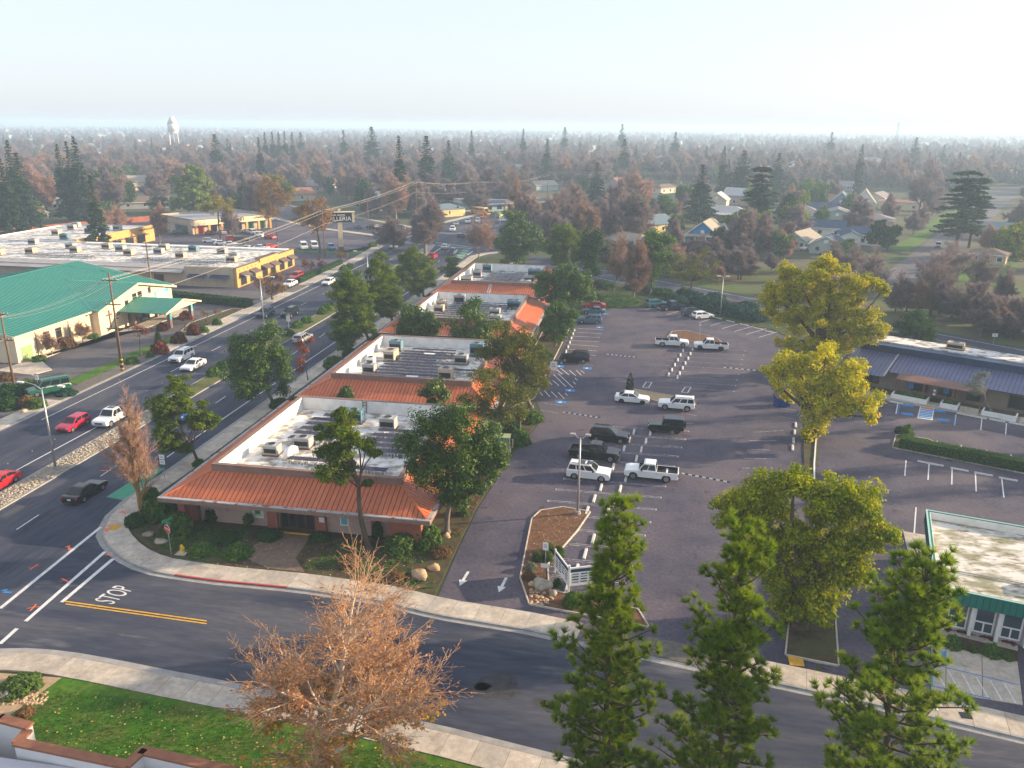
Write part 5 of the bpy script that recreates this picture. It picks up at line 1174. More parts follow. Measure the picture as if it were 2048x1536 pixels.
# traffic signals at the junction
def signal_mast(base,arm,label,lights=2):
    r = thing('traffic_signal',label,'traffic light',base,0,'traffic signals')
    MB().tube([(0,0,0),(0,0,6.0)],[.16,.12],8).build('pole',metal_pole,r,True)
    A = Vector((arm[0],arm[1],0))
    m_ = MB().tube([(0,0,5.6),A * .5 + Vector((0,0,6.2)),A + Vector((0,0,6.4))],[.10,.08,.06],6).build('arm',metal_pole,r,True)
    for k in range(lights):
        p = A * (1 - .45 * k) + Vector((0,0,5.9));hd = MB().cbox(p,(.45,.35,1.2),atan2(A.y,A.x) + pi / 2).build('signal_head',sign_black,r)
        for j,mm in enumerate((sign_red,hv_grey,hv_grey)): MB().cbox((p.x + .02,p.y - .2,p.z + .38 - .38 * j),(.26,.12,.26)).build('lens',mm,hd)
    p = A * .45 + Vector((0,-.08,5.3));MB().cbox(p,(2.0,.06,.6),0).build('street_name_sign',sign_green,r)
signal_mast((*zj(420,775),.1),(16,9),'signal mast arm with green street sign across the junction, left side')
signal_mast((*zj(525,940),.14),(.2,0),'signal pole at the tip of the median',1)
signal_mast((*zj(1405,740),.1),(-9,3),'signal mast at the right of the junction before the dark magnolia')
for i,(a,b) in enumerate(((870,590),)):
    s_ = thing('red_signal','red signal head on a short post beyond the junction','traffic light',(*zj(a,b),0));MB().cyl((0,0),.08,0,3.0,8).build('post',metal_pole,s_);MB().box(-.3,-.2,3.001,.3,.2,4.2).build('signal_head',sign_black,s_);MB().box(-.2,-.24,3.7,.2,-.201,4.1).build('lens',sign_red,s_)
# stop sign, street name, hydrant, no-stopping sign
x,y = G(343,1112);ss = thing('stop_sign','red octagonal stop sign with green street name plates on the corner','stop sign',(x,y,.1),radians(-25))
MB().tube([(0,0,0),(0,0,3.3)],.035,6).build('post',metal_pole,ss)
oc = [(.42 * cos(pi / 8 + k * pi / 4),.42 * sin(pi / 8 + k * pi / 4)) for k in range(8)]
def plate(pts,y0,y1,zc): return MB().add([(p[0],y0,zc + p[1]) for p in pts] + [(p[0],y1,zc + p[1]) for p in pts],[tuple(range(len(pts))),tuple(range(2 * len(pts) - 1,len(pts) - 1,-1))] + [(k,len(pts) + k,len(pts) + (k + 1) % len(pts),(k + 1) % len(pts)) for k in range(len(pts))])
bo = plate(oc,-.06,-.04,2.55).build('border',sign_white,ss);fo = plate([(a * .93,b * .93) for a,b in oc],-.068,-.061,2.55).build('face',sign_red,ss)
text_obj('lettering','STOP',sign_white,ss,(0,-.072,2.55),.30,(pi / 2,0,0),ext=.002)
MB().box(-.5,-.02,3.05,.5,.02,3.25).build('street_name_plate',sign_green,ss);MB().box(-.02,-.5,3.28,.02,.5,3.48).build('street_name_plate',sign_green,ss)
x,y = G(365,1108);hy = thing('fire_hydrant','yellow fire hydrant on a concrete pad on the corner','fire hydrant',(x,y,.1))
yel = mat('hydrant_yellow',(.72,.48,.02),rough=.4);MB().box(-.45,-.45,0,.45,.45,.06).build('pad',concrete,hy)
MB().cyl((0,0),.17,.061,.12,12).cyl((0,0),.12,.121,.62,12).cyl((0,0),.15,.621,.68,12).cyl((0,0),.13,.681,.85,12,.05).build('barrel',yel,hy)
for s in (-1,1): MB().wheelcyl((0,s * .16,.5),.07,.12,8).build('outlet',yel,hy)
MB().cbox((.16,0,.5),(.12,.16,.16)).build('pumper_outlet',yel,hy)
def post_sign(u,v,h,w,hh,label,m=sign_white,n=1,rz=0.0,cat='sign',z=.1):
    x,y = G(u,v);r = thing('post_sign',label,cat,(x,y,z),rz)
    MB().tube([(0,0,0),(0,0,h)],.035,6).build('post',metal_pole,r)
    for k in range(n): f = MB().box(-w / 2,-.06,h - hh - k * (hh + .08),w / 2,-.036,h - k * (hh + .08)).build('plate',m,r);MB().box(-w * .3,-.065,h - hh * .62 - k * (hh + .08),w * .3,-.061,h - hh * .5 - k * (hh + .08)).box(-w * .3,-.065,h - hh * .36 - k * (hh + .08),w * .2,-.061,h - hh * .24 - k * (hh + .08)).build('plate_print',hv_grey,f)
    return r
post_sign(330,960,2.8,.6,.5,'white double road sign on a post by the green bike lane',n=2)
post_sign(1090,1155,3.2,.45,.7,'tall white sign post in the bark island beside the driveway',n=1)
x,y = G(1090,1155);q_ = thing('small_placard','small white placard low on the island sign post','sign',(x,y - .1,1.0));MB().box(-.35,-.02,0,.35,.02,.35).build('plate',sign_white,q_);MB().bar((0,.05,-.9),(0,.05,.3),.04).build('stake',metal_pole,q_)
post_sign(80,790,2.8,.5,.7,'white sign on a post beside the green van',n=1)
post_sign(578,660,2.6,.7,.5,'white sign on a post in the grassy median',n=2,z=.14)
post_sign(525,612,2.0,.5,.9,'small pale sign at the mall driveway corner')
post_sign(1986,690,2.0,.9,.6,'small white sign at the scrubby creek edge')
post_sign(1884,552,2.8,.5,.5,'street name sign on the lawn corner of the residential street',m=sign_green)
post_sign(1107,752,2.2,1.0,1.4,'white notice board at the parking lot edge by the accessible stalls')
post_sign(1398,682,3.0,.3,.3,'thin post on the rear bark island')
# directory sign: two white slatted boards meeting at a post
x,y = G(1137,1185);ds = thing('directory_sign','white V-shaped tenant directory sign at the driveway entrance','sign',(x,y,.1))
def board(ang,L_):
    d_ = Vector((cos(ang),sin(ang),0));e = d_ * L_
    MB().bar((e.x,e.y,0),(e.x,e.y,2.25),.14).build('post',white_paint,ds)
    for z0 in (.55,2.1): MB().bar((0,0,z0),(e.x,e.y,z0),.09,.12).build('rail',white_paint,ds)
    f = MB().bar((d_.x * .07,d_.y * .07,1.32),(e.x - d_.x * .07,e.y - d_.y * .07,1.32),.05,1.4).build('panel',sign_white,ds)
    h_ = MB().bar((d_.x * .1,d_.y * .1,1.86),(e.x - d_.x * .1,e.y - d_.y * .1,1.86),.06,.28).build('header_strip',navy_band,ds)
    nr = Vector((d_.y,-d_.x,0)) * .035
    if nr.y > 0: nr = -nr
    for c in range(4):
        for r_ in range(4):
            if rng.random() < .15: continue
            a = d_ * (.25 + c * (L_ - .3) / 4) + nr;b = a + d_ * ((L_ - .3) / 4 - .18);zz = .82 + .24 * r_
            MB().bar((a.x,a.y,zz),(b.x,b.y,zz),.02,.09).build('tenant_line',sign_black if (r_ + c) % 3 else hv_blue,ds)
MB().bar((0,0,0),(0,0,2.4),.16).build('post',white_paint,ds)
board(radians(118),3.0);board(radians(22),3.2)
# the mall pylon sign
x,y = zoom(560,380,320)(785,770);gs = thing('pylon_sign','tall pylon sign reading GALLERIA on a tan column at the mall entrance','sign',(x,y,.1),radians(25))
MB().box(-.75,-.75,0,.75,.75,1.0).build('base',wood_dark,gs);MB().box(-.65,-.65,1.001,.65,.65,8.2).build('column',cream,gs)
MB().box(-4.2,-.75,8.21,3.6,.75,10.9).build('cabinet',sign_black,gs);MB().box(3.601,-.8,8.15,4.3,.8,11.0).build('cabinet_end',cream,gs)
MB().box(-4.6,-1.0,11.01,4.5,1.0,11.25).build('cap',cream,gs);MB().box(-.4,-.4,11.26,.4,.4,12.0).build('finial',cream,gs)
text_obj('lettering','GALLERIA',sign_white,gs,(-.5,-.77,9.2),1.75,(pi / 2,0,0),ext=.02)
MB().box(-3.2,-.77,10.2,-1.0,-.755,10.5).box(-.7,-.77,10.2,1.6,-.755,10.5).build('small_lettering',sign_white,gs)
# boulders
def boulder(u,v,r,label,m=stone_m,fl=.7,z=.05):
    x,y = G(u,v);V = [];F = [];n1,n2 = 7,10;R = np.random.default_rng(int(u * 7 + v));r *= .62
    ph = R.uniform(0,6,4)
    for j in range(n1 + 1):
        t = pi * j / n1
        for k in range(n2):
            p = 2 * pi * k / n2;rr = r * (1 + .16 * sin(3 * p + ph[0]) * sin(t) + .12 * cos(2 * t + ph[1]) + .10 * sin(2 * p + 3 * t + ph[2]))
            V.append((rr * sin(t) * cos(p) * 1.25,rr * sin(t) * sin(p),rr * cos(t) * fl + r * fl * .45))
    for j in range(n1):
        for k in range(n2): F.append((j * n2 + k,(j + 1) * n2 + k,(j + 1) * n2 + (k + 1) % n2,j * n2 + (k + 1) % n2))
    o = MB().add(V,F).build('boulder',m,None,True);o.location = (x,y,z);o.rotation_euler.z = ph[3]
    tag(o,label,'boulder','landscape boulders')
boulder(840,1155,1.0,'large sandstone boulder left of the driveway mouth',warm_stone);boulder(868,1140,.75,'smaller sandstone boulder just behind the large one',warm_stone)
boulder(893,1075,.6,'tan boulder at the foot of the magnolia trunk',warm_stone);boulder(1085,1176,1.1,'big grey boulder in the entrance island');boulder(1106,1190,.6,'smaller grey boulder right of the big one in the island');boulder(1065,1172,.5,'tan boulder left of the big one in the island',warm_stone)
boulder(298,1072,.8,'flat grey boulder nearest the corner kerb',fl=.4);boulder(322,1085,.8,'flat grey boulder beside the stop sign',fl=.4);boulder(345,1078,.6,'flat grey boulder behind the stop sign',fl=.4)
boulder(1218,606,.9,'low grey boulder on the lawn behind the parking lot',fl=.5);boulder(15,1392,.8,'pale boulder in the granite bed at the near left');boulder(48,825,.6,'tan boulder in the verge at the left edge',warm_stone);boulder(88,715,.7,'round tan boulder by the church wall',warm_stone)
pts = np.array([(*G(u,v),.08) for u,v in zip(rng.uniform(1060,1105,60),rng.uniform(1180,1212,60))]);tag(stones('pebbles',pts,.16,warm_stone),kind='stuff')
pts = np.array([(*G(u,v),.08) for u,v in zip(rng.uniform(0,95,160),rng.uniform(1385,1412,160))]);tag(stones('river_stones',pts,.12,warm_stone),kind='stuff')
# wheel stops
ws_m = MB().add([(-.14,-.9,0),(.14,-.9,0),(.14,.9,0),(-.14,.9,0),(-.09,-.88,.13),(.09,-.88,.13),(.09,.88,.13),(-.09,.88,.13)],[(3,2,1,0),(4,5,6,7),(0,1,5,4),(1,2,6,5),(2,3,7,6),(3,0,4,7)]).mesh('wheel_stop',(mat('stop_concrete',(.55,.53,.50),(.46,.44,.42),2,rough=.9),))
def wheel_stop(p,rz,label,group):
    o = link('wheel_stop',ws_m,None,None,(*p,.03),rz);tag(o,label,'wheel stop',group)
sk = -atan2(.515,2.79)
for k in range(11):
    y = 64.3 + 2.79 * k + 1.4 ;c = 1.2 + .515 * k - 5.3 + .26
    if k >= 2: wheel_stop((c - 1.15,y),sk * .3,'wheel stop in the left column of the centre row, %s from the bark island' % ORD[k - 2],'centre row wheel stops')
    wheel_stop((c + .85,y),sk * .3,'wheel stop in the right column of the centre row, %s from the sign' % ORD[k + 2],'centre row wheel stops')
for k in range(-3,0): wheel_stop((1.2 + .515 * k - 4.2,64.3 + 2.79 * k + 1.4),sk * .3,'wheel stop beside the bark island, %s from the sign' % ORD[k + 3],'centre row wheel stops')
for k,(a,b) in enumerate(((1465,727),(1437,774),(1410,824),(1380,874),(1350,924),(1317,974))): wheel_stop(zl(a,b),sk * .3,'wheel stop in the rear left column, %s from the white pickups' % ORD[k],'rear row wheel stops')
for k,(a,b) in enumerate(((1562,715),(1540,760),(1517,807),(1488,857),(1460,907),(1430,960),(1407,1000))): wheel_stop(zl(a,b),sk * .3,'wheel stop in the rear right column, %s from the white pickups' % ORD[k],'rear row wheel stops')
for k,(a,b) in enumerate(((352,518),(337,556),(321,600),(304,645),(287,690),(266,738),(222,842))): wheel_stop(zl(a,b),0.05,'wheel stop along the planted left edge, %s from the far end' % ORD[k],'left edge wheel stops')
for k,(a,b) in enumerate(((712,735),(706,778),(700,825),(694,868))): wheel_stop(z6(a,b),-.16,'wheel stop under the yellow-green trees, %s from the rear' % ORD[k],'boundary wheel stops')
for k,(a,b) in enumerate(((1298,603),(1697,673),(1785,690),(1890,708),(2005,728))): wheel_stop(z6(a,b),bang + pi / 2,'wheel stop along the barber building kerb, %s from the left' % ORD[k],'barber wheel stops')
for k,(a,b) in enumerate(((1475,955),(1525,965),(1670,995),(1810,1022),(1955,1052))): wheel_stop(z6(a,b),radians(-20) + pi / 2,'wheel stop below the clipped hedge, %s from the left' % ORD[k],'hedge wheel stops')
for k,(a,b) in enumerate(((1820,395),(1950,428),(2090,462),(2230,500),(2350,535))): wheel_stop(zl(a,b),radians(-35) + pi / 2,'wheel stop along the rear edge of the lot, %s from the slim lamp post' % ORD[k],'rear edge wheel stops')
# speed bumps
for k,(f,a,b,c,d_) in enumerate(((zl,685,762,995,795),(zl,235,1355,620,1412),(z6,45,1015,330,1068),(z6,290,395,530,418))):
    p,q = Vector(f(a,b)),Vector(f(c,d_));L_ = (q - p).length;an = atan2(q.y - p.y,q.x - p.x)
    r = thing('speed_bump','black and white striped speed bump ' + ('before the parked white pickups','nearest the olive tree by the transformer box','right of the white pickup with black bed','left of the yellow-green tree crown')[k],'speed bump',(*p,.03),an,'speed bumps')
    n = 14;w_ = L_ / n
    for i in range(n): MB().add([(i * w_ + .003,-.16,0),((i + 1) * w_,-.16,0),((i + 1) * w_,.16,0),(i * w_ + .003,.16,0),(i * w_ + .003,0,.07),((i + 1) * w_,0,.07)],[(0,1,5,4),(2,3,4,5),(1,2,5),(3,0,4)]).build('segment',sign_black if i % 2 else paint_w,r)
# dumpster, transformer, bollards, bike lane details
x,y = G(1563,812);dp = thing('dumpster','blue metal dumpster under the yellow-green tree','dumpster',(x,y,.03),radians(12))
blue_d = mat('dumpster_blue',(.012,.04,.22),(.02,.055,.25),2,rough=.5)
MB().add([(-.9,-.7,.1),(.9,-.7,.1),(.9,.7,.1),(-.9,.7,.1),(-1,-.85,1.25),(1,-.85,1.25),(1,.85,1.5),(-1,.85,1.5)],[(3,2,1,0),(0,1,5,4),(1,2,6,5),(2,3,7,6),(3,0,4,7)]).build('bin',blue_d,dp);MB().slab([(-1.02,-.87,1.26),(0,-.87,1.26),(0,.87,1.51),(-1.02,.87,1.51)],.05).build('lid',mat('dark_lid',(.05,.035,.03),rough=.7),dp)
for s in (-1,1): MB().box(s * 1.0 - .06,-.3,.7,s * 1.0 + .06,.3,.85).build('fork_pocket',blue_d,dp)
x,y = G(1005,900);tr = thing('transformer_box','green utility transformer cabinet beside the driveway','utility box',(x,y,.1),.1)
sage_m = mat('transformer_green',(.17,.25,.13),(.2,.28,.15),2,rough=.6);MB().box(-1.0,-.7,0,1.0,.7,.12).build('pad',concrete,tr);MB().box(-.85,-.6,.121,.85,.6,1.6).build('cabinet',sage_m,tr);MB().box(-.9,-.66,1.601,.9,.66,1.72).build('lid',mat('pale_green_lid',(.3,.38,.22),rough=.6),tr);MB().box(-.02,-.615,.2,.02,-.601,1.5).build('door_gap',dark_metal,tr)
for k in range(2):
    x,y = G(1019 + 6 * k,902 - 5 * k);b_ = MB().cyl((0,0),.09,0,1.05,10).cyl((0,0),.09,1.051,1.12,10,.03).build('bollard',mat('tan_bollard%d' % k,(.42,.36,.2),rough=.6));b_.location = (x,y,.1);tag(b_,('left','right')[k] + ' pale bollard beside the transformer cabinet','bollard','bollards')
x,y = G(1041,858);lp_ = thing('path_lamp','short post lamp by the clipped bush behind the olive tree','lamp',(x,y,.1));MB().cyl((0,0),.06,0,2.4,8).build('post',hv_tan,lp_);MB().cyl((0,0),.18,2.401,2.75,8).cyl((0,0),.24,2.751,2.85,8,.1).build('lantern',hv_tan,lp_)
x,y = G(470,1045);bx = thing('patio_bench','small grey bench on the lawn before the pink wall','bench',(x,y,.1));MB().box(-.8,-.25,.38,.8,.25,.46).build('seat',hv_grey,bx)
for s in (-.6,.6): MB().box(s - .06,-.2,0,s + .06,.2,.379).build('leg',hv_grey,bx)
x,y = G(830,700);
for i,(u,v,w_) in enumerate(((1728,780,1),)): pass
for i,(a,b) in enumerate(((460,415),(708,452))):
    x,y = zoom(1688,660,360,1269)(a,b + 50);q_ = thing('accessible_sign','blue accessible parking sign before the barber building, ' + ('left','right')[i] + ' one','sign',(x,y,.14),bang,'accessible parking signs');MB().tube([(0,0,0),(0,0,1.9)],.03,6).build('post',metal_pole,q_);MB().box(-.35,-.05,1.0,.35,-.031,1.9).build('plate',mat('sign_blue%d' % i,(.02,.22,.60),rough=.5),q_)
for i,(u,v) in enumerate(((1605,1240),(1607,1180))):
    pass
bz = thing('boundary_kerb','long white concrete kerb between the two parking lots','kerb',(20.3,87,0))
P_ = resample([(15.7,61.6),(20.3,87),(22.4,97),(26.5,118)],2.0)
for a,b in zip(P_[:-1],P_[1:]): d_ = b - a;MB().cbox(((a.x + b.x) / 2 - 20.3,(a.y + b.y) / 2 - 87,.15),(d_.length - .02,.16,.2),atan2(d_.y,d_.x)).build('kerb_stone',white_paint,bz)
isl = bed('hedge_island',[(30.6,94.2),(32.2,98.6),(35.6,97.8),(36.4,95.8),(44,91.2),(56,85.2),(55,83.4),(40,90.2)],bed_m,.1,.14)
dr = thing('drain_grate','dark square drain grate in the barber sidewalk approach','grate',(*z9(1705,1240),.145));MB().box(-.35,-.3,0,.35,.3,.01).build('grate',dark_metal,dr)
mc = thing('manhole_cover','light square utility lid in the right sidewalk','utility lid',(*z9(1497,1180),.142));MB().box(-.4,-.4,0,.4,.4,.012).build('rim',sign_white,mc);MB().box(-.28,-.28,.013,.28,.28,.016).build('lid',hv_grey,mc)
bt = thing('tarped_boat','boat under a bright blue tarp beside the white pickup by the houses','boat',(*G(1628,488),0),radians(60))
MB().add([(-2.6,-.9,.5),(1.6,-.9,.5),(2.8,0,.9),(1.6,.9,.5),(-2.6,.9,.5),(-2.4,-.7,1.2),(.6,-.6,1.7),(2.2,0,1.3),(.6,.6,1.7),(-2.4,.7,1.2)],[(0,1,6,5),(1,2,7,6),(2,3,8,7),(3,4,9,8),(4,0,5,9),(5,6,8,9),(6,7,8),(4,3,2,1,0)]).build('tarp',mat('blue_tarp',(.02,.12,.60),(.03,.16,.65),3,rough=.5),bt);MB().box(-2.2,-.7,0,1.5,.7,.49).build('trailer',dark_metal,bt)
x,y = G(1700,328);rs_ = thing('red_roadside_sign','bright red roadside sign far away among the right hand roofs','sign',(x,y,0));MB().box(-.4,-.4,0,.4,.4,9).build('column',sign_white,rs_);MB().box(-5,-.6,6.5,5,-.401,12).build('panel',sign_red,rs_);MB().box(-3.5,-.7,8.5,3.5,-.601,10).build('panel_lettering',sign_white,rs_)
x,y,_ = at_dist(1795,262,900.0);tw = thing('radio_tower','thin lattice radio tower on the right horizon','tower',(x,y,0));k = 1.42
for s in (-1,1): MB().bar((s * 1.5 * k,0,0),(s * .25 * k,0,30 * k),.22 * k).build('leg',hv_grey,tw)
for j in range(5): MB().bar((-1.3 * k + .22 * j * k,0,4 * k + 5 * j * k),(1.3 * k - .22 * j * k,0,4 * k + 5 * j * k),.18 * k).build('brace',hv_grey,tw)
# ------------------------------------------------------------------ vehicles
def cpaint(n,c,metal=0.0,rough=.28): return mat('car_' + n,c,rough=rough,metal=metal,coat=.25,spec=.4)
CP = dict(white=cpaint('white',(.72,.73,.74)),black=cpaint('black',(.008,.009,.012),0,.22),red=cpaint('red',(.42,.008,.015)),crimson=cpaint('crimson',(.36,.008,.04)),silver=cpaint('silver',(.42,.43,.44),.5),grey=cpaint('grey',(.14,.15,.16),.4),navy=cpaint('navy',(.012,.022,.06),.3),blue=cpaint('blue',(.03,.12,.34),.3),
          teal=cpaint('teal',(.03,.16,.20),.3),green=cpaint('green',(.012,.09,.055)),lime=cpaint('lime',(.36,.52,.05)),beige=cpaint('beige',(.5,.44,.36),.3),steel=cpaint('steel',(.10,.19,.27),.4),yellow=cpaint('yellow',(.70,.30,.01)))
tyre_m = mat('tyre',(.014,.014,.015),rough=.85);rim_m = mat('rim',(.38,.39,.41),rough=.3,metal=.8);rim_dark = mat('rim_dark',(.03,.03,.032),rough=.35,metal=.5)
car_glass = mat('car_glass',(.010,.016,.022),rough=.08,spec=.45);head_m = mat('headlight',(.62,.65,.68),rough=.12,spec=.7);tail_m = mat('taillight',(.32,.008,.012),rough=.2)
trim_m = mat('car_trim',(.018,.018,.02),rough=.5);plate_m = mat('licence_plate',(.60,.60,.58),rough=.5)
KIND = dict(  # length, width, height, belt, hood, deck, wheel radius, greenhouse base rear/front, roof rear/front (fractions of L from rear), rear wheel, front wheel (from ends)
    sedan=(4.75,1.84,1.45,.93,.86,.98,.33,.10,.70,.27,.52,.98,.92),
    hatch=(4.35,1.80,1.50,.95,.90,.98,.33,.02,.72,.10,.54,.80,.88),
    suv=(4.75,1.92,1.72,1.06,1.03,1.08,.37,.015,.70,.06,.55,.92,.95),
    big_suv=(4.85,1.95,1.82,1.12,1.10,1.12,.40,.01,.68,.04,.54,.98,.95),
    jeep=(4.4,1.88,1.86,1.08,1.06,1.08,.42,.02,.62,.03,.56,.85,.72),
    pickup=(5.75,2.00,1.92,1.14,1.12,1.14,.42,.40,.745,.43,.64,1.25,1.00),
    van=(5.4,2.00,2.10,1.15,1.05,1.15,.36,.01,.80,.02,.66,1.15,1.0))
def arch(cx,r,z0,n=8):
    return [(cx - r * cos(pi * k / n),z0 + (r * sin(pi * k / n))) for k in range(n + 1)]
def make_car(kind,lod,name,paint='white',rim=None):
    L,W,H,belt,hood,deck,wr,gb0,gb1,gt0,gt1,rw,fw = KIND[kind]
    r = thing(name,'x','car');X = L / 2;zb = .26 if kind not in ('pickup','jeep','big_suv') else .40
    xr,xf = -X + rw,X - fw;ra = wr * 1.18;pk = kind == 'pickup'
    g0,g1 = -X + gb0 * L,-X + gb1 * L;t0,t1 = -X + gt0 * L,-X + gt1 * L
    prof = [(-X + .06,zb + .06)] + [(xr - ra,zb)] + arch(xr,ra,zb + .02)[1:-1] + [(xr + ra,zb)] + [(xf - ra,zb)] + arch(xf,ra,zb + .02)[1:-1] + [(xf + ra,zb)] + [(X - .08,zb + .04),(X,zb + .22),(X - .02,hood - .28),(X - .12,hood - .12),(X - .45,hood - .04),(g1,hood + .02 if not kind == 'jeep' else hood)]
    if pk: prof += [(g1 - .05,belt),(g0 + .02,belt),(g0,.82),(-X + .1,.82),(-X + .1,.80),(-X,.78)]
    else: prof += [(g1 - .06,belt),(g0 + .02,belt + (.02 if kind != 'sedan' else .02)),(-X + .14,deck - .02),(-X + .02,deck - .16),(-X,.62)]
    n = len(prof);b = MB();rings = []
    zm = (zb + belt) / 2
    for y,s,ex in ((-W / 2,.86,.97),(-W / 2 * .965,.97,.99),(-W / 2 * .88,1.0,1.0),(W / 2 * .88,1.0,1.0),(W / 2 * .965,.97,.99),(W / 2,.86,.97)):
        rings.append([(x * ex if abs(x) > X * .8 else x,y,(zm + (z - zm) * s) if z > zm else z) for x,z in prof])
    vs = [p for rg in rings for p in rg];fs = []
    for i in range(5):
        for k in range(n): k2 = (k + 1) % n;fs.append((i * n + k,i * n + k2,(i + 1) * n + k2,(i + 1) * n + k))
    fs += [tuple(range(n - 1,-1,-1)),tuple(5 * n + k for k in range(n))]
    fs = [f[::-1] for f in fs]
    b.add(vs,fs)
    wb,wt = W / 2 * .91,W / 2 * (.74 if kind not in ('jeep','van') else .86)
    zr = H - .05
    Bq = [(g0,-wb,belt - .02),(g1,-wb,belt - .02),(g1,wb,belt - .02),(g0,wb,belt - .02)]
    Tq = [(t0,-wt,zr),(t1,-wt,zr),(t1,wt,zr),(t0,wt,zr)]
    Uq = [(t0 + .10,-wt + .12,H),(t1 - .15,-wt + .12,H),(t1 - .15,wt - .12,H),(t0 + .10,wt - .12,H)]
    b.add(Bq + Tq + Uq,[(0,1,5,4),(1,2,6,5),(2,3,7,6),(3,0,4,7),(4,5,9,8),(5,6,10,9),(6,7,11,10),(7,4,8,11),(8,9,10,11)])
    if pk:
        b.box(-X + .02,-W / 2 + .03,.80,g0 - .03,-W / 2 + .13,belt - .01).box(-X + .02,W / 2 - .13,.80,g0 - .03,W / 2 - .03,belt - .01).box(-X + .021,-W / 2 + .131,.80,-X + .11,W / 2 - .131,belt - .02)
    bo = b.build('body',CP[paint],r)
    if pk:
        lt = MB().box(-X + .12,-W / 2 + .16,.825,g0 - .05,W / 2 - .16,.84)
        for q in (-1,1): lt.box(-X + .115,q * (W / 2 - .145) - .012,.825,g0 - .05,q * (W / 2 - .145) + .012,belt + .005)
        lt.box(-X + .112,-W / 2 + .16,.841,-X + .13,W / 2 - .16,belt - .01).box(g0 - .045,-W / 2 + .16,.841,g0 - .03,W / 2 - .16,belt - .03).build('bed_liner',trim_m,r)
    bl = lambda q,u,v: tuple(Vector(q[0]).lerp(Vector(q[1]),u).lerp(Vector(q[3]).lerp(Vector(q[2]),u),v))
    def glass(q,u0,u1,v0,v1): return [bl(q,u0,v0),bl(q,u1,v0),bl(q,u1,v1),bl(q,u0,v1)]
    front = [Bq[1],Bq[2],Tq[2],Tq[1]];rear = [Bq[3],Bq[0],Tq[0],Tq[3]];right = [Bq[0],Bq[1],Tq[1],Tq[0]];left = [Bq[2],Bq[3],Tq[3],Tq[2]]
    splits = ((.06,.48),(.52,.93)) if kind in ('sedan','hatch','pickup') else ((.04,.30),(.34,.62),(.66,.94))
    if lod == 0:
        MB().slab(glass(front,.05,.95,.10,.94),.015).build('windscreen',car_glass,r);MB().slab(glass(rear,.08,.92,.18,.90),.015).build('rear_window',car_glass,r)
        for q,fl in ((right,0),(left,1)):
            for a,c in splits:
                if fl: a,c = 1 - c,1 - a
                MB().slab(glass(q,a,c,.14,.88),.014).build('side_window',car_glass,r)
    else:
        q_ = MB().slab(glass(front,.05,.95,.10,.94),.02).slab(glass(rear,.08,.92,.18,.90),.02)
        for q in (right,left): q_.slab(glass(q,.06,.94,.14,.88),.02)
        q_.build('windows',car_glass,r)
    rm = rim or rim_m
    for x in (xr,xf):
        for s in (-1,1):
            y = s * (W / 2 - .12)
            w_ = MB().wheelcyl((0,0,0),wr,.24,16 if lod == 0 else 10).build('wheel',tyre_m,r,loc=(x,y,wr))
            if lod == 0: MB().wheelcyl((0,s * .115,0),wr * .66,.03,12).build('rim',rm,w_)
    # dark wheel housings and sills
    if lod == 0:
        MB().box(xr - ra * .98,-W / 2 + .25,zb + .03,xr + ra * .98,W / 2 - .25,zb + ra).box(xf - ra * .98,-W / 2 + .25,zb + .03,xf + ra * .98,W / 2 - .25,zb + ra).build('wheel_well',trim_m,r)
        MB().box(X - .10,-W / 2 * .5,zb + .22,X + .012,W / 2 * .5,hood - .30).build('grille',trim_m,r)
        for s in (-1,1):
            MB().cbox((X - .16,s * W / 2 * .76,hood - .25),(.24,W * .15,.15)).build('headlight',head_m,r)
            MB().cbox((-X + .06,s * W / 2 * .80,deck - .24),(.20,W * .13,.20 if kind != 'pickup' else .34)).build('taillight',tail_m,r)
            MB().cbox((g1 - .42,s * (W / 2 + .07),belt + .08),(.16,.20,.14)).build('mirror',CP[paint] if False else trim_m,r)
        MB().cbox((-X - .008,0,.66),(.02,.36,.16)).build('licence_plate',plate_m,r)
        MB().box(-X - .02,-W / 2 * .85,zb + .05,-X + .12,W / 2 * .85,zb + .22).box(X - .1,-W / 2 * .8,zb + .02,X + .02,W / 2 * .8,zb + .16).build('bumper',trim_m if kind in ('jeep','suv','big_suv') else hv_grey if pk else trim_m,r)
        if kind in ('suv','big_suv','van') :
            for s in (-1,1): MB().bar((t0 + .2,s * (wt - .12),H + .05),(t1 - .2,s * (wt - .12),H + .05),.05).build('roof_rail',trim_m,r)
        if kind == 'jeep': MB().wheelcyl((0,0,0),.40,.24,14).build('spare_wheel',tyre_m,r,loc=(-X - .10,0,1.02),rz=pi / 2)
    else:
        MB().box(X - .04,-W / 2 * .8,hood - .3,X + .02,W / 2 * .8,hood - .15).build('headlights',head_m,r);MB().box(-X - .02,-W / 2 * .85,deck - .34,-X + .03,W / 2 * .85,deck - .16).build('taillights',tail_m,r)
    return r
PROTO = {}
def vehicle(kind,color,u,v,heading,label,lod=0,name=None,cat=None,z=0.03,rim=None,pos=None):
    """heading: degrees, direction of the bonnet, 0 = +X, 90 = +Y"""
    nm = name or ('pickup_truck' if kind == 'pickup' else 'van' if kind == 'van' else 'car')
    key = (kind,lod,nm,rim)
    p = pos or G(u,v)
    if key not in PROTO:
        r = make_car(kind,lod,nm,color,rim);PROTO[key] = r;r.location = (*p,z);r.rotation_euler = (0,0,radians(heading));r['label'] = label
        for ch in r.children:
            if ch.name.split('.')[0] == 'body': ch.material_slots[0].link = 'OBJECT';ch.material_slots[0].material = CP[color]
    else: r = copy_thing(PROTO[key],(*p,z),radians(heading),label,recolor={'body': CP[color]})
    r['category'] = cat or {'pickup': 'pickup truck','van': 'van'}.get(kind,'car')
    return r
NB,SBH = 90,-90
V = vehicle
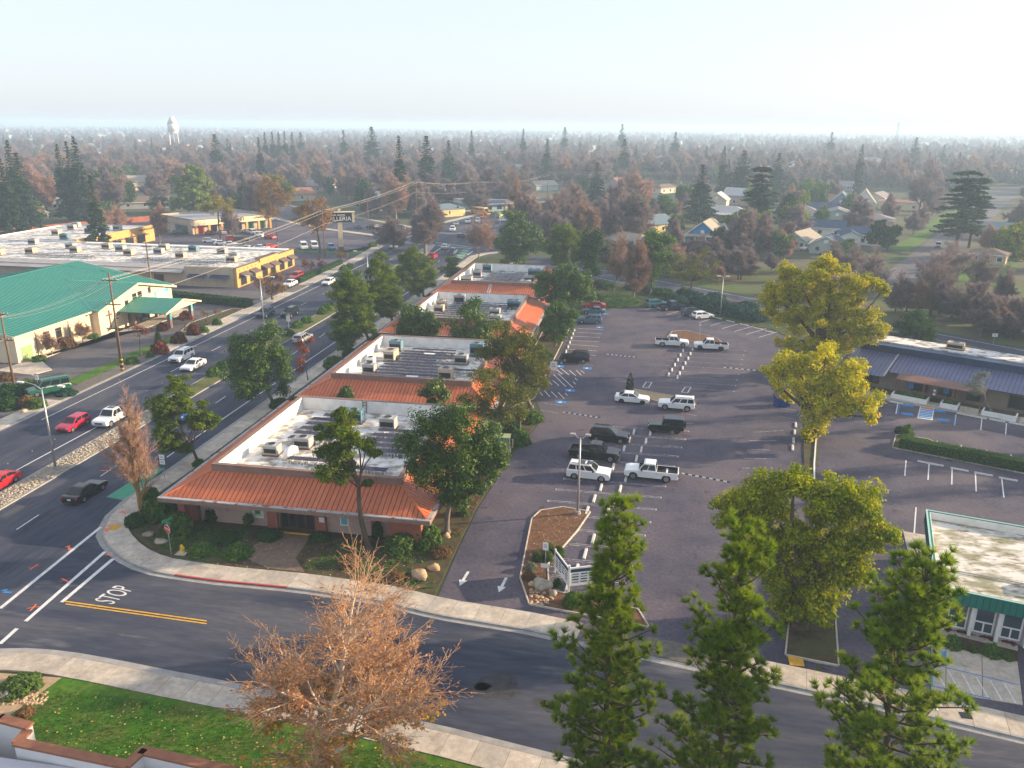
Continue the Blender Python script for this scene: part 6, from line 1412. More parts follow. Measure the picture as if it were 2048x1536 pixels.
V('hatch','crimson',148,856,SBH,'red hatchback driving towards the camera past the rocky median')
V('pickup','white',228,843,SBH,'white pickup truck driving behind the red hatchback')
V('suv','white',364,720,SBH,'white crossover driving towards the camera by the kerb lane')
V('sedan','white',387,737,SBH,'white sedan driving next to the white crossover')
V('suv','navy',531,633,SBH,'dark blue crossover driving on the main road, left of a black one')
V('suv','black',580,632,SBH,'black crossover driving on the main road beside the grassy median')
V('hatch','white',657,569,SBH,'white hatchback with dark glass driving beside the mall',rim=rim_dark)
V('sedan','silver',789,496,SBH,'silver sedan driving past the mall lawn',1)
V('sedan','black',172,992,NB,'black sedan driving away beside the green bike lane')
V('sedan','blue',372,835,NB,'blue car half hidden behind the roadside pine')
V('suv','silver',606,684,NB,'silver car behind the reddish dying street tree')
V('sedan','red',-3,975,SBH,'red car entering at the left edge')
V('suv','red',865,517,NB,'red crossover driving away towards the junction')
V('pickup','steel',905,509,NB,'blue-grey pickup truck waiting behind the white sedan at the junction',1)
V('sedan','white',891,497,NB,'white sedan waiting at the junction stop line',1)
V('suv','grey',856,482,SBH,'grey crossover crossing the junction towards the camera',1)
V('hatch','black',922,475,NB,'small black car driving away across the junction',1)
V('suv','white',905,462,SBH + 10,'white crossover in the oncoming queue, nearest the junction',1)
V('sedan','silver',912,450,SBH + 10,'silver sedan in the oncoming queue by the kerb',1)
V('pickup','white',936,446,SBH + 10,'white pickup truck in the oncoming queue',1)
V('suv','white',956,445,SBH + 12,'white crossover behind the pickup in the oncoming queue',1)
V('suv','red',964,437,SBH + 12,'red car at the back of the oncoming queue',1)
V('suv','lime',999,434,NB - 10,'lime green crossover driving away beyond the junction',1)
V('sedan','white',1005,443,NB - 10,'white sedan driving away behind the lime crossover',1)
V('van','white',1029,436,NB - 10,'white van with dark rear driving away beyond the junction',1)
V('suv','beige',975,457,NB - 8,'beige crossover driving away beside the bare tree',1)
V('sedan','red',858,458,cdl * 180 / pi,'red sedan turning on the far left corner of the junction',1)
V('suv','black',803,460,cdl * 180 / pi + 8,'black crossover waiting on the cross street, left of the junction',1)
V('sedan','navy',716,457,120,'dark blue car on the cross street behind the pylon sign',1)
V('suv','black',745,458,150,'black car on the cross street beside the short utility pole',1)
V('suv','silver',929,398,40,'silver car parked beyond the school bus, right one',1);V('suv','teal',940,404,60,'pale blue car parked beside the navy-roofed building',1);V('sedan','grey',922,421,50,'grey car parked left of the school bus',1)
# the big parking lot
V('big_suv','black',1149,724,180,'boxy dark car parked alone in the left edge stalls')
V('suv','steel',1179,646,180,'blue-grey crossover parked at the left edge, near one of the trio')
V('sedan','steel',1187,627,180,'slate sedan parked behind the blue-grey crossover')
V('sedan','red',1188,616,180,'red sedan parked at the far end of the left edge stalls')
V('suv','teal',1313,614,28,'dark teal crossover parked at the rear edge, leftmost',1);V('pickup','navy',1342,620,28,'dark navy pickup truck parked at the rear edge')
V('suv','navy',1387,632,28,'dark crossover parked at the rear edge beside the white one');V('hatch','white',1405,637,28,'small white crossover parked at the rear edge, rightmost')
V('pickup','white',1343,692,0,'white pickup truck facing right, left of the nose-to-nose pair');V('pickup','white',1421,699,180,'white pickup truck facing left, right of the nose-to-nose pair',rim=rim_dark)
V('sedan','white',1264,804,-3,'white sedan with black wheels parked by the long kerbed island',rim=rim_dark);V('big_suv','white',1352,818,177,'white boxy car parked at the right end of the long island')
V('jeep','black',1331,862,178,'black open-country four-by-four with rear spare wheel',rim=rim_dark)
V('suv','black',1218,881,-4,'glossy black crossover parked above the black pickup');V('pickup','black',1189,916,-4,'black pickup truck parked between two crossovers');V('suv','white',1178,955,-5,'pearl white crossover with twin sunroofs parked below the black pickup');V('pickup','white',1302,956,176,'white pickup truck with black bed facing the pearl crossover')
for o in C.objects:
    lb = o.get('label','')
    if lb.startswith('pearl white'):
        for x in (.1,-.8): MB().box(x - .35,-.45,1.722,x + .35,.45,1.735).build('sunroof',car_glass,o)
    if lb.startswith('white pickup truck driving'): MB().box(-.2,-.45,1.922,.45,.45,1.935).build('sunroof',car_glass,o)
gv = V('van','green',99,786,-128,'green and blue-topped van parked beside the left driveway')
MB().box(-2.5,-1.015,1.12,1.0,-1.008,1.2).box(-2.5,1.008,1.12,1.0,1.015,1.2).build('side_stripe',plate_m,gv)
V('sedan','blue',14,560,20,'bright blue car parked at the left edge behind the church roof',1)
V('sedan','white',580,572,SBH,'white sedan parked by the fence at the mall end');V('suv','red',593,558,SBH,'red car parked behind the white sedan at the mall end',1)
V('suv','white',28,480,60,'white car on the alley behind the mall',1)
mlot = [('suv','silver',337,468,55,'silver car at the far left of the mall car park'),('big_suv','black',362,470,55,'black car at the far left of the mall car park'),('suv','black',420,470,140,'black car parked before the red shop window'),('suv','silver',444,468,140,'silver crossover parked before the shops, second from the red window'),('big_suv','beige',460,466,140,'beige car parked before the shops, third from the red window'),('sedan','silver',493,466,145,'silver sedan parked before the shops in the middle'),('big_suv','white',508,469,-35,'large white car parked in the middle of the mall car park'),('suv','white',522,474,-35,'white car parked left of the red one by the street tree'),('suv','red',541,478,-30,'red car parked before the street tree in the mall car park'),('hatch','white',420,485,20,'white wagon parked in the near row, left end'),('sedan','white',444,490,20,'white sedan in the near row, second from the left'),('suv','red',467,482,25,'red car in the near row behind the white ones'),('jeep','black',485,484,25,'dark open four-by-four in the near row'),('sedan','white',463,492,10,'white sedan half hidden by the mall parapet, left one'),('sedan','silver',484,496,10,'silver sedan half hidden by the mall parapet'),('hatch','red',542,497,60,'red hatchback parked just beyond the right end of the mall roof'),('sedan','white',523,499,10,'white sedan half hidden by the mall parapet, right one'),('van','white',608,498,-60,'white van at the lawn edge, left one'),('van','white',629,497,-60,'white van at the lawn edge, right one'),('suv','blue',663,499,-60,'blue car at the lawn edge beside the pylon sign')]
for k,c_,u,v,h,lb in mlot: V(k,c_,u,v,h,lb,1)
V('pickup','white',1612,500,-120,'white pickup truck parked by the blue tarped boat',1);V('sedan','silver',1650,510,170,'silver sedan parked before the navy-roofed cottage',1);V('suv','silver',1876,495,250,'silver car driving towards the camera on the residential street');V('sedan','navy',1245,546,-35,'dark car driving on the cross street behind the parking lot',1)
V('hatch','silver',1390,479,-100,'silver car parked under the blue house porch, left one',1);V('suv','white',1411,482,-95,'white car parked under the blue house porch, right one',1);V('suv','white',1628,421,20,'white car parked among the houses behind the dark conical tree',1);V('suv','silver',1905,421,250,'silver car parked far up the residential street',1);V('sedan','white',1152,455,60,'white car behind the dark magnolias, left one',1);V('suv','white',1165,420,60,'white car parked on the grass beyond the junction',1);V('sedan','silver',77,440,30,'pale car on the ranch house drive',1)
# school bus
x,y = zj(1150,570);bs = thing('school_bus','yellow school bus crossing before the navy-roofed building','bus',(x,y,.03),radians(-38))
MB().box(-5.4,-1.2,.55,4.2,1.2,2.9).box(4.201,-1.1,.55,5.8,1.1,1.7).build('body',CP['yellow'],bs)
MB().box(-5.3,-1.05,2.901,4.0,1.05,3.1).build('roof',mat('bus_roof',(.68,.62,.48),rough=.5),bs)
for s in (-1,1):
    for k in range(9): MB().box(-5.1 + k * 1.0,s * 1.2 - .02,1.95,-4.3 + k * 1.0,s * 1.2 + .02,2.7).build('window',car_glass,bs)
    MB().box(-5.4,s * 1.2 - .012,1.3,4.2,s * 1.2 + .012,1.42).build('rub_rail',trim_m,bs)
    for x0 in (-3.4,4.4): MB().wheelcyl((x0,s * 1.05,.48),.48,.3,14).build('wheel',tyre_m,bs)
MB().box(4.19,-1.0,1.75,4.24,1.0,2.75).build('windscreen',car_glass,bs);MB().box(-5.44,-.9,1.8,-5.395,.9,2.7).build('rear_window',car_glass,bs)
for s in (-1,1): MB().cbox((5.8,s * .8,1.1),(.08,.3,.25)).build('headlight',head_m,bs)
# ------------------------------------------------------------------ foliage tools
def unit(n,R):
    v = R.normal(size=(n,3));return v / np.linalg.norm(v,axis=1,keepdims=True)
def leaf_cloud(cen,rad,per,L,Wd,R,flat=.8,up=.35,spread=.7,inner=.35):
    """diamond leaves scattered over clumps"""
    n = len(cen) * per
    c = np.repeat(np.asarray(cen,float),per,0);r = np.repeat(np.asarray(rad,float),per)
    d = unit(n,R);rr = inner + (1.08 - inner) * R.random(n) ** .6
    p = c + d * (r * rr)[:,None] * np.array([1,1,flat])
    nr = d + unit(n,R) * spread;nr[:,2] += up;nr /= np.linalg.norm(nr,axis=1,keepdims=True)
    t = np.cross(nr,unit(n,R));t /= np.linalg.norm(t,axis=1,keepdims=True) + 1e-9
    b = np.cross(nr,t);s = R.uniform(.65,1.25,n)[:,None]
    V_ = np.stack([p - t * L / 2 * s,p + b * Wd / 2 * s,p + t * L / 2 * s,p - b * Wd / 2 * s],1).reshape(-1,3)
    F_ = np.arange(4 * n).reshape(-1,4)
    tint = np.clip(np.repeat(R.uniform(.15,.85,len(cen)),per) + R.normal(0,.22,n),0,1)
    return V_,F_,tint
def needle_cloud(cen,axis,per,L,w,R,cone=.9):
    n = len(cen) * per
    c = np.repeat(np.asarray(cen,float),per,0);a = np.repeat(np.asarray(axis,float),per,0)
    d = a + unit(n,R) * cone;d /= np.linalg.norm(d,axis=1,keepdims=True) + 1e-9
    sd = np.cross(d,unit(n,R));sd /= np.linalg.norm(sd,axis=1,keepdims=True) + 1e-9
    l = L * R.uniform(.7,1.15,n)[:,None];st = c + d * l * .06
    V_ = np.stack([st - sd * w / 2,st + sd * w / 2,st + d * l],1).reshape(-1,3)
    F_ = np.arange(3 * n).reshape(-1,3)
    tint = np.clip(np.repeat(R.uniform(.2,.8,len(cen)),per) + R.normal(0,.2,n),0,1)
    return V_,F_,tint
def seg_mesh(name,segs,mats,n=4,parent=None):
    """tapered sticks: (p, q, r0, r1)"""
    S = np.array([(*p,*q,a,b) for p,q,a,b in segs],float)
    P,Q,r0,r1 = S[:,:3],S[:,3:6],S[:,6],S[:,7]
    d = Q - P;d /= np.linalg.norm(d,axis=1,keepdims=True) + 1e-9
    ref = np.where(np.abs(d[:,2:3]) > .9,np.array([[1.,0,0]]),np.array([[0,0,1.]]))
    a = np.cross(d,ref);a /= np.linalg.norm(a,axis=1,keepdims=True);b = np.cross(a,d)
    ang = np.arange(n) * 2 * pi / n;m = len(S)
    ring = a[:,None] * np.cos(ang)[None,:,None] + b[:,None] * np.sin(ang)[None,:,None]
    V_ = np.concatenate([P[:,None] + ring * r0[:,None,None],Q[:,None] + ring * r1[:,None,None]],1).reshape(-1,3)
    k = np.arange(n);f = np.stack([k,(k + 1) % n,n + (k + 1) % n,n + k],1)
    F_ = (f[None] + (np.arange(m) * 2 * n)[:,None,None]).reshape(-1,4)
    return link(name,np_mesh(name,V_,F_,mats,None,True),parent)
def limb(p,q,r0,r1,R,n=4,bow=.12):
    """a bent limb as a chain of sticks"""
    p,q = np.array(p,float),np.array(q,float);L_ = np.linalg.norm(q - p);off = unit(1,R)[0] * L_ * bow;off[2] = abs(off[2]) * .6
    pts = [p + (q - p) * t + off * 4 * t * (1 - t) for t in np.linspace(0,1,n + 1)]
    rs = np.linspace(r0,r1,n + 1)
    return [(pts[i],pts[i + 1],rs[i],rs[i + 1]) for i in range(n)],pts
bark_brown = mat('bark_brown',(.085,.06,.042),(.13,.095,.07),3,rough=.95,bump=.4,stretch=(1,1,.25))
bark_grey = mat('bark_grey',(.14,.12,.10),(.20,.175,.15),2.5,rough=.95,bump=.3,stretch=(1,1,.3))
bark_pale = mat('bark_pale',(.58,.47,.36),(.36,.27,.19),1.6,rough=.9,lo=.4,hi=.7)
twig_tan = mat('twig_tan',(.36,.215,.125),(.45,.28,.17),2,rough=.9)
LM = dict(camphor=leafmat('camphor_leaf',(.19,.25,.002),(.70,.57,.003),.34),camphor_dark=leafmat('camphor_leaf_green',(.085,.165,.002),(.44,.42,.003),.32),magnolia=leafmat('magnolia_leaf',(.022,.072,.008),(.095,.155,.016),.25,rough=.45,spec=.2),dark=leafmat('evergreen_leaf',(.014,.052,.012),(.050,.100,.020),.2),
          olive=leafmat('olive_brown_leaf',(.062,.090,.010),(.165,.165,.024),.35),pine=leafmat('pine_needle',(.036,.088,.008),(.150,.195,.012),.35),pine_hero=leafmat('long_needle',(.080,.170,.010),(.270,.340,.022),.45),bush=leafmat('shrub_leaf',(.036,.098,.016),(.105,.180,.032),.25),lightbush=leafmat('ivy_leaf',(.05,.105,.02),(.11,.17,.035),.3),redbush=leafmat('red_shrub_leaf',(.075,.014,.012),(.17,.05,.025),.25),
          brownbush=leafmat('dry_shrub_leaf',(.13,.075,.035),(.2,.12,.05),.3),juniper=leafmat('juniper_leaf',(.014,.060,.045),(.045,.105,.07),.2),conifer=leafmat('conifer_leaf',(.014,.038,.020),(.038,.070,.032),.15,.2),willow=leafmat('yellow_bud',(.16,.15,.02),(.27,.21,.03),.35),rust=leafmat('rust_leaf',(.17,.085,.025),(.27,.15,.045),.35),dead=leafmat('dead_red_leaf',(.20,.045,.025),(.33,.10,.05),.3),syc=leafmat('sycamore_leaf',(.34,.13,.05),(.56,.29,.13),.4),sycy=leafmat('sycamore_yellow_leaf',(.45,.22,.03),(.60,.42,.05),.35),
          twig=leafmat('bare_twig',(.165,.120,.122),(.31,.245,.245),.25,.18),twig_red=leafmat('bare_twig_red',(.24,.145,.115),(.42,.27,.20),.25,.15),grey=leafmat('grey_olive_leaf',(.13,.15,.11),(.22,.24,.18),.25),lime=leafmat('lime_leaf',(.11,.17,.018),(.22,.26,.03),.35),grass=leafmat('grass_blade',(.028,.085,.008),(.075,.15,.014),.35),litter=leafmat('fallen_leaf',(.42,.28,.05),(.60,.50,.22),.2))
STY = dict(  # leaf length, width, clump radius, leaves per clump, flatness, clump factor
    camphor=(.33,.21,.74,50,.8,5.6),camphor_near=(.24,.155,.60,48,.8,9.5),magnolia=(.38,.23,.9,56,.85,6.2),olive=(.30,.16,.9,60,.8,5.4),pine=(.50,.11,.85,76,.5,8.5),dark=(.45,.28,1.0,52,.85,5.2),thin=(.28,.12,.9,40,.8,2.6),willow=(.5,.10,1.2,60,.8,3.4))
def crown_points(blobs,rc,factor,R,ragged=.18):
    cs,rs = [],[]
    for (x,y,z,r) in blobs:
        n = max(5,int(factor * (r / rc) ** 2));d = unit(n,R);q = (.42 + .58 * R.random(n) ** .5) * max(.1,1 - .55 * rc / max(r,rc))
        q *= 1 + R.normal(0,ragged,n)
        c_ = np.array([x,y,z]) + d * (q * r)[:,None] * np.array([1,1,.9])
        if n > 14:                                  # leaves gather into lumps with gaps between
            m = max(4,n // (5 if rc < .8 else 3));k_ = R.integers(m,size=n);c_ = c_[:m][k_] + unit(n,R) * (rc * 1.25 * R.random(n) ** .4)[:,None] * np.array([1,1,.75])
        cs.append(c_);rs.append(rc * R.uniform(.65,1.2,n) * min(1.0,.35 + .65 * r / (2 * rc)))
    return np.concatenate(cs),np.concatenate(rs)
def blob_tree(label,base,blobs,style,mats,bark=None,trunk=.28,group=None,name='tree',cat='tree',seed=0,z0=.08,lean=(0,0),fork=.45,limbs=26,base_pos=None,leafscale=1.0,dense=1.0):
    """crown from measured masses: (u, v, radius px[, depth offset m])"""
    R = np.random.default_rng(seed + 1000);bark = bark or bark_brown
    bx,by = base_pos or G(*base);D = hypot(bx,by)
    bl = []
    for b in blobs:
        p = at_dist(b[0],b[1],D + (b[3] if len(b) > 3 else R.uniform(-.8,.8)))
        bl.append((p[0] - bx,p[1] - by,p[2] - z0,b[2] * cam_depth(*p) / FPX * (1.16 if style == 'pine' else 1.04)))
    r = thing(name,label,cat,(bx,by,z0),0,group)
    L,Wd,rc,per,flat,fac = STY[style];L *= leafscale;Wd *= leafscale;per = int(per * dense)
    cs,rs = crown_points(bl,rc,fac,R)
    V_,F_,t_ = leaf_cloud(cs,rs,per,L,Wd,R,flat)
    link('crown',np_mesh('crown',V_,F_,(LM[mats],),t_),r)
    zt = max(.8,min(b[2] - b[3] * .3 for b in bl)) ;ctr = np.mean([b[:3] for b in bl],0)
    top = np.array([ctr[0] * .5 + lean[0],ctr[1] * .5 + lean[1],max(zt,fork * ctr[2])])
    segs,pts = limb((0,0,-.1),top,trunk,trunk * .7,R,5,.05)
    segs.insert(0,(np.array((0,0,-.1)),np.array((0,0,.35)),trunk * 1.5,trunk * 1.02))
    for b in bl:
        s_,q_ = limb(top,b[:3],trunk * (.32 if style == 'pine' else .5),trunk * .15,R,5);segs += s_
    for i in R.choice(len(cs),min(limbs,len(cs)),False):
        b = min(bl,key=lambda b: np.linalg.norm(np.array(b[:3]) - cs[i]));s_,_ = limb(np.array(b[:3]) * .9 + top * .1,cs[i],trunk * .2,.025,R,3);segs += s_
    seg_mesh('trunk',segs,(bark,),7,r)
    return r

# ------------------------------------------------------------------ the yellow-green trees at the right of the lot
blob_tree('yellow-green camphor tree with ivy-clad trunk between the two parking lots',(1625,878),[(1600,745,46),(1650,735,50),(1700,760,48),(1560,735,30),(1735,800,32),(1655,790,46),(1610,790,40),(1635,830,32,-.5),(1628,858,24,-.3),(1690,800,34),(1745,835,16),(1530,740,12)],'camphor','camphor',seed=1,trunk=.5)
blob_tree('largest yellow-green camphor tree behind the ivy-clad one',None,[(1650,545,42),(1600,570,44),(1700,580,44),(1640,610,62),(1570,620,46),(1700,650,50),(1735,660,40),(1600,680,50),(1660,700,46),(1545,590,30),(1765,580,16,1),(1740,570,22),(1640,520,18),(1570,545,22)],'camphor','camphor',seed=2,trunk=.55,base_pos=(26.6,122.0),z0=.1)
blob_tree('wide yellow-green camphor tree in the front tree pit beside the pines',(1600,1255),[(1520,985,48),(1590,960,44),(1650,985,50),(1720,1010,50),(1760,1060,36),(1480,1020,44),(1560,1050,60),(1660,1070,66),(1610,1130,60),(1580,1190,46),(1640,1190,40),(1520,1090,44),(1710,1100,44),(1450,1010,22),(1785,1075,18),(1600,1225,34),(1555,1130,46),(1680,1150,44),(1560,1215,30),(1640,1225,28)],'camphor_near','camphor_dark',seed=3,trunk=.5)
# magnolias and evergreens round the offices
blob_tree('broad magnolia at the right front corner of the nearest office',(895,1068),[(870,850,44),(920,840,42),(840,890,40),(900,900,56),(960,880,42),(980,920,32),(860,940,42),(920,950,46),(965,960,30),(830,930,24),(895,990,32),(1000,925,14),(925,1005,20)],'magnolia','magnolia',bark_grey,.27,seed=4,fork=.5,leafscale=.65,dense=2.0)
blob_tree('olive-brown tree behind the transformer cabinet',(1002,885),[(975,775,34),(1010,770,34),(1035,795,28),(960,810,26),(1000,815,34),(1040,825,20),(930,800,20),(985,750,20)],'olive','olive',bark_grey,.2,seed=5,leafscale=.9)
blob_tree('big rounded evergreen overhanging the second office roof',(1062,815),[(1000,680,38),(1050,680,36),(1030,715,46),(985,705,28),(1075,720,30),(1060,760,34),(1085,765,18),(1020,745,26),(1010,655,18)],'olive','olive',bark_grey,.3,seed=6)
for lb,pos,bl,sd in (('dark evergreen rising between second and third office, right one',(-29.2,120.5),[(945,625,26),(960,650,28),(935,660,30),(965,675,24),(940,680,22),(950,605,12)],7),('dark evergreen rising between second and third office, left one',(-36.3,120.5),[(835,625,26),(815,645,24),(855,645,24),(835,660,30),(805,660,14),(868,662,16)],8),('small dark evergreen between the first and second office',(-25.8,88.7),[(868,772,22),(855,790,18),(885,790,18),(870,805,18)],9),('small bright evergreen poking over the nearest roof parapet',(-35.3,88.7),[(690,780,14),(700,790,13),(682,792,12)],10)):
    blob_tree(lb,None,bl,'magnolia','magnolia',bark_grey,.18,seed=sd,base_pos=pos)
blob_tree('rounded light evergreen by the left edge stalls',(1110,693),[(1115,620,22),(1105,645,22),(1135,645,22),(1120,665,18),(1145,630,14),(1095,660,12)],'magnolia','bush',bark_grey,.2,seed=11)
blob_tree('large magnolia shading the far end of the left edge stalls',(1112,648),[(1130,545,26),(1100,560,26),(1160,560,26),(1130,580,30),(1085,580,22),(1175,590,18),(1110,600,18),(1150,595,18)],'magnolia','magnolia',bark_grey,.28,seed=12)
blob_tree('tall dark magnolia behind the farthest office',(1042,540),[(1035,440,22),(1020,465,28),(1055,465,26),(1035,490,34),(1005,490,20),(1070,490,18),(1030,515,24)],'dark','magnolia',bark_grey,.3,seed=13)
blob_tree('layered evergreen right of the tall dark magnolia',(1125,560),[(1125,465,22),(1110,490,24),(1145,480,20),(1120,515,22),(1150,505,14)],'pine','pine',None,.25,seed=14)
blob_tree('dark evergreen at the north planting, left of the bare trees',(1185,580),[(1180,475,24),(1170,505,26),(1195,500,20),(1180,535,24),(1165,555,16)],'dark','dark',None,.28,seed=15)
blob_tree('green leafy tree on the lawn behind the parking lot',(1299,592),[(1310,480,24),(1295,510,24),(1325,510,26),(1310,540,26),(1335,480,14),(1290,545,14)],'magnolia','bush',bark_grey,.25,seed=16)
blob_tree('brownish leafy tree above the junipers',(1380,605),[(1370,525,26),(1400,520,26),(1420,545,20),(1360,550,24),(1390,555,30),(1345,535,14),(1430,525,14)],'thin','olive',None,.28,seed=17)
# street trees along the main road
blob_tree('round glossy magnolia on the sidewalk above the road',(550,812),[(500,680,28),(535,670,26),(480,710,28),(520,715,38),(555,705,24),(475,745,28),(515,755,36),(555,750,26),(490,780,22),(565,780,16)],'magnolia','magnolia',bark_grey,.26,seed=18,leafscale=.75,dense=1.6,lean=(-.3,0),fork=.5)
blob_tree('two-headed pine on the sidewalk by the green bike lane',(397,928),[(345,775,20),(335,800,24),(360,805,22),(345,835,24),(330,860,22),(350,885,24),(370,895,14),(400,830,18),(415,845,20),(395,855,16),(405,808,10)],'pine','pine',None,.2,seed=19,lean=(-.2,0),fork=.4)
blob_tree('leaning pine beside the second office, nearest of the roadside trio',(745,702),[(700,565,24),(690,590,28),(725,590,22),(705,615,32),(685,640,18),(730,625,22),(715,655,18),(735,650,14)],'pine','pine',None,.28,seed=20)
blob_tree('tall pine in the middle of the roadside trio',(790,667),[(762,520,16),(755,545,22),(775,555,22),(765,580,28),(785,590,18),(755,605,20),(775,620,18),(795,610,12)],'pine','pine',None,.28,seed=21)
blob_tree('broad pine farthest of the roadside trio',(850,602),[(825,505,16),(815,525,22),(840,530,24),(825,555,28),(855,560,18),(800,550,14),(860,545,12),(835,580,14)],'pine','pine',None,.26,seed=22)
blob_tree('small pine by the road below the trio',(692,718),[(690,660,14),(675,675,14),(705,672,16),(690,685,16)],'pine','pine',None,.16,seed=23)
blob_tree('small pine at the far end of the office row',(897,565),[(905,525,12),(897,540,14),(910,545,12)],'pine','pine',None,.15,seed=24)
blob_tree('reddish dying street tree beside the round magnolia',(616,762),[(600,685,14),(607,700,14),(604,720,13),(600,738,10),(622,680,7)],'thin','dead',None,.08,seed=25,leafscale=1.3)
blob_tree('slender pine leaning before the nearest office front',(740,1100),[(683,825,16),(690,850,24),(665,865,24),(705,880,22),(680,900,30),(650,905,18),(735,890,20),(670,945,24),(700,930,18),(750,905,12),(735,965,12)],'pine','pine',None,.26,seed=26,fork=.55)
# left side
blob_tree('big round green tree behind the mall shops',(388,428),[(385,350,20),(370,370,24),(400,372,24),(385,395,30),(360,405,20),(412,400,18)],'dark','lime',None,.4,seed=27,leafscale=1.6)
def mid_tree(u,v,bl,sty,lm,label,sd,ls=1.6,tr=.25): return blob_tree(label,(u,v),bl,sty,lm,None,tr,seed=sd,leafscale=ls)
mid_tree(443,485,[(435,408,20),(415,415,16),(455,415,16)],'willow','willow','yellow-tipped tree before the shop fronts',28)
mid_tree(538,470,[(540,385,26),(520,405,20),(565,400,20),(540,420,24)],'willow','rust','golden-brown street tree at the end of the shops',29)
mid_tree(520,455,[(545,365,20),(570,380,18)],'willow','willow','yellowish tree behind the golden-brown one',30)
mid_tree(640,506,[(625,410,28),(600,425,22),(650,425,22),(620,445,26),(645,450,16)],'willow','rust','rust-coloured tree leaning over the mall entrance',31,1.5,.35)
mid_tree(545,600,[(540,560,22),(520,565,16),(560,575,16),(540,580,16)],'thin','brownbush','brownish small tree before the mall end wall',32,1.6)
mid_tree(620,548,[(615,528,14),(640,525,12)],'thin','redbush','dark red shrubby tree beside the mall end wall',33,1.5,.12)
mid_tree(680,530,[(678,512,10),(690,510,8)],'thin','brownbush','small bare-looking shrub tree before the mall lawn',34,1.5,.1)
mid_tree(775,476,[(765,460,14),(780,465,12)],'thin','redbush','dark red round tree at the junction corner',35,1.5,.15)
mid_tree(283,712,[(270,655,14),(290,660,14),(280,670,16)],'thin','redbush','purplish small tree before the church carport',36,.9,.1)
mid_tree(370,660,[(365,635,12),(380,638,12)],'thin','redbush','small purplish tree right of the church carport',37,.9,.08)
mid_tree(412,645,[(405,625,10),(435,622,9)],'thin','brownbush','small twiggy tree by the church drive exit',38,.9,.07)
blob_tree('yellow-green tree among the blue and green houses',(1500,500),[(1480,445,20),(1510,440,22),(1535,430,10),(1460,440,12),(1495,465,24),(1520,460,16),(1490,425,9)],'dark','lime',None,.3,seed=40,leafscale=1.4)
blob_tree('dark rounded tree by the residential street',(1775,502),[(1760,460,18),(1785,465,18),(1770,480,20),(1745,475,12)],'dark','dark',None,.3,seed=41,leafscale=1.4)
blob_tree('dark conical tree among the houses',(1580,462),[(1580,400,12),(1575,420,18),(1588,425,16),(1580,445,18)],'dark','conifer',None,.3,seed=42,leafscale=1.4)
blob_tree('yellowish leafy tree at the right edge beside the cedar',(2030,520),[(2020,470,22),(2040,460,20),(2010,490,20),(2045,500,24),(2000,475,12)],'dark','camphor_dark',None,.3,seed=43,leafscale=1.4)
blob_tree('dark dense evergreen left of the barber building roof',(1845,690),[(1825,645,24),(1850,655,22),(1800,660,20),(1835,672,24),(1860,675,14)],'magnolia','dark',None,.3,seed=44)
blob_tree('dark shrubby tree before the blue house',(1450,500),[(1440,472,16),(1460,478,16),(1450,488,16),(1425,482,10)],'dark','dark',None,.2,seed=45,leafscale=1.3)
blob_tree('evergreen thicket left of the tarped boat',(1560,520),[(1550,480,22),(1575,478,16),(1545,500,18),(1570,500,14)],'dark','bush',None,.2,seed=46,leafscale=1.3)
blob_tree('ashy olive tree in a planter before the barber building',None,[(1950,752,18),(1940,768,16),(1962,770,16),(1952,785,14),(1970,750,8)],'thin','grey',bark_grey,.1,seed=47,base_pos=tuple((bb.matrix_basis @ Vector((19.6,-2.2,0)))[:2]),z0=.6)
blob_tree('small bushy green tree before the navy-roofed cottage',(1690,515),[(1675,490,10),(1690,495,12),(1700,485,10)],'dark','bush',None,.1,seed=48,leafscale=1.3)
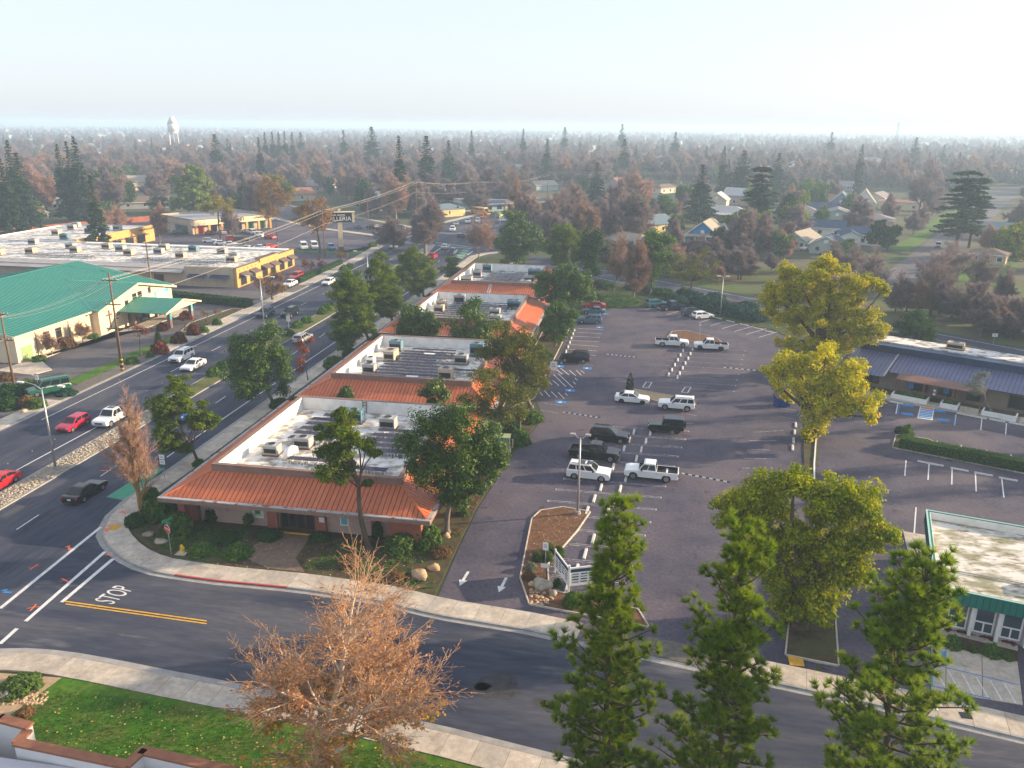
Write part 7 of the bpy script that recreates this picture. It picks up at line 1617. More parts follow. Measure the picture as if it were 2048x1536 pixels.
# ------------------------------------------------------------------ the three long-needled pines in the foreground
def hero_pine(label,pos,H,rmax,seed):
    R = np.random.default_rng(seed);r = thing('pine_tree',label,'tree',(*pos,.1),0,'foreground pines')
    segs = [];cen = [];ax = []
    wob = R.normal(0,.12,2);tr = lambda z: np.array([wob[0] * sin(z * .45),wob[1] * sin(z * .38),z])
    zs = np.linspace(-.1,H,24)
    for a,b in zip(zs[:-1],zs[1:]): segs.append((tr(a),tr(b),.24 * (1 - a / H * .88),.24 * (1 - b / H * .88)))
    z = 2.2
    while z < H - .3:
        f = (H - z) / H;L_ = rmax * min(1.0,.20 + 1.25 * f ** .8) * R.uniform(.75,1.2)
        n = 5 if f > .12 else 3;a0 = R.uniform(0,6.28)
        for k in range(n):
            if R.random() < .10: continue
            an = a0 + 2 * pi * k / n + R.normal(0,.25);ll = L_ * R.uniform(.6,1.15)
            el = radians(R.uniform(4,22) + 35 * (1 - f) ** 2);d = np.array([cos(an) * cos(el),sin(an) * cos(el),sin(el)])
            s = tr(z);e = s + d * ll;e[2] += .18 * ll;m = (s + e) / 2;m[2] -= .10 * ll
            rb = .035 + .028 * f;segs += [(s,m,rb * 1.3,rb),(m,e,rb,.018)]
            cen.append(e);ax.append(d + np.array([0,0,.9]))
            nt = int(3 + 4.6 * ll)
            for j in range(nt):
                t = R.uniform(.30,.97);p = (s * (1 - t) + m * t) if t < .5 else (m * (1 - t) + e * t) ;p = s * (1 - t) ** 2 + 2 * m * t * (1 - t) + e * t * t
                sd = unit(1,R)[0];sd[2] = abs(sd[2]) * .7 + .1;q = p + sd * R.uniform(.25,.62)
                segs.append((p,q,.014,.010));cen.append(q);ax.append(sd + np.array([0,0,.8]))
        z += R.uniform(.55,.85)
    cen.append(tr(H));ax.append(np.array([0,0,1.2]))
    V_,F_,t_ = needle_cloud(cen,ax,84,.42,.034,R,1.25)
    link('crown',np_mesh('crown',V_,F_,(LM['pine_hero'],),t_),r)
    seg_mesh('trunk',segs,(bark_brown,),6,r)
hero_pine('tall slender pine in the foreground, left of three',(-0.5,34.6),18.9,2.8,1)
hero_pine('tall pine in the foreground, middle of three',(5.2,33.4),18.6,3.0,2)
hero_pine('broad pine in the foreground, right of three',(13.0,33.8),18.3,3.8,3)

# ------------------------------------------------------------------ bare trees
def grow(p,d,L_,r,lvl,P,R,segs,tips):
    """P: per level (children, length ratio, angle deg, start fraction, upward pull)"""
    n = 3 if lvl < 3 else 2;pts = [p];dd = d.copy()
    for i in range(n):
        dd = dd + unit(1,R)[0] * .16 + np.array([0,0,P[lvl][4] * .3]);dd /= np.linalg.norm(dd)
        pts.append(pts[-1] + dd * L_ / n)
    last = lvl + 1 >= len(P)
    for i in range(n):
        a,b = r * (1 - .55 * i / n),r * (1 - .55 * (i + 1) / n);segs.append((pts[i],pts[i + 1],a,b,lvl))
    if last: tips.append((pts[-1],dd));tips.append((pts[-2],dd));return
    ch,ratio,ang,st,_ = P[lvl]
    for k in range(ch):
        t = st + (1 - st) * (k + R.random()) / ch;i = min(n - 1,int(t * n));f = t * n - i
        q = pts[i] * (1 - f) + pts[i + 1] * f;base = pts[i + 1] - pts[i];base = base / np.linalg.norm(base)
        ref = unit(1,R)[0] if lvl > 1 else np.array([cos(2.4 * k + lvl),sin(2.4 * k + lvl),.02]);side = ref - base * ref.dot(base);side /= np.linalg.norm(side) + 1e-9;an = radians(ang * R.uniform(.6,1.35))
        nd = base * cos(an) + side * sin(an);grow(q,nd,L_ * ratio * R.uniform(.7,1.2) * (1.05 - .35 * t),r * .50,lvl + 1,P,R,segs,tips)
    nd = dd;grow(pts[-1],nd,L_ * ratio,r * .45,lvl + 1,P,R,segs,tips)
def bare_parts(root,P,L0,r0,R,trunk_m,twig_m,split=3,rmin=.012,d0=(0,0,1)):
    segs,tips = [],[]
    grow(np.array([0.,0,-.1]),np.array(d0,float),L0,r0,0,P,R,segs,tips)
    big = [(a,b,max(c,rmin),max(e,rmin)) for a,b,c,e,l in segs if l < split];fine = [(a,b,max(c,rmin),max(e,rmin * .8)) for a,b,c,e,l in segs if l >= split]
    seg_mesh('trunk',big,(trunk_m,),7,root)
    return fine,tips
def hero_sycamore():
    R = np.random.default_rng(23);r = thing('sycamore_tree','large leafless sycamore with pale trunk and tan twigs on the near lawn','tree',(-16.0,33.4,.1));r.scale = (1.25,1.25,.79)
    P = [(9,.70,50,.44,.5),(6,.64,38,.18,.22),(6,.62,38,.15,.12),(5,.60,38,.12,.05),(4,.6,42,.12,0),(0,0,0,0,0)]
    fine,tips = bare_parts(r,P,7.6,.30,R,bark_pale,twig_tan,3,.011)
    seg_mesh('branches',[s for s in fine],(twig_tan,),3,r)
    T = np.array([t[0] for t in tips]);k = R.random(len(T)) < .26
    V_,F_,t_ = leaf_cloud(T[k],np.full(k.sum(),.08),1,.15,.10,R,.8);link('dry_leaves',np_mesh('dry_leaves',V_,F_,(LM['syc'],),t_),r)
    low = (T[:,2] < 7.5) & (R.random(len(T)) < .08);V_,F_,t_ = leaf_cloud(T[low],np.full(low.sum(),.1),2,.28,.22,R,.8);link('yellow_leaves',np_mesh('yellow_leaves',V_,F_,(LM['sycy'],),t_),r)
    print('sycamore',len(fine),len(tips),T[:,2].max(),np.abs(T[:,0]).max())
hero_sycamore()
def bare_tree(label,pos,H,P,seed,r0,trunk_m,twig='twig',blades=3,bl=.55,bw=.03,group=None,spread=1.0,z0=.08,proto=False):
    R = np.random.default_rng(seed);r = thing('bare_tree',label,'tree',(*pos,z0),0,group)
    fine,tips = bare_parts(r,P,1.0,r0 / H * 2.2,R,trunk_m,None,3,.02 / H)
    T = np.array([t[0] for t in tips]);A = np.array([t[1] for t in tips])
    s = H / T[:,2].max()
    A = A + np.array([0,0,.35])
    tr = [o for o in r.children][0]
    cc = np.empty(len(tr.data.vertices) * 3,np.float32);tr.data.vertices.foreach_get('co',cc);cc *= s;tr.data.vertices.foreach_set('co',cc)
    V1,F1,t1 = needle_cloud(T * s,A,blades,bl,bw,R,.8)
    # finer branches as flat slivers together with the twigs
    Pp = np.array([x[0] for x in fine]) * s;Q = np.array([x[1] for x in fine]) * s;d = Q - Pp
    sd = np.cross(d,unit(len(d),R));sd /= np.linalg.norm(sd,axis=1,keepdims=True) + 1e-9;w = np.array([max(x[2] * s,bw * .6) for x in fine])[:,None]
    V2 = np.stack([Pp - sd * w,Pp + sd * w,Q + d * .15],1).reshape(-1,3);F2 = np.arange(len(V2)).reshape(-1,3) + len(V1)
    link('crown',np_mesh('crown',np.concatenate([V1,V2]),np.concatenate([F1,F2]),(LM[twig],),np.concatenate([t1,R.uniform(.2,.8,len(F2))])),r)
    return r
P_wide = [(7,.72,48,.38,.4),(6,.62,42,.25,.15),(5,.6,40,.2,.05),(4,.6,40,.2,0),(0,0,0,0,0)]
P_round = [(8,.60,58,.35,.3),(6,.60,45,.25,.1),(5,.58,42,.2,.05),(4,.6,42,.2,0),(0,0,0,0,0)]
P_tall = [(11,.34,40,.22,.5),(6,.55,34,.25,.35),(5,.6,36,.2,.2),(4,.6,36,.2,.1),(0,0,0,0,0)]
P_vase = [(6,.85,28,.3,.5),(6,.6,34,.3,.2),(5,.6,38,.2,.1),(4,.6,38,.2,0),(0,0,0,0,0)]
gold_bark = mat('lichen_bark',(.30,.19,.06),(.22,.13,.06),2,rough=.9)
bare_tree('tall narrow bare sweetgum with golden trunk on the corner',(-46.2,62.9),13.0,P_tall,31,.26,gold_bark,'twig_red',4,.45,.02).scale = (.8,.8,1)
bare_tree('bare reddish tree behind the parking lot, left of the pair',G(1226,588),14.5,P_vase,32,.22,bark_grey,'twig_red',6,.8,.05,spread=.8)
bare_tree('bare reddish tree behind the parking lot, right of the pair',G(1266,598),14.0,P_tall,33,.22,bark_grey,'twig_red',6,.8,.05)
bare_tree('bare tree on the corner behind the farthest office',G(958,520),13.0,P_vase,34,.22,bark_grey,'twig_red',5,.9,.055)
bare_tree('bare thin tree standing behind the dark magnolia',G(1040,470),20.0,P_tall,35,.26,bark_grey,'twig_red',4,1.0,.07)
bare_tree('dark bare oak with spreading limbs right of the junction',G(1265,428),24.0,P_wide,36,.5,bark_brown,'twig',4,1.3,.08)
bare_tree('bare tree on the left among the pale mall roof edge, left of two',G(203,475),12.0,P_vase,37,.2,bark_pale,'twig_red',4,.9,.06);bare_tree('bare tree on the mall roof edge, right of two',G(230,470),11.0,P_vase,38,.2,bark_pale,'twig_red',4,.9,.06)
bare_tree('pale bare tree at the left of the mall car park',G(321,487),12.5,P_tall,39,.2,bark_pale,'twig_red',5,.9,.06);bare_tree('bare tree before the shop signs',G(468,484),12.0,P_vase,40,.22,bark_grey,'twig',4,.9,.06)
for i,(x,y) in enumerate(((-94.0,111.0),(-94.0,118.5))): bare_tree(('small bare tree by the church windows','small bare tree between church windows and gable')[i],(x + .6,y),4.2,P_vase,41 + i,.09,bark_grey,'twig_red',4,.4,.025)
bare_tree('wide bare creek tree with dark limbs, right of the big camphor',(58,170),13.0,P_wide,43,.42,bark_brown,'twig',5,.8,.045);bare_tree('bare mauve creek tree below the residential street',(66,196),12.0,P_round,44,.3,bark_brown,'twig',6,.8,.05);bare_tree('bare mauve creek tree at the right, below the lawn',(84,181),12.5,P_round,45,.3,bark_brown,'twig',6,.8,.05);bare_tree('bare creek tree at the right edge',(90,160),12.0,P_wide,46,.3,bark_brown,'twig',6,.8,.05)
for i,(u,v,h) in enumerate(((1700,560,10),(1745,585,11),(1790,625,9),(1670,545,9),(1960,590,11),(2010,620,10),(1915,560,10))): bare_tree('mauve bare tree filling the creek bank, ' + ('behind the big camphor','right of the big camphor','nearest the dark evergreen','left behind the big camphor','right of the lawn corner','at the right edge','below the small garage')[i],G(u,v),h,(P_round,P_wide,P_vase)[i % 3],140 + i,.22,bark_brown,'twig',6,.7,.04)
bare_tree('small multi-stem bare shrub before the pink wall',G(470,1040),2.6,P_vase,47,.05,bark_pale,'twig',3,.25,.012,z0=.1)
bare_tree('wide bare mauve tree over the residential street',G(1838,430),25.0,P_round,48,.5,bark_brown,'twig',5,1.6,.10)
for i,(u,v) in enumerate(((1863,430),(1872,422),(1880,415),(1838,455),(1826,470))): bare_tree('bare street tree on the residential verge, %s from the far end' % ORD[i],G(u,v),9.5,P_round,50 + i,.22,bark_brown,'twig',5,.9,.06,'residential street trees')

# ------------------------------------------------------------------ conifers
def conifer_proto(seed,kind):
    """unit tree: height 1, radius about 1 (scaled on placement)"""
    R = np.random.default_rng(seed);cs,rs = [],[]
    if kind == 'cypress':
        z = np.repeat(np.linspace(.03,.99,46),9);a = R.uniform(0,6.28,len(z));q = np.minimum(1,(1 - z) * 2.2) ** .7 * R.uniform(.55,1,len(z))
        cs = np.stack([np.cos(a) * q,np.sin(a) * q,z],1);S = (.34,.02)
    elif kind == 'cedar':
        for k in range(15):
            z = .22 + .76 * k / 15 + R.normal(0,.012);rr = (1 - .62 * ((z - .22) / .78) ** 1.3) * R.uniform(.6,1.1)
            for j in range(6):
                a = R.uniform(0,6.28);ll = rr * R.uniform(.5,1.0)
                for t in np.linspace(.3,1,7): cs.append((cos(a) * ll * t + R.normal(0,.05),sin(a) * ll * t + R.normal(0,.05),z - .03 * t + R.normal(0,.006)))
        cs = np.array(cs);S = (.26,.016)
    else:
        for k in range(30):
            z = .10 + .89 * k / 30;rr = (1 - z) ** .85 * (1.12 + R.normal(0,.16)) + .03
            for j in range(9):
                a = R.uniform(0,6.28);ll = rr * R.uniform(.7,1.12)
                for t in np.linspace(.35,1,max(2,int(5 * rr + 1))): cs.append((cos(a) * ll * t,sin(a) * ll * t,z - .045 * t * rr + R.normal(0,.006)))
        cs = np.array(cs);S = (.24,.014)
    hi = cs[:,2] > (.66 if kind != 'cedar' else 2);A_ = []
    for m_,k_ in ((~hi,1.0),(hi,.5)):
        if m_.any(): A_.append(leaf_cloud(cs[m_] * np.array([1,1,8.0]),np.full(m_.sum(),S[0] * .55 * k_),13,S[0] * .8 * k_,S[0] * .38 * k_,R,.55,.1))
    V_ = np.concatenate([a[0] for a in A_]) * np.array([1,1,1 / 8.0]);F_ = np.arange(len(V_)).reshape(-1,4);t_ = np.concatenate([a[2] for a in A_])
    me = np_mesh('conifer_crown',V_,F_,(LM['conifer'],),t_)
    tm = MB().tube([(0,0,0),(0,0,.5),(0,0,.97)],[.075,.045,.01],6).mesh('conifer_trunk',(bark_brown,),True)
    return me,tm
CONE = [conifer_proto(61,'spruce'),conifer_proto(62,'spruce')];CEDAR = [conifer_proto(63,'cedar'),conifer_proto(66,'cedar')];CYP = [conifer_proto(64,'cypress')]
def conifer(label,pos,H,rad,proto,rz=0.0,group='dark conifers'):
    r = thing('conifer',label,'tree',(*pos,0),rz,group);r.scale = (rad,rad,H);link('crown',proto[0],r);link('trunk',proto[1],r);return r
def conifer_px(u,vt,D,wpx,label,proto,rz=0.0):
    x,y,z = at_dist(u,vt,D);conifer(label,(x,y),z,wpx / 2 * D / FPX,proto,rz)
cl = [(797,267,345,40,'tall dark conifer above the junction, left of three',0),(852,267,400,52,'tall dark conifer above the junction, middle of three',1),(897,278,445,44,'tall dark conifer above the junction, right of three',0),(428,265,520,40,'dark bushy conifer above the mall shops',1),(516,272,480,24,'slim conifer right of the bushy one',0),(112,284,350,34,'dark conifer at the left, left of the trio',0),(130,277,345,36,'dark conifer at the left, middle of the trio',1),(145,268,340,40,'dark conifer at the left, tallest right one of the trio',0),(178,345,255,40,'dark pointed conifer beside the ranch house',1),(12,275,330,40,'dark conifer at the left edge, tallest',0),(30,300,320,50,'dark conifer at the left edge, right of the tallest',1),(-4,310,300,50,'dark conifer cut by the left edge',0),
      (528,262,640,20,'first of the dark conifer row above the wood',0),(543,260,650,22,'second of the dark conifer row above the wood',1),(556,262,640,22,'third of the dark conifer row above the wood',0),(568,259,650,20,'fourth of the dark conifer row above the wood',1),(583,262,640,20,'fifth of the dark conifer row above the wood',0),(1407,325,330,60,'dark conifer left of the flaking-roofed house',1),(1490,298,430,60,'broad blue-green conifer behind the cedar',0),(1560,303,450,40,'blue-green conifer right of the broad one',1),(742,250,620,46,'broad dark conifer behind the tall three, left',1),(686,258,700,26,'dark conifer above the left wood',0),(1095,275,520,30,'dark conifer above the navy-roofed building',0),(1250,275,560,40,'dark broad conifer right of centre',1),(1047,255,700,22,'thin conifer on the skyline right of centre',0),(943,258,640,20,'thin conifer behind the tall three, right',1),(1352,262,800,30,'skyline conifer right of centre',0),(1130,252,850,26,'skyline conifer in the centre',1),(1245,246,1000,26,'tall skyline conifer breaking the horizon',0),(1835,272,800,30,'open skyline conifer at the right',1),(1665,262,900,26,'skyline conifer above the residential roofs',0),(600,262,760,26,'skyline conifer left of centre',1),(1195,322,380,46,'dark dense evergreen above the right junction trees',1)]
for i,(u,vt,D,w,lb,k) in enumerate(cl): conifer_px(u,vt,D,w,lb,CONE[k],i * 1.7)
conifer_px(1527,322,292,84,'layered cedar with drooping boughs among the houses',CEDAR[0],.4);conifer_px(1940,333,291,112,'great spreading cedar on the lawn by the residential street',CEDAR[1],1.1);conifer_px(1965,345,296,70,'slimmer cedar right beside the great spreading cedar',CEDAR[0],2.0)
for u,vt,D,w,lb in ((1450,291,432,15,'dark slim cypress, tall one of the pair'),(1459,318,430,13,'dark slim cypress, short one of the pair'),(1726,288,482,15,'very tall thin cypress standing alone'),(1690,330,560,8,'thin distant cypress beside the lone tall one'),(1640,335,560,8,'thin distant cypress left of the lone tall one'),(1652,330,580,8,'thin distant cypress, middle of the small three')): conifer_px(u,vt,D,w,lb,CYP[0],.3)
# a dark row out of the picture at the right, behind the barber building, that shades the car parks
k = 0
for x,y,h,rd in ((63,126,19,3.6),(70,121,21,3.8),(77,117,17,3.4),(86,108,22,4.0),(93,104,23,4.6),(101,97,24,4.6),(109,92,22,4.4),(118,86,25,4.6),(127,79,24,4.6),(80,126,20,4),(97,112,25,4.6),(113,100,26,4.6)):
    conifer('evergreen screen tree behind the barber building, %s in the row' % ORD[k],(x,y),h,rd,CONE[k % 2],k,'evergreen screen beyond the right edge');k += 1

# ------------------------------------------------------------------ background trees
def proto_round(seed,lm,R_=1.0):
    R = np.random.default_rng(seed);bl = [(R.normal(0,.28),R.normal(0,.28),.62 + R.normal(0,.12),R.uniform(.34,.52)) for _ in range(9)]
    cs,rs = crown_points(bl,.16,3.6,R);V_,F_,t_ = leaf_cloud(cs,rs,22,.10,.065,R,.85)
    me = np_mesh('round_crown',V_,F_,(LM[lm],),t_);tm = MB().tube([(0,0,0),(0,0,.5)],[.05,.03],6).mesh('round_trunk',(bark_brown,),True);return me,tm
ROUND = [proto_round(71,'dark'),proto_round(72,'bush'),proto_round(73,'magnolia'),proto_round(74,'lime')]
BP = [bare_tree('x',(0,-4000),12.0,(P_wide,P_round,P_vase,P_tall,P_round)[i],81 + i,.28,bark_grey if i % 2 else bark_brown,'twig' if i != 2 else 'twig_red',(9,9,9,8,10)[i],1.25,.11) for i in range(5)]
BPM = [([c for c in r.children if c.name.startswith('crown')][0].data,[c for c in r.children if c.name.startswith('trunk')][0].data) for r in BP]
for r in BP:
    for c in list(r.children): bpy.data.objects.remove(c)
    bpy.data.objects.remove(r)
br = random.Random(5)
def round_px(u,v,w,h,k,label):
    x,y = G(u,v);s_ = cam_depth(x,y) / FPX;r = thing('evergreen_tree',label,'tree',(x,y,0),u % 6,'broad trees at the left');r.scale = (w * s_ * .62,w * s_ * .62,h * s_ * .95);link('crown',ROUND[k][0],r);link('trunk',ROUND[k][1],r)
for u,v,w,h,k,lb in ((218,412,74,66,0,'broad dark evergreen left of the dark-roofed house'),(255,416,60,46,0,'dark evergreen beside the broad one'),(60,452,66,46,1,'leafy green tree before the ranch house, right one'),(15,462,70,52,1,'leafy green tree before the ranch house, left one'),(22,420,66,36,3,'yellow tree at the left edge above the mall'),(95,392,56,36,0,'dark evergreen clump under the conifer trio, left'),(150,395,60,44,0,'dark evergreen clump under the conifer trio, right'),(165,440,60,34,0,'dark evergreen hedge tree behind the mall fence, left'),(205,440,60,34,1,'dark evergreen hedge tree behind the mall fence, right'),(320,425,50,30,0,'dark evergreen left of the big round green tree'),(480,425,50,36,0,'dark evergreen behind the corner shops'),(60,385,60,40,0,'dark evergreen below the left edge conifers'),(1010,378,34,34,0,'dark green tree behind the yellow house'),(1165,400,40,40,0,'dark evergreen before the mint house'),(1330,440,60,50,1,'green tree left of the narrow yellow house'),(1350,470,50,36,0,'dark shrubby evergreen left of the blue house')): round_px(u,v,w,h,k,lb)
def region(x,y):
    a = math.degrees(atan2(x,y));D = hypot(x,y)
    s = 'far left' if a < -33 else 'left' if a < -24 else 'left of centre' if a < -15 else 'central' if a < -7 else 'right of centre' if a < 3 else 'right' if a < 12 else 'far right'
    return s,('near' if D < 330 else 'middle' if D < 460 else 'rear')
house_xy = [(o.location.x,o.location.y) for o in C.objects if o.parent is None and o.name.split('.')[0] in ('house','navy_roof_building','corner_shops')]
def clear(x,y,rad=7.0,built=True):
    if on_road(x,y): return False
    if -60 < x < 0 and y < 245: return False
    if -215 < x < -77 and y < 262 + max(0,(-x - 95)) * .55: return False
    if 10 < x and y < 215 - .75 * x: return False
    if y < 225 and x < 40: return False
    if built and any(abs(x - a) < rad + 3 and -rad < y - b < rad for a,b in house_xy): return False
    if built and any(abs(x - a * .965) < 6 and 0 < b - y < 22 for a,b in house_xy) and br.random() < .85: return False
    for lp_ in lawn_polys[1:4]:
        xs = [p[0] for p in lp_];ys = [p[1] for p in lp_]
        if min(xs) < x < max(xs) and min(ys) < y < max(ys): return False
    return True
cnt = 0;used = []
while cnt < 290:
    D = 232 + 420 * br.random() ** 1.4;a = radians(br.uniform(-44,25));x,y = D * sin(a),D * cos(a)
    dens = 1.0 if a < radians(-2) else (.35 if D < 420 else .6)
    if br.random() > dens or not inview(x,y,1.06) or not clear(x,y): continue
    if any(hypot(x - p,y - q) < 6.2 for p,q in used): continue
    used.append((x,y));s,b = region(x,y);k = br.randrange(5)
    r = thing('bare_tree','bare winter tree in the %s belt of the wood, %s part' % (b,s),'tree',(x,y,0),br.uniform(0,6.28),'bare trees of the wood')
    sc = br.uniform(.85,1.55) * (1.0 if a < radians(0) else .72);r.scale = (sc * br.uniform(.95,1.25),sc * br.uniform(.95,1.25),sc);link('crown',BPM[k][0],r);link('trunk',BPM[k][1],r);cnt += 1
cnt = 0
while cnt < 74:
    D = 235 + 480 * br.random();a = radians(br.uniform(-44,25));x,y = D * sin(a),D * cos(a)
    if not inview(x,y,1.06) or not clear(x,y) or any(hypot(x - p,y - q) < 6 for p,q in used): continue
    used.append((x,y));s,b = region(x,y);k = br.choice((0,0,0,1,1,2,2,3));h = br.uniform(7,13)
    r = thing('evergreen_tree','%s tree in the %s belt, %s part' % (('dark evergreen','mid-green leafy','deep green leafy','yellow-green leafy')[k],b,s),'tree',(x,y,0),br.uniform(0,6.28),'green trees of the wood')
    r.scale = (h * .5,h * .5,h * .95);link('crown',ROUND[k][0],r);link('trunk',ROUND[k][1],r);cnt += 1
cnt = 0
while cnt < 26:
    D = 330 + 480 * br.random();a = radians(br.uniform(-44,25));x,y = D * sin(a),D * cos(a)
    if not inview(x,y,1.06) or not clear(x,y) or any(hypot(x - p,y - q) < 6 for p,q in used): continue
    used.append((x,y));s,b = region(x,y);h = br.uniform(11,19)
    conifer('pointed conifer in the %s belt, %s part' % (b,s),(x,y),h,h * br.uniform(.13,.2),CONE[cnt % 2],br.uniform(0,6),'conifers of the wood');cnt += 1
# thicket along the creek bank at the right
cnt = 0
while cnt < 60:
    t = br.uniform(-42,235);o_ = br.uniform(9,40);p = C0 + CD * t + CN * o_;x,y = p
    q = Vector((x,y)) - Vector((61,203));
    if q.dot(rs_dir) > -22 and abs(q.dot(rs_n)) < 26: continue
    if not inview(x,y,1.15): continue
    if (x > 30 and o_ > 24) and br.random() < .5: continue
    s = 'left' if t < 20 else 'middle' if t < 70 else 'right';k = br.randrange(5);sc = br.uniform(.35,.66)
    r = thing('bare_thicket_tree','leafless scrub tree on the creek bank, %s stretch' % s,'tree',(x,y,0),br.uniform(0,6.28),'creek bank scrub');r.scale = (sc * 1.35,sc * 1.35,sc);link('crown',BPM[k][0],r);link('trunk',BPM[k][1],r);cnt += 1

# the far wood that reads as one mass
def scatter_far(name,protos,n,dmin,dmax,smin,smax,seed,label):
    R = np.random.default_rng(seed);P_,S_,I_,Z_ = [],[],[],[]
    while len(P_) < n:
        D = dmin * (dmax / dmin) ** R.random();a = R.uniform(-44,26);x,y = D * sin(radians(a)),D * cos(radians(a))
        if not inview(x,y,1.1) or (D < 800 and on_road(x,y)): continue
        P_.append((x,y,0));S_.append(R.uniform(smin,smax));I_.append(R.integers(len(protos)));Z_.append(R.uniform(0,6.28))
    me = bpy.data.meshes.new(name);me.from_pydata(P_,[],[])
    for nm,ty,dat in (('sc','FLOAT',S_),('idx','INT',I_),('rotz','FLOAT',Z_)):
        at_ = me.attributes.new(nm,ty,'POINT');at_.data.foreach_set('value',np.array(dat,np.int32 if ty == 'INT' else np.float32))
    o = bpy.data.objects.new(name,me);C.objects.link(o);tag(o,label,'trees',None,'stuff')
    ng = bpy.data.node_groups.new(name,'GeometryNodeTree');ng.interface.new_socket('Geometry',in_out='INPUT',socket_type='NodeSocketGeometry');ng.interface.new_socket('Geometry',in_out='OUTPUT',socket_type='NodeSocketGeometry')
    N,L = ng.nodes,ng.links;gi = N.new('NodeGroupInput');go = N.new('NodeGroupOutput');ip = N.new('GeometryNodeInstanceOnPoints');m2p = N.new('GeometryNodeMeshToPoints');g2i = N.new('GeometryNodeGeometryToInstance')
    for ob in protos:
        oi = N.new('GeometryNodeObjectInfo');oi.inputs[0].default_value = ob;oi.inputs['As Instance'].default_value = False;sg = N.new('GeometryNodeGeometryToInstance') if False else None
        L.new(oi.outputs['Geometry'],g2i.inputs[0])
    def attr(nm,ty):
        a = N.new('GeometryNodeInputNamedAttribute');a.data_type = ty;a.inputs[0].default_value = nm;return a.outputs[0]
    cx = N.new('ShaderNodeCombineXYZ');L.new(attr('rotz','FLOAT'),cx.inputs[2])
    L.new(gi.outputs[0],m2p.inputs[0]);L.new(m2p.outputs[0],ip.inputs['Points']);L.new(g2i.outputs[0],ip.inputs['Instance']);ip.inputs['Pick Instance'].default_value = True
    L.new(attr('idx','INT'),ip.inputs['Instance Index']);L.new(cx.outputs[0],ip.inputs['Rotation']);L.new(attr('sc','FLOAT'),ip.inputs['Scale']);L.new(ip.outputs[0],go.inputs[0])
    md = o.modifiers.new('scatter','NODES');md.node_group = ng
    return o
def first_crown(me): return next(o for o in C.objects if o.data is me)
scatter_far('distant_bare_woods',[first_crown(BPM[k][0]) for k in range(5) if any(o.data is BPM[k][0] for o in C.objects)],4200,560,5200,.8,1.5,91,'mauve mass of leafless woods towards the horizon')
# evergreens among it (unit meshes, scaled by height)
for nm,m_,n,s0,s1,sd,lb in (('distant_evergreens',ROUND[0][0],900,6,10,92,'dark evergreen crowns dotted towards the horizon'),('distant_green_trees',ROUND[1][0],500,5,9,93,'green leafy crowns dotted towards the horizon')):
    ob = first_crown(m_);scatter_far(nm,[ob],n,560,5200,s0,s1,sd,lb)
ms = bpy.data.meshes.new('tall_cone');
cme,ctm = CONE[0];cc = np.empty(len(cme.vertices) * 3,np.float32);cme.vertices.foreach_get('co',cc);cc = cc.reshape(-1,3) * np.array([.17,.17,1.0])
fi = np.empty(len(cme.loops),np.int32);cme.loops.foreach_get('vertex_index',fi)
tall = np_mesh('tall_conifer_crown',cc,fi.reshape(-1,4),(LM['conifer'],),rng.uniform(0,1,len(cme.polygons)))
r = thing('conifer','lone dark conifer far out on the plain left of the water tower','tree',(*at_dist(300,262,900)[:2],0),0,'dark conifers');r.scale = (22,22,22);tc = link('crown',tall,r);link('trunk',MB().tube([(0,0,0),(0,0,.9)],[.012,.003],6).mesh('trunk',(bark_brown,)),r)
scatter_far('distant_conifers',[tc],330,650,5600,12,24,94,'pointed conifers dotted towards the horizon')
hb = MB().box(-.5,-.35,0,.5,.35,.30).add([(-.55,-.4,.30),(.55,-.4,.30),(.55,.4,.30),(-.55,.4,.30),(-.35,0,.5),(.35,0,.5)],[(0,1,5,4),(1,2,5),(2,3,4,5),(3,0,4)])
"""small far roofs between the trees read as specks: one mass"""
for q,(wc,rc) in enumerate((('white','pale'),('cream','mauve'),('tan','tan'))):
    me = MB().mat(0).box(-.5,-.35,0,.5,.35,.30).mat(1).add([(-.55,-.4,.301),(.55,-.4,.301),(.55,.4,.301),(-.55,.4,.301),(-.35,0,.5),(.35,0,.5)],[(0,1,5,4),(1,2,5),(2,3,4,5),(3,0,4)]).mesh('far_house',(paints[wc],shingle[rc]))
    rt = thing('house',('pale','mauve-roofed','tan-roofed')[q] + ' small house far out beyond the wood','house',(*at_dist((700,1100,1500)[q],268,1150)[:2],0),0,'distant houses');rt.scale = (14,14,11);hm = link('shell',me,rt)
    o = scatter_far('distant_roofs',[hm],420,620,4800,12,20,95 + q,('pale','mauve','tan')[q] + ' roof specks dotted towards the horizon')
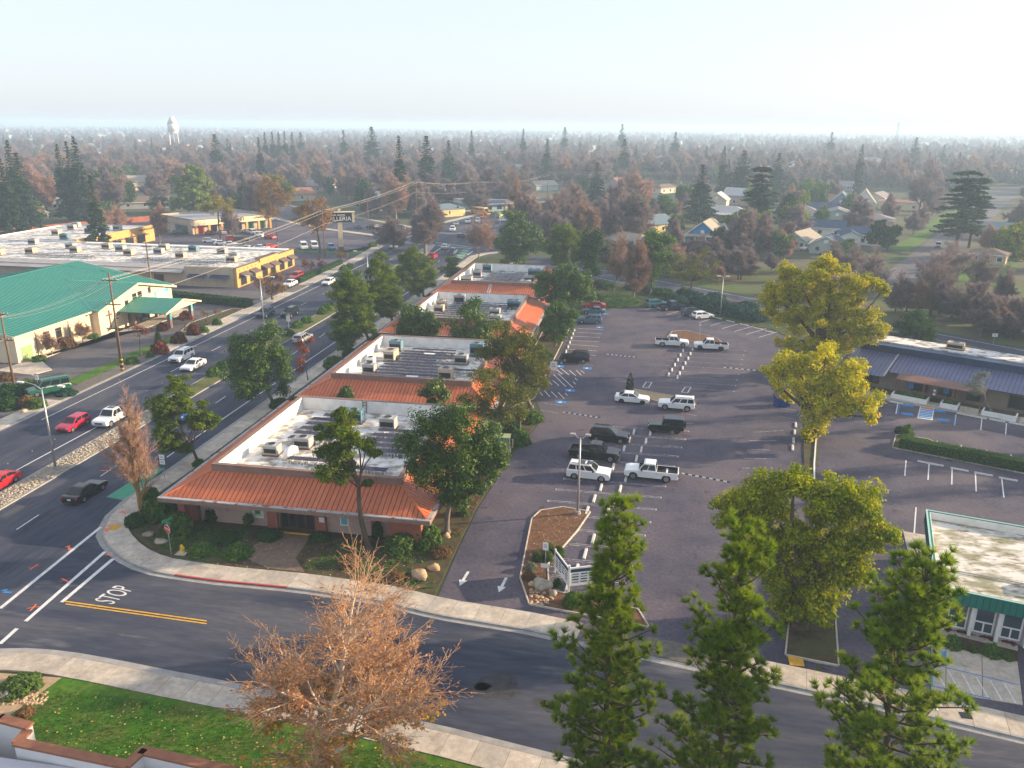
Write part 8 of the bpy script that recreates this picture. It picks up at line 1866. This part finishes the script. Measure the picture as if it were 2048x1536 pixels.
# ------------------------------------------------------------------ shrubs and hedges
_sm = {}
def shrub_proto(key,lm,n=420,leaf=.16,ww=.10):
    if key in _sm: return _sm[key]
    R = np.random.default_rng(len(_sm) + 300);d = unit(70,R);d[:,2] = np.abs(d[:,2]) * 1.0 - .12
    cs = d * R.uniform(.62,.80,(70,1)) * np.array([1,1,.95]);V_,F_,t_ = leaf_cloud(cs,np.full(70,.24),max(8,n // 14),leaf,ww,R,.9,.3,.8,.5)
    core = MB();
    for j in range(6):
        for k in range(10):
            a,b = 2 * pi * k / 10,pi / 2 * j / 5;core.v.append((.66 * cos(b) * cos(a),.66 * cos(b) * sin(a),.66 * sin(b)))
    for j in range(5):
        for k in range(10): core.f.append((j * 10 + k,j * 10 + (k + 1) % 10,(j + 1) * 10 + (k + 1) % 10,(j + 1) * 10 + k));core.m.append(0)
    nv = len(V_);V_ = np.concatenate([V_,np.array(core.v)]);F_ = np.concatenate([F_,np.array(core.f) + nv]);t_ = np.concatenate([t_,np.full(len(core.f),.2)])
    me = np_mesh('foliage',V_,F_,(LM[lm],),t_);st = MB().tube([(0,0,0),(0,0,.5)],.06,5).mesh('stem',(bark_brown,));_sm[key] = (me,st);return _sm[key]
def shrub(u,v,wpx,hpx,label,lm='bush',cat='shrub',z=.08,pos=None,asp=1.0):
    """width and height in photo pixels at the place of its foot (u, v)"""
    x,y = pos or G(u,v);s = cam_depth(x,y) / FPX;me,st = shrub_proto(lm,lm,560,.20,.12)
    r = thing('shrub',label,cat,(x,y,z),(u * 7 + v) % 6,'landscape shrubs');r.scale = (wpx * .58 * s,wpx * .58 * s * asp,hpx * s * 1.2);link('foliage',me,r);link('stem',st,r)
def hedge(pts,w,h,label,lm='bush',z=.08,leaf=.13,dens=150):
    P_ = [Vector(p) for p in pts];R = np.random.default_rng(int(abs(P_[0].x * 13 + P_[0].y * 7)));c = P_[0]
    r = thing('hedge',label,'hedge',(c.x,c.y,z),0,'clipped hedges');core = MB();cs = []
    for a,b in zip(P_[:-1],P_[1:]):
        d = b - a;L_ = d.length;d = d / L_;nn = Vector((-d.y,d.x));m = (a + b) / 2 - c
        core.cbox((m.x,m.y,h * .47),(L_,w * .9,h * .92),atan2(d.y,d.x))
        n = int(dens * L_ * (w + 2 * h) / 3)
        for _ in range(n):
            t = R.random() * L_;s = R.uniform(-1,1);q = R.random()
            if q < w / (w + 2 * h): o_,z_ = s * w / 2,h
            else: o_,z_ = (w / 2 if R.random() < .5 else -w / 2),R.random() * h
            p = a - c + d * t + nn * o_;cs.append((p.x,p.y,z_))
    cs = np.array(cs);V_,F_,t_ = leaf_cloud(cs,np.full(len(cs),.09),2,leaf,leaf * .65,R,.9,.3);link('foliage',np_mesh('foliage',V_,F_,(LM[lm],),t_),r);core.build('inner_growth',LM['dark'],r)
S = shrub
# corner planting round the nearest office
S(318,1035,62,44,'large clipped green shrub on the corner under the bare sweetgum');S(355,1070,66,50,'large clipped green shrub behind the stop sign','lightbush');S(272,1050,40,26,'dark shrub at the foot of the golden-trunked tree','dark');S(300,1000,44,26,'clipped shrub between the sweetgum and the office corner')
S(425,1042,30,34,'dark rounded shrub left of the small bench','dark');S(755,1078,22,42,'narrow columnar shrub at the pink wall','dark');S(690,1055,26,28,'dark shrub under the white notice board','dark')
S(405,1105,56,16,'low green mound left of the entry walk','bush');S(478,1110,58,22,'rounded green mound nearest the sidewalk','bush');S(450,1080,60,10,'flat dark ground cover mound before the bench','dark');S(540,1075,50,14,'dark low shrub left of the entry walk','dark');S(640,1078,44,12,'dark low shrub right of the entry walk','dark')
S(800,1098,70,34,'bright ivy-like shrub mass right of the leaning pine, left half','lightbush');S(852,1088,60,44,'bright ivy-like shrub mass right of the leaning pine, right half','lightbush');S(700,1130,46,20,'brownish shrub behind the sycamore crown','brownbush');S(790,1160,40,18,'dry brown shrub near the driveway boulders','brownbush');S(880,1110,44,16,'dry ground cover by the driveway edge','brownbush');S(925,1030,26,20,'small green shrub beside the magnolia trunk')
x,y = G(498,1058);tp = thing('topiary_ball','round topiary ball on a thin trunk before the pink wall','shrub',(x,y,.1));me,st = shrub_proto('bush','bush');
b_ = link('foliage',me,tp,loc=(0,0,.75));b_.scale = (.55,.55,.95);MB().tube([(0,0,0),(0,0,1.0)],.05,6).build('trunk',bark_brown,tp)
hedge([(-45.1,75),(-45.1,84)],1.5,.9,'dark clipped hedge along the sidewalk beside the nearest office, front stretch');hedge([(-45.0,85.5),(-44.9,101)],1.3,.8,'dark clipped hedge along the sidewalk between first and second office','dark');hedge([(-44.7,103),(-44.6,118)],1.3,.9,'clipped hedge along the sidewalk beside the second office');hedge([(-44.6,128),(-44.6,152)],1.3,.9,'clipped hedge along the sidewalk beside the third office','dark',dens=90);hedge([(-44.6,156),(-44.8,186)],1.6,1.0,'clipped hedge along the sidewalk beside the farthest office',dens=80);hedge([(-44.2,66),(-42.6,64.5)],1.6,1.0,'dark clipped hedge at the office corner by the bike lane','dark')
S(398,932,26,14,'round shrub at the foot of the two-headed pine');S(560,815,40,20,'dark shrub at the foot of the round magnolia','dark');S(668,735,40,24,'bright green shrub below the roadside pines','lightbush');S(700,715,30,22,'green shrub beside the small roadside pine');S(780,668,26,16,'dark round shrub under the middle roadside pine','dark')
S(1040,888,40,32,'clipped square-topped bush beside the transformer cabinet');S(1062,842,46,22,'light green clipped mound at the driveway bend','lightbush');S(1020,860,40,18,'dark low shrubs under the olive-brown tree','dark')
for i,(u,v) in enumerate(((1075,1122),(1095,1122),(1118,1112),(1098,1104))): S(u,v,22,22,'light green shrub in the bark island, ' + ('left','middle front','right','middle rear')[i],'lightbush')
S(1115,1172,18,16,'small dark ball shrub before the directory sign','dark');S(1145,1212,40,30,'bright green mound below the directory sign','lightbush');S(1062,1140,22,16,'grey-green shrub at the driveway edge of the island','grey');S(1058,1158,26,16,'dark shrub left of the island boulders','brownbush')
R_ = random.Random(4)
x,y = G(1259,786);cy_ = thing('potted_cypress','small pointed cypress on the end of the long island','tree',(x,y,.12));cy_.scale = (.55,.55,2.9);link('crown',CYP[0][0],cy_);link('trunk',CYP[0][1],cy_)
for i,(u,v,w,h) in enumerate(((1355,612,46,22),(1385,606,50,26),(1415,616,50,24),(1445,624,50,24),(1475,632,54,26),(1505,640,50,24),(1370,597,40,22),(1430,604,44,20),(1495,622,46,20))): S(u,v,w,h,'spreading blue-green juniper behind the parking lot, %s from the left' % ORD[i],'juniper')
for i,(u,v,w,h) in enumerate(((1210,600,60,8),(1250,604,60,8),(1225,610,60,7),(1320,588,60,12),(1280,578,60,12),(1200,575,60,14),(1350,600,40,12))): S(u,v,w,h,'low ground cover mound on the bank behind the parking lot, %s' % ('front left','front right','front middle','by the leafy tree','between bare trunks','by the dark evergreen','left of the junipers')[i],'bush' if i < 3 else 'dark')
for i,(u,v) in enumerate(((1090,650),(1100,680),(1090,715),(1085,745),(1070,770))): S(u,v,34,14,'brown shrub along the left edge stalls, %s from the far end' % ORD[i],'brownbush' if i % 2 else 'dark')
# church, median, left verge, mall
for i,(u,v,w,h,m) in enumerate(((320,706,34,26,'redbush'),(358,686,30,22,'redbush'),(388,670,26,22,'redbush'),(325,661,22,16,'redbush'),(371,637,22,16,'redbush'),(135,695,36,22,'brownbush'),(78,722,28,12,'lightbush'),(187,677,22,10,'bush'),(265,728,26,14,'bush'),(300,715,16,12,'bush'),(408,665,22,14,'bush'),(435,650,20,14,'bush'),(316,683,12,22,'lightbush'))):
    S(u,v,w,h,'shrub at the church, ' + ('dark red ball nearest the road kerb','dark red ball beside it to the right','russet ball farthest right on the verge','dark red ball before the carport','red ball behind the carport post','brown mound below the windows','green mound left of the windows','green one at the gable corner','green one by the striped poles','small one on the verge','green one at the drive exit','green one beyond the drive exit','pale upright one above the dark red ball')[i],m)
for i,(u,v) in enumerate(((428,752),(447,740),(577,672),(595,656),(614,646),(645,628),(655,622),(470,728))): S(u,v,30 if i < 2 else 24,18 if i < 2 else 14,'round green shrub in the grassy median, %s from the camera' % ORD[i],'bush',z=.14)
for i,(u,v,w,h,m) in enumerate(((20,790,60,24,'dark'),(60,780,50,22,'bush'),(20,815,50,22,'dark'),(55,812,40,22,'brownbush'),(75,815,36,20,'lightbush'),(132,790,40,12,'juniper'),(15,760,30,16,'brownbush'))): S(u,v,w,h,'shrub on the left verge round the van, ' + ('dark one at the edge','clipped one before the van','dark front one','brown front one','bright front one','blue-green one by the rear wheel','brown one at the pole')[i],m)
hedge([G(338,597),G(500,614)],2.2,1.5,'long dark hedge between church drive and mall','dark',dens=50,leaf=.3);hedge([(-80.5,178),(-80.3,205)],1.2,1.1,'dark hedge along the mall sidewalk','dark',dens=60,leaf=.25)
for i,(u,v) in enumerate(((745,494),(760,488),(775,478),(790,470),(700,536),(688,540))): S(u,v,18,10,'small round shrub near the mall lawn, %s' % ('first','second','third','clipped one at the corner','by the road, right','by the road, left')[i],'bush')
# barber side
hedge([(31.4,94.6),(40.5,90.6),(56,84.4)],1.5,1.3,'long clipped hedge between barber and clinic car parks','bush',leaf=.15,dens=170)
S(1813,872,26,24,'round clipped bush at the hedge end, rear one');S(1812,888,24,20,'round clipped bush at the hedge end, front one');S(1798,866,18,14,'small dark bush at the hedge end','dark')
for i,(x_,w_) in enumerate(((2.1,2.0),(9.7,4.2),(14.7,1.8),(29.5,6.0))): p = bb.matrix_basis @ Vector((x_,-2.2,0));S(0,0,1,1,'low green planting in the barber planters, ' + ('left','second','third','right')[i],'bush',pos=(p.x,p.y));o = [q for q in C.objects if q.get('label','').startswith('low green planting in the barber planters, ' + ('left','second','third','right')[i])][0];o.scale = (w_ / 2,.75,.55);o.location.z = .6;o.rotation_euler.z = bang
for i,(a,b,w) in enumerate(((1520,775,70),(1620,800,110),(1745,830,60),(1850,850,110),(1950,875,70))): x_,y_ = z9(a,b + 25);S(0,0,w * .342,w * .22,'green shrub before the clinic windows, %s from the left' % ORD[i],'lightbush' if i in (0,2,4) else 'bush',pos=(x_,y_))
S(40,1378,80,24,'spreading green shrub in the granite bed at the near left','lightbush');S(52,1432,34,18,'small dry plant in the granite bed','brownbush')
for i,(a,b) in enumerate(((1580,690),(1700,715),(1830,742),(1960,772))): x_,y_ = z9(a,b + 20);S(0,0,40,9,'low reddish planting under the clinic windows, %s from the left' % ORD[i],'redbush',pos=(x_,y_))
# ivy on the camphor trunk foot and bare brush there
# fallen leaves and grass on the near lawn: nobody could count them
def scatter_flat(name,poly,n,L_,lm,z,seed,label,cat,tilt=.25):
    R = np.random.default_rng(seed);xs = [p[0] for p in poly];ys = [p[1] for p in poly];P_ = []
    while len(P_) < n:
        x,y = R.uniform(min(xs),max(xs)),R.uniform(min(ys),max(ys));c = False
        for (x0,y0),(x1,y1) in zip(poly,poly[1:] + poly[:1]):
            if (y0 > y) != (y1 > y) and x < (x1 - x0) * (y - y0) / (y1 - y0) + x0: c = not c
        if c: P_.append((x,y,z))
    P_ = np.array(P_);nr = unit(n,R) * tilt;nr[:,2] = 1;nr /= np.linalg.norm(nr,axis=1,keepdims=True);t = np.cross(nr,unit(n,R));t /= np.linalg.norm(t,axis=1,keepdims=True);b = np.cross(nr,t);s = (L_ * R.uniform(.5,1.2,n))[:,None]
    V_ = np.stack([P_ - t * s / 2,P_ + b * s * .35,P_ + t * s / 2,P_ - b * s * .35],1).reshape(-1,3)
    tag(link(name,np_mesh(name,V_,np.arange(4 * n).reshape(-1,4),(LM[lm],),R.random(n))),label,cat,None,'stuff')
near_lawn = [(-36.4,38.3),(-30.6,38.9),(-18.6,38.0),(-10.4,37.0),(-3.4,35.9),(0,30),(-33,30)]
scatter_flat('fallen_leaves',near_lawn,620,.17,'litter',.135,1,'pale fallen leaves scattered on the near lawn','leaves')
R = np.random.default_rng(9);n = 26000;P_ = np.stack([R.uniform(-37,4,n),R.uniform(29.5,39,n),np.full(n,.1)],1);inside = (P_[:,1] < 38.9 - np.maximum(0,P_[:,0] + 30) * .105) & (P_[:,0] > -36.6 - (38.3 - P_[:,1]) * .1)
V_,F_,t_ = needle_cloud(P_[inside],np.tile([0,0,1.0],(inside.sum(),1)),3,.10,.03,R,.8);tag(link('grass',np_mesh('grass',V_,F_,(LM['grass'],),t_)),'short green grass of the near lawn','grass',None,'stuff')
for i,(pl_,n_) in enumerate((([(-8.5,57),(-6,57),(-4,70),(-8,70)],150),([(-40,55.5),(-18,55),(-16,61),(-40,61)],260))): scatter_flat('leaf_litter',pl_,n_,.16,'litter',(.14,.12)[i],5 + i,('dry leaves scattered on the bark island','dry leaves scattered in the corner planting')[i],'leaves')

def cover(name,poly,n,lm,z,seed,label,r_=.28,leaf=.17):
    R = np.random.default_rng(seed);xs = [p[0] for p in poly];ys = [p[1] for p in poly];P_ = []
    while len(P_) < n:
        x,y = R.uniform(min(xs),max(xs)),R.uniform(min(ys),max(ys));c = False
        for (x0,y0),(x1,y1) in zip(poly,poly[1:] + poly[:1]):
            if (y0 > y) != (y1 > y) and x < (x1 - x0) * (y - y0) / (y1 - y0) + x0: c = not c
        if c and sin(x * .9 + 1.3 * sin(y * .7)) + sin(y * .8 + x * .3) > -.5: P_.append((x,y,z))
    V_,F_,t_ = leaf_cloud(np.array(P_),r_ * R.uniform(.6,1.4,n),14,leaf,leaf * .6,R,.55,.6);V_[:,2] = np.maximum(V_[:,2],z + .01)
    tag(link(name,np_mesh(name,V_,F_,(LM[lm],),t_)),label,'ground cover',None,'stuff')
cover('ground_cover',[(-46.5,70),(-46.6,64),(-45.3,61),(-43,58.8),(-40.5,57),(-34,56.6),(-34,61.5),(-42.5,61.5)],420,'bush',.1,31,'low green ground cover in the corner planting left of the entry')
cover('ground_cover',[(-27,55.8),(-15.6,54.9),(-15.4,62),(-18,61.5),(-26,61.5)],330,'bush',.1,32,'low green ground cover in the corner planting right of the entry')
cover('dry_ground_cover',[(-17,64),(-15.2,64),(-14.4,84),(-13.2,92),(-16.6,92)],260,'brownbush',.1,33,'dry low planting along the driveway beside the nearest office')
cover('verge_cover',[(-46.5,75),(-43,75),(-43,180),(-46.3,180)],900,'bush',.1,34,'low planting along the sidewalk beside the office row',.35,.22)
cover('bank_cover',[(-12,156),(-2,168),(5,169),(13,164),(10,174),(-12,192),(-16,176)],700,'bush',.1,35,'low planting on the bank behind the parking lot',.4,.26)

# ------------------------------------------------------------------ the air
hz = MB().box(-14500,-14500,-1,14500,14500,45.5).build('haze',mat('haze_air',(1,1,1)))
hm = bpy.data.materials.new('haze_volume');hm.use_nodes = True;nt = hm.node_tree;nt.nodes.remove(nt.nodes['Principled BSDF'])
pv = nt.nodes.new('ShaderNodeVolumePrincipled');pv.inputs['Color'].default_value = (.58,.77,1.0,1);pv.inputs['Density'].default_value = HAZE;pv.inputs['Density Attribute'].default_value = '';pv.inputs['Anisotropy'].default_value = .12
nt.links.new(pv.outputs[0],nt.nodes['Material Output'].inputs['Volume']);hz.data.materials.clear();hz.data.materials.append(hm);hm.cycles.homogeneous_volume = True if hasattr(hm.cycles,'homogeneous_volume') else None
tag(hz,'thin bluish winter haze over the whole town','haze',None,'stuff')
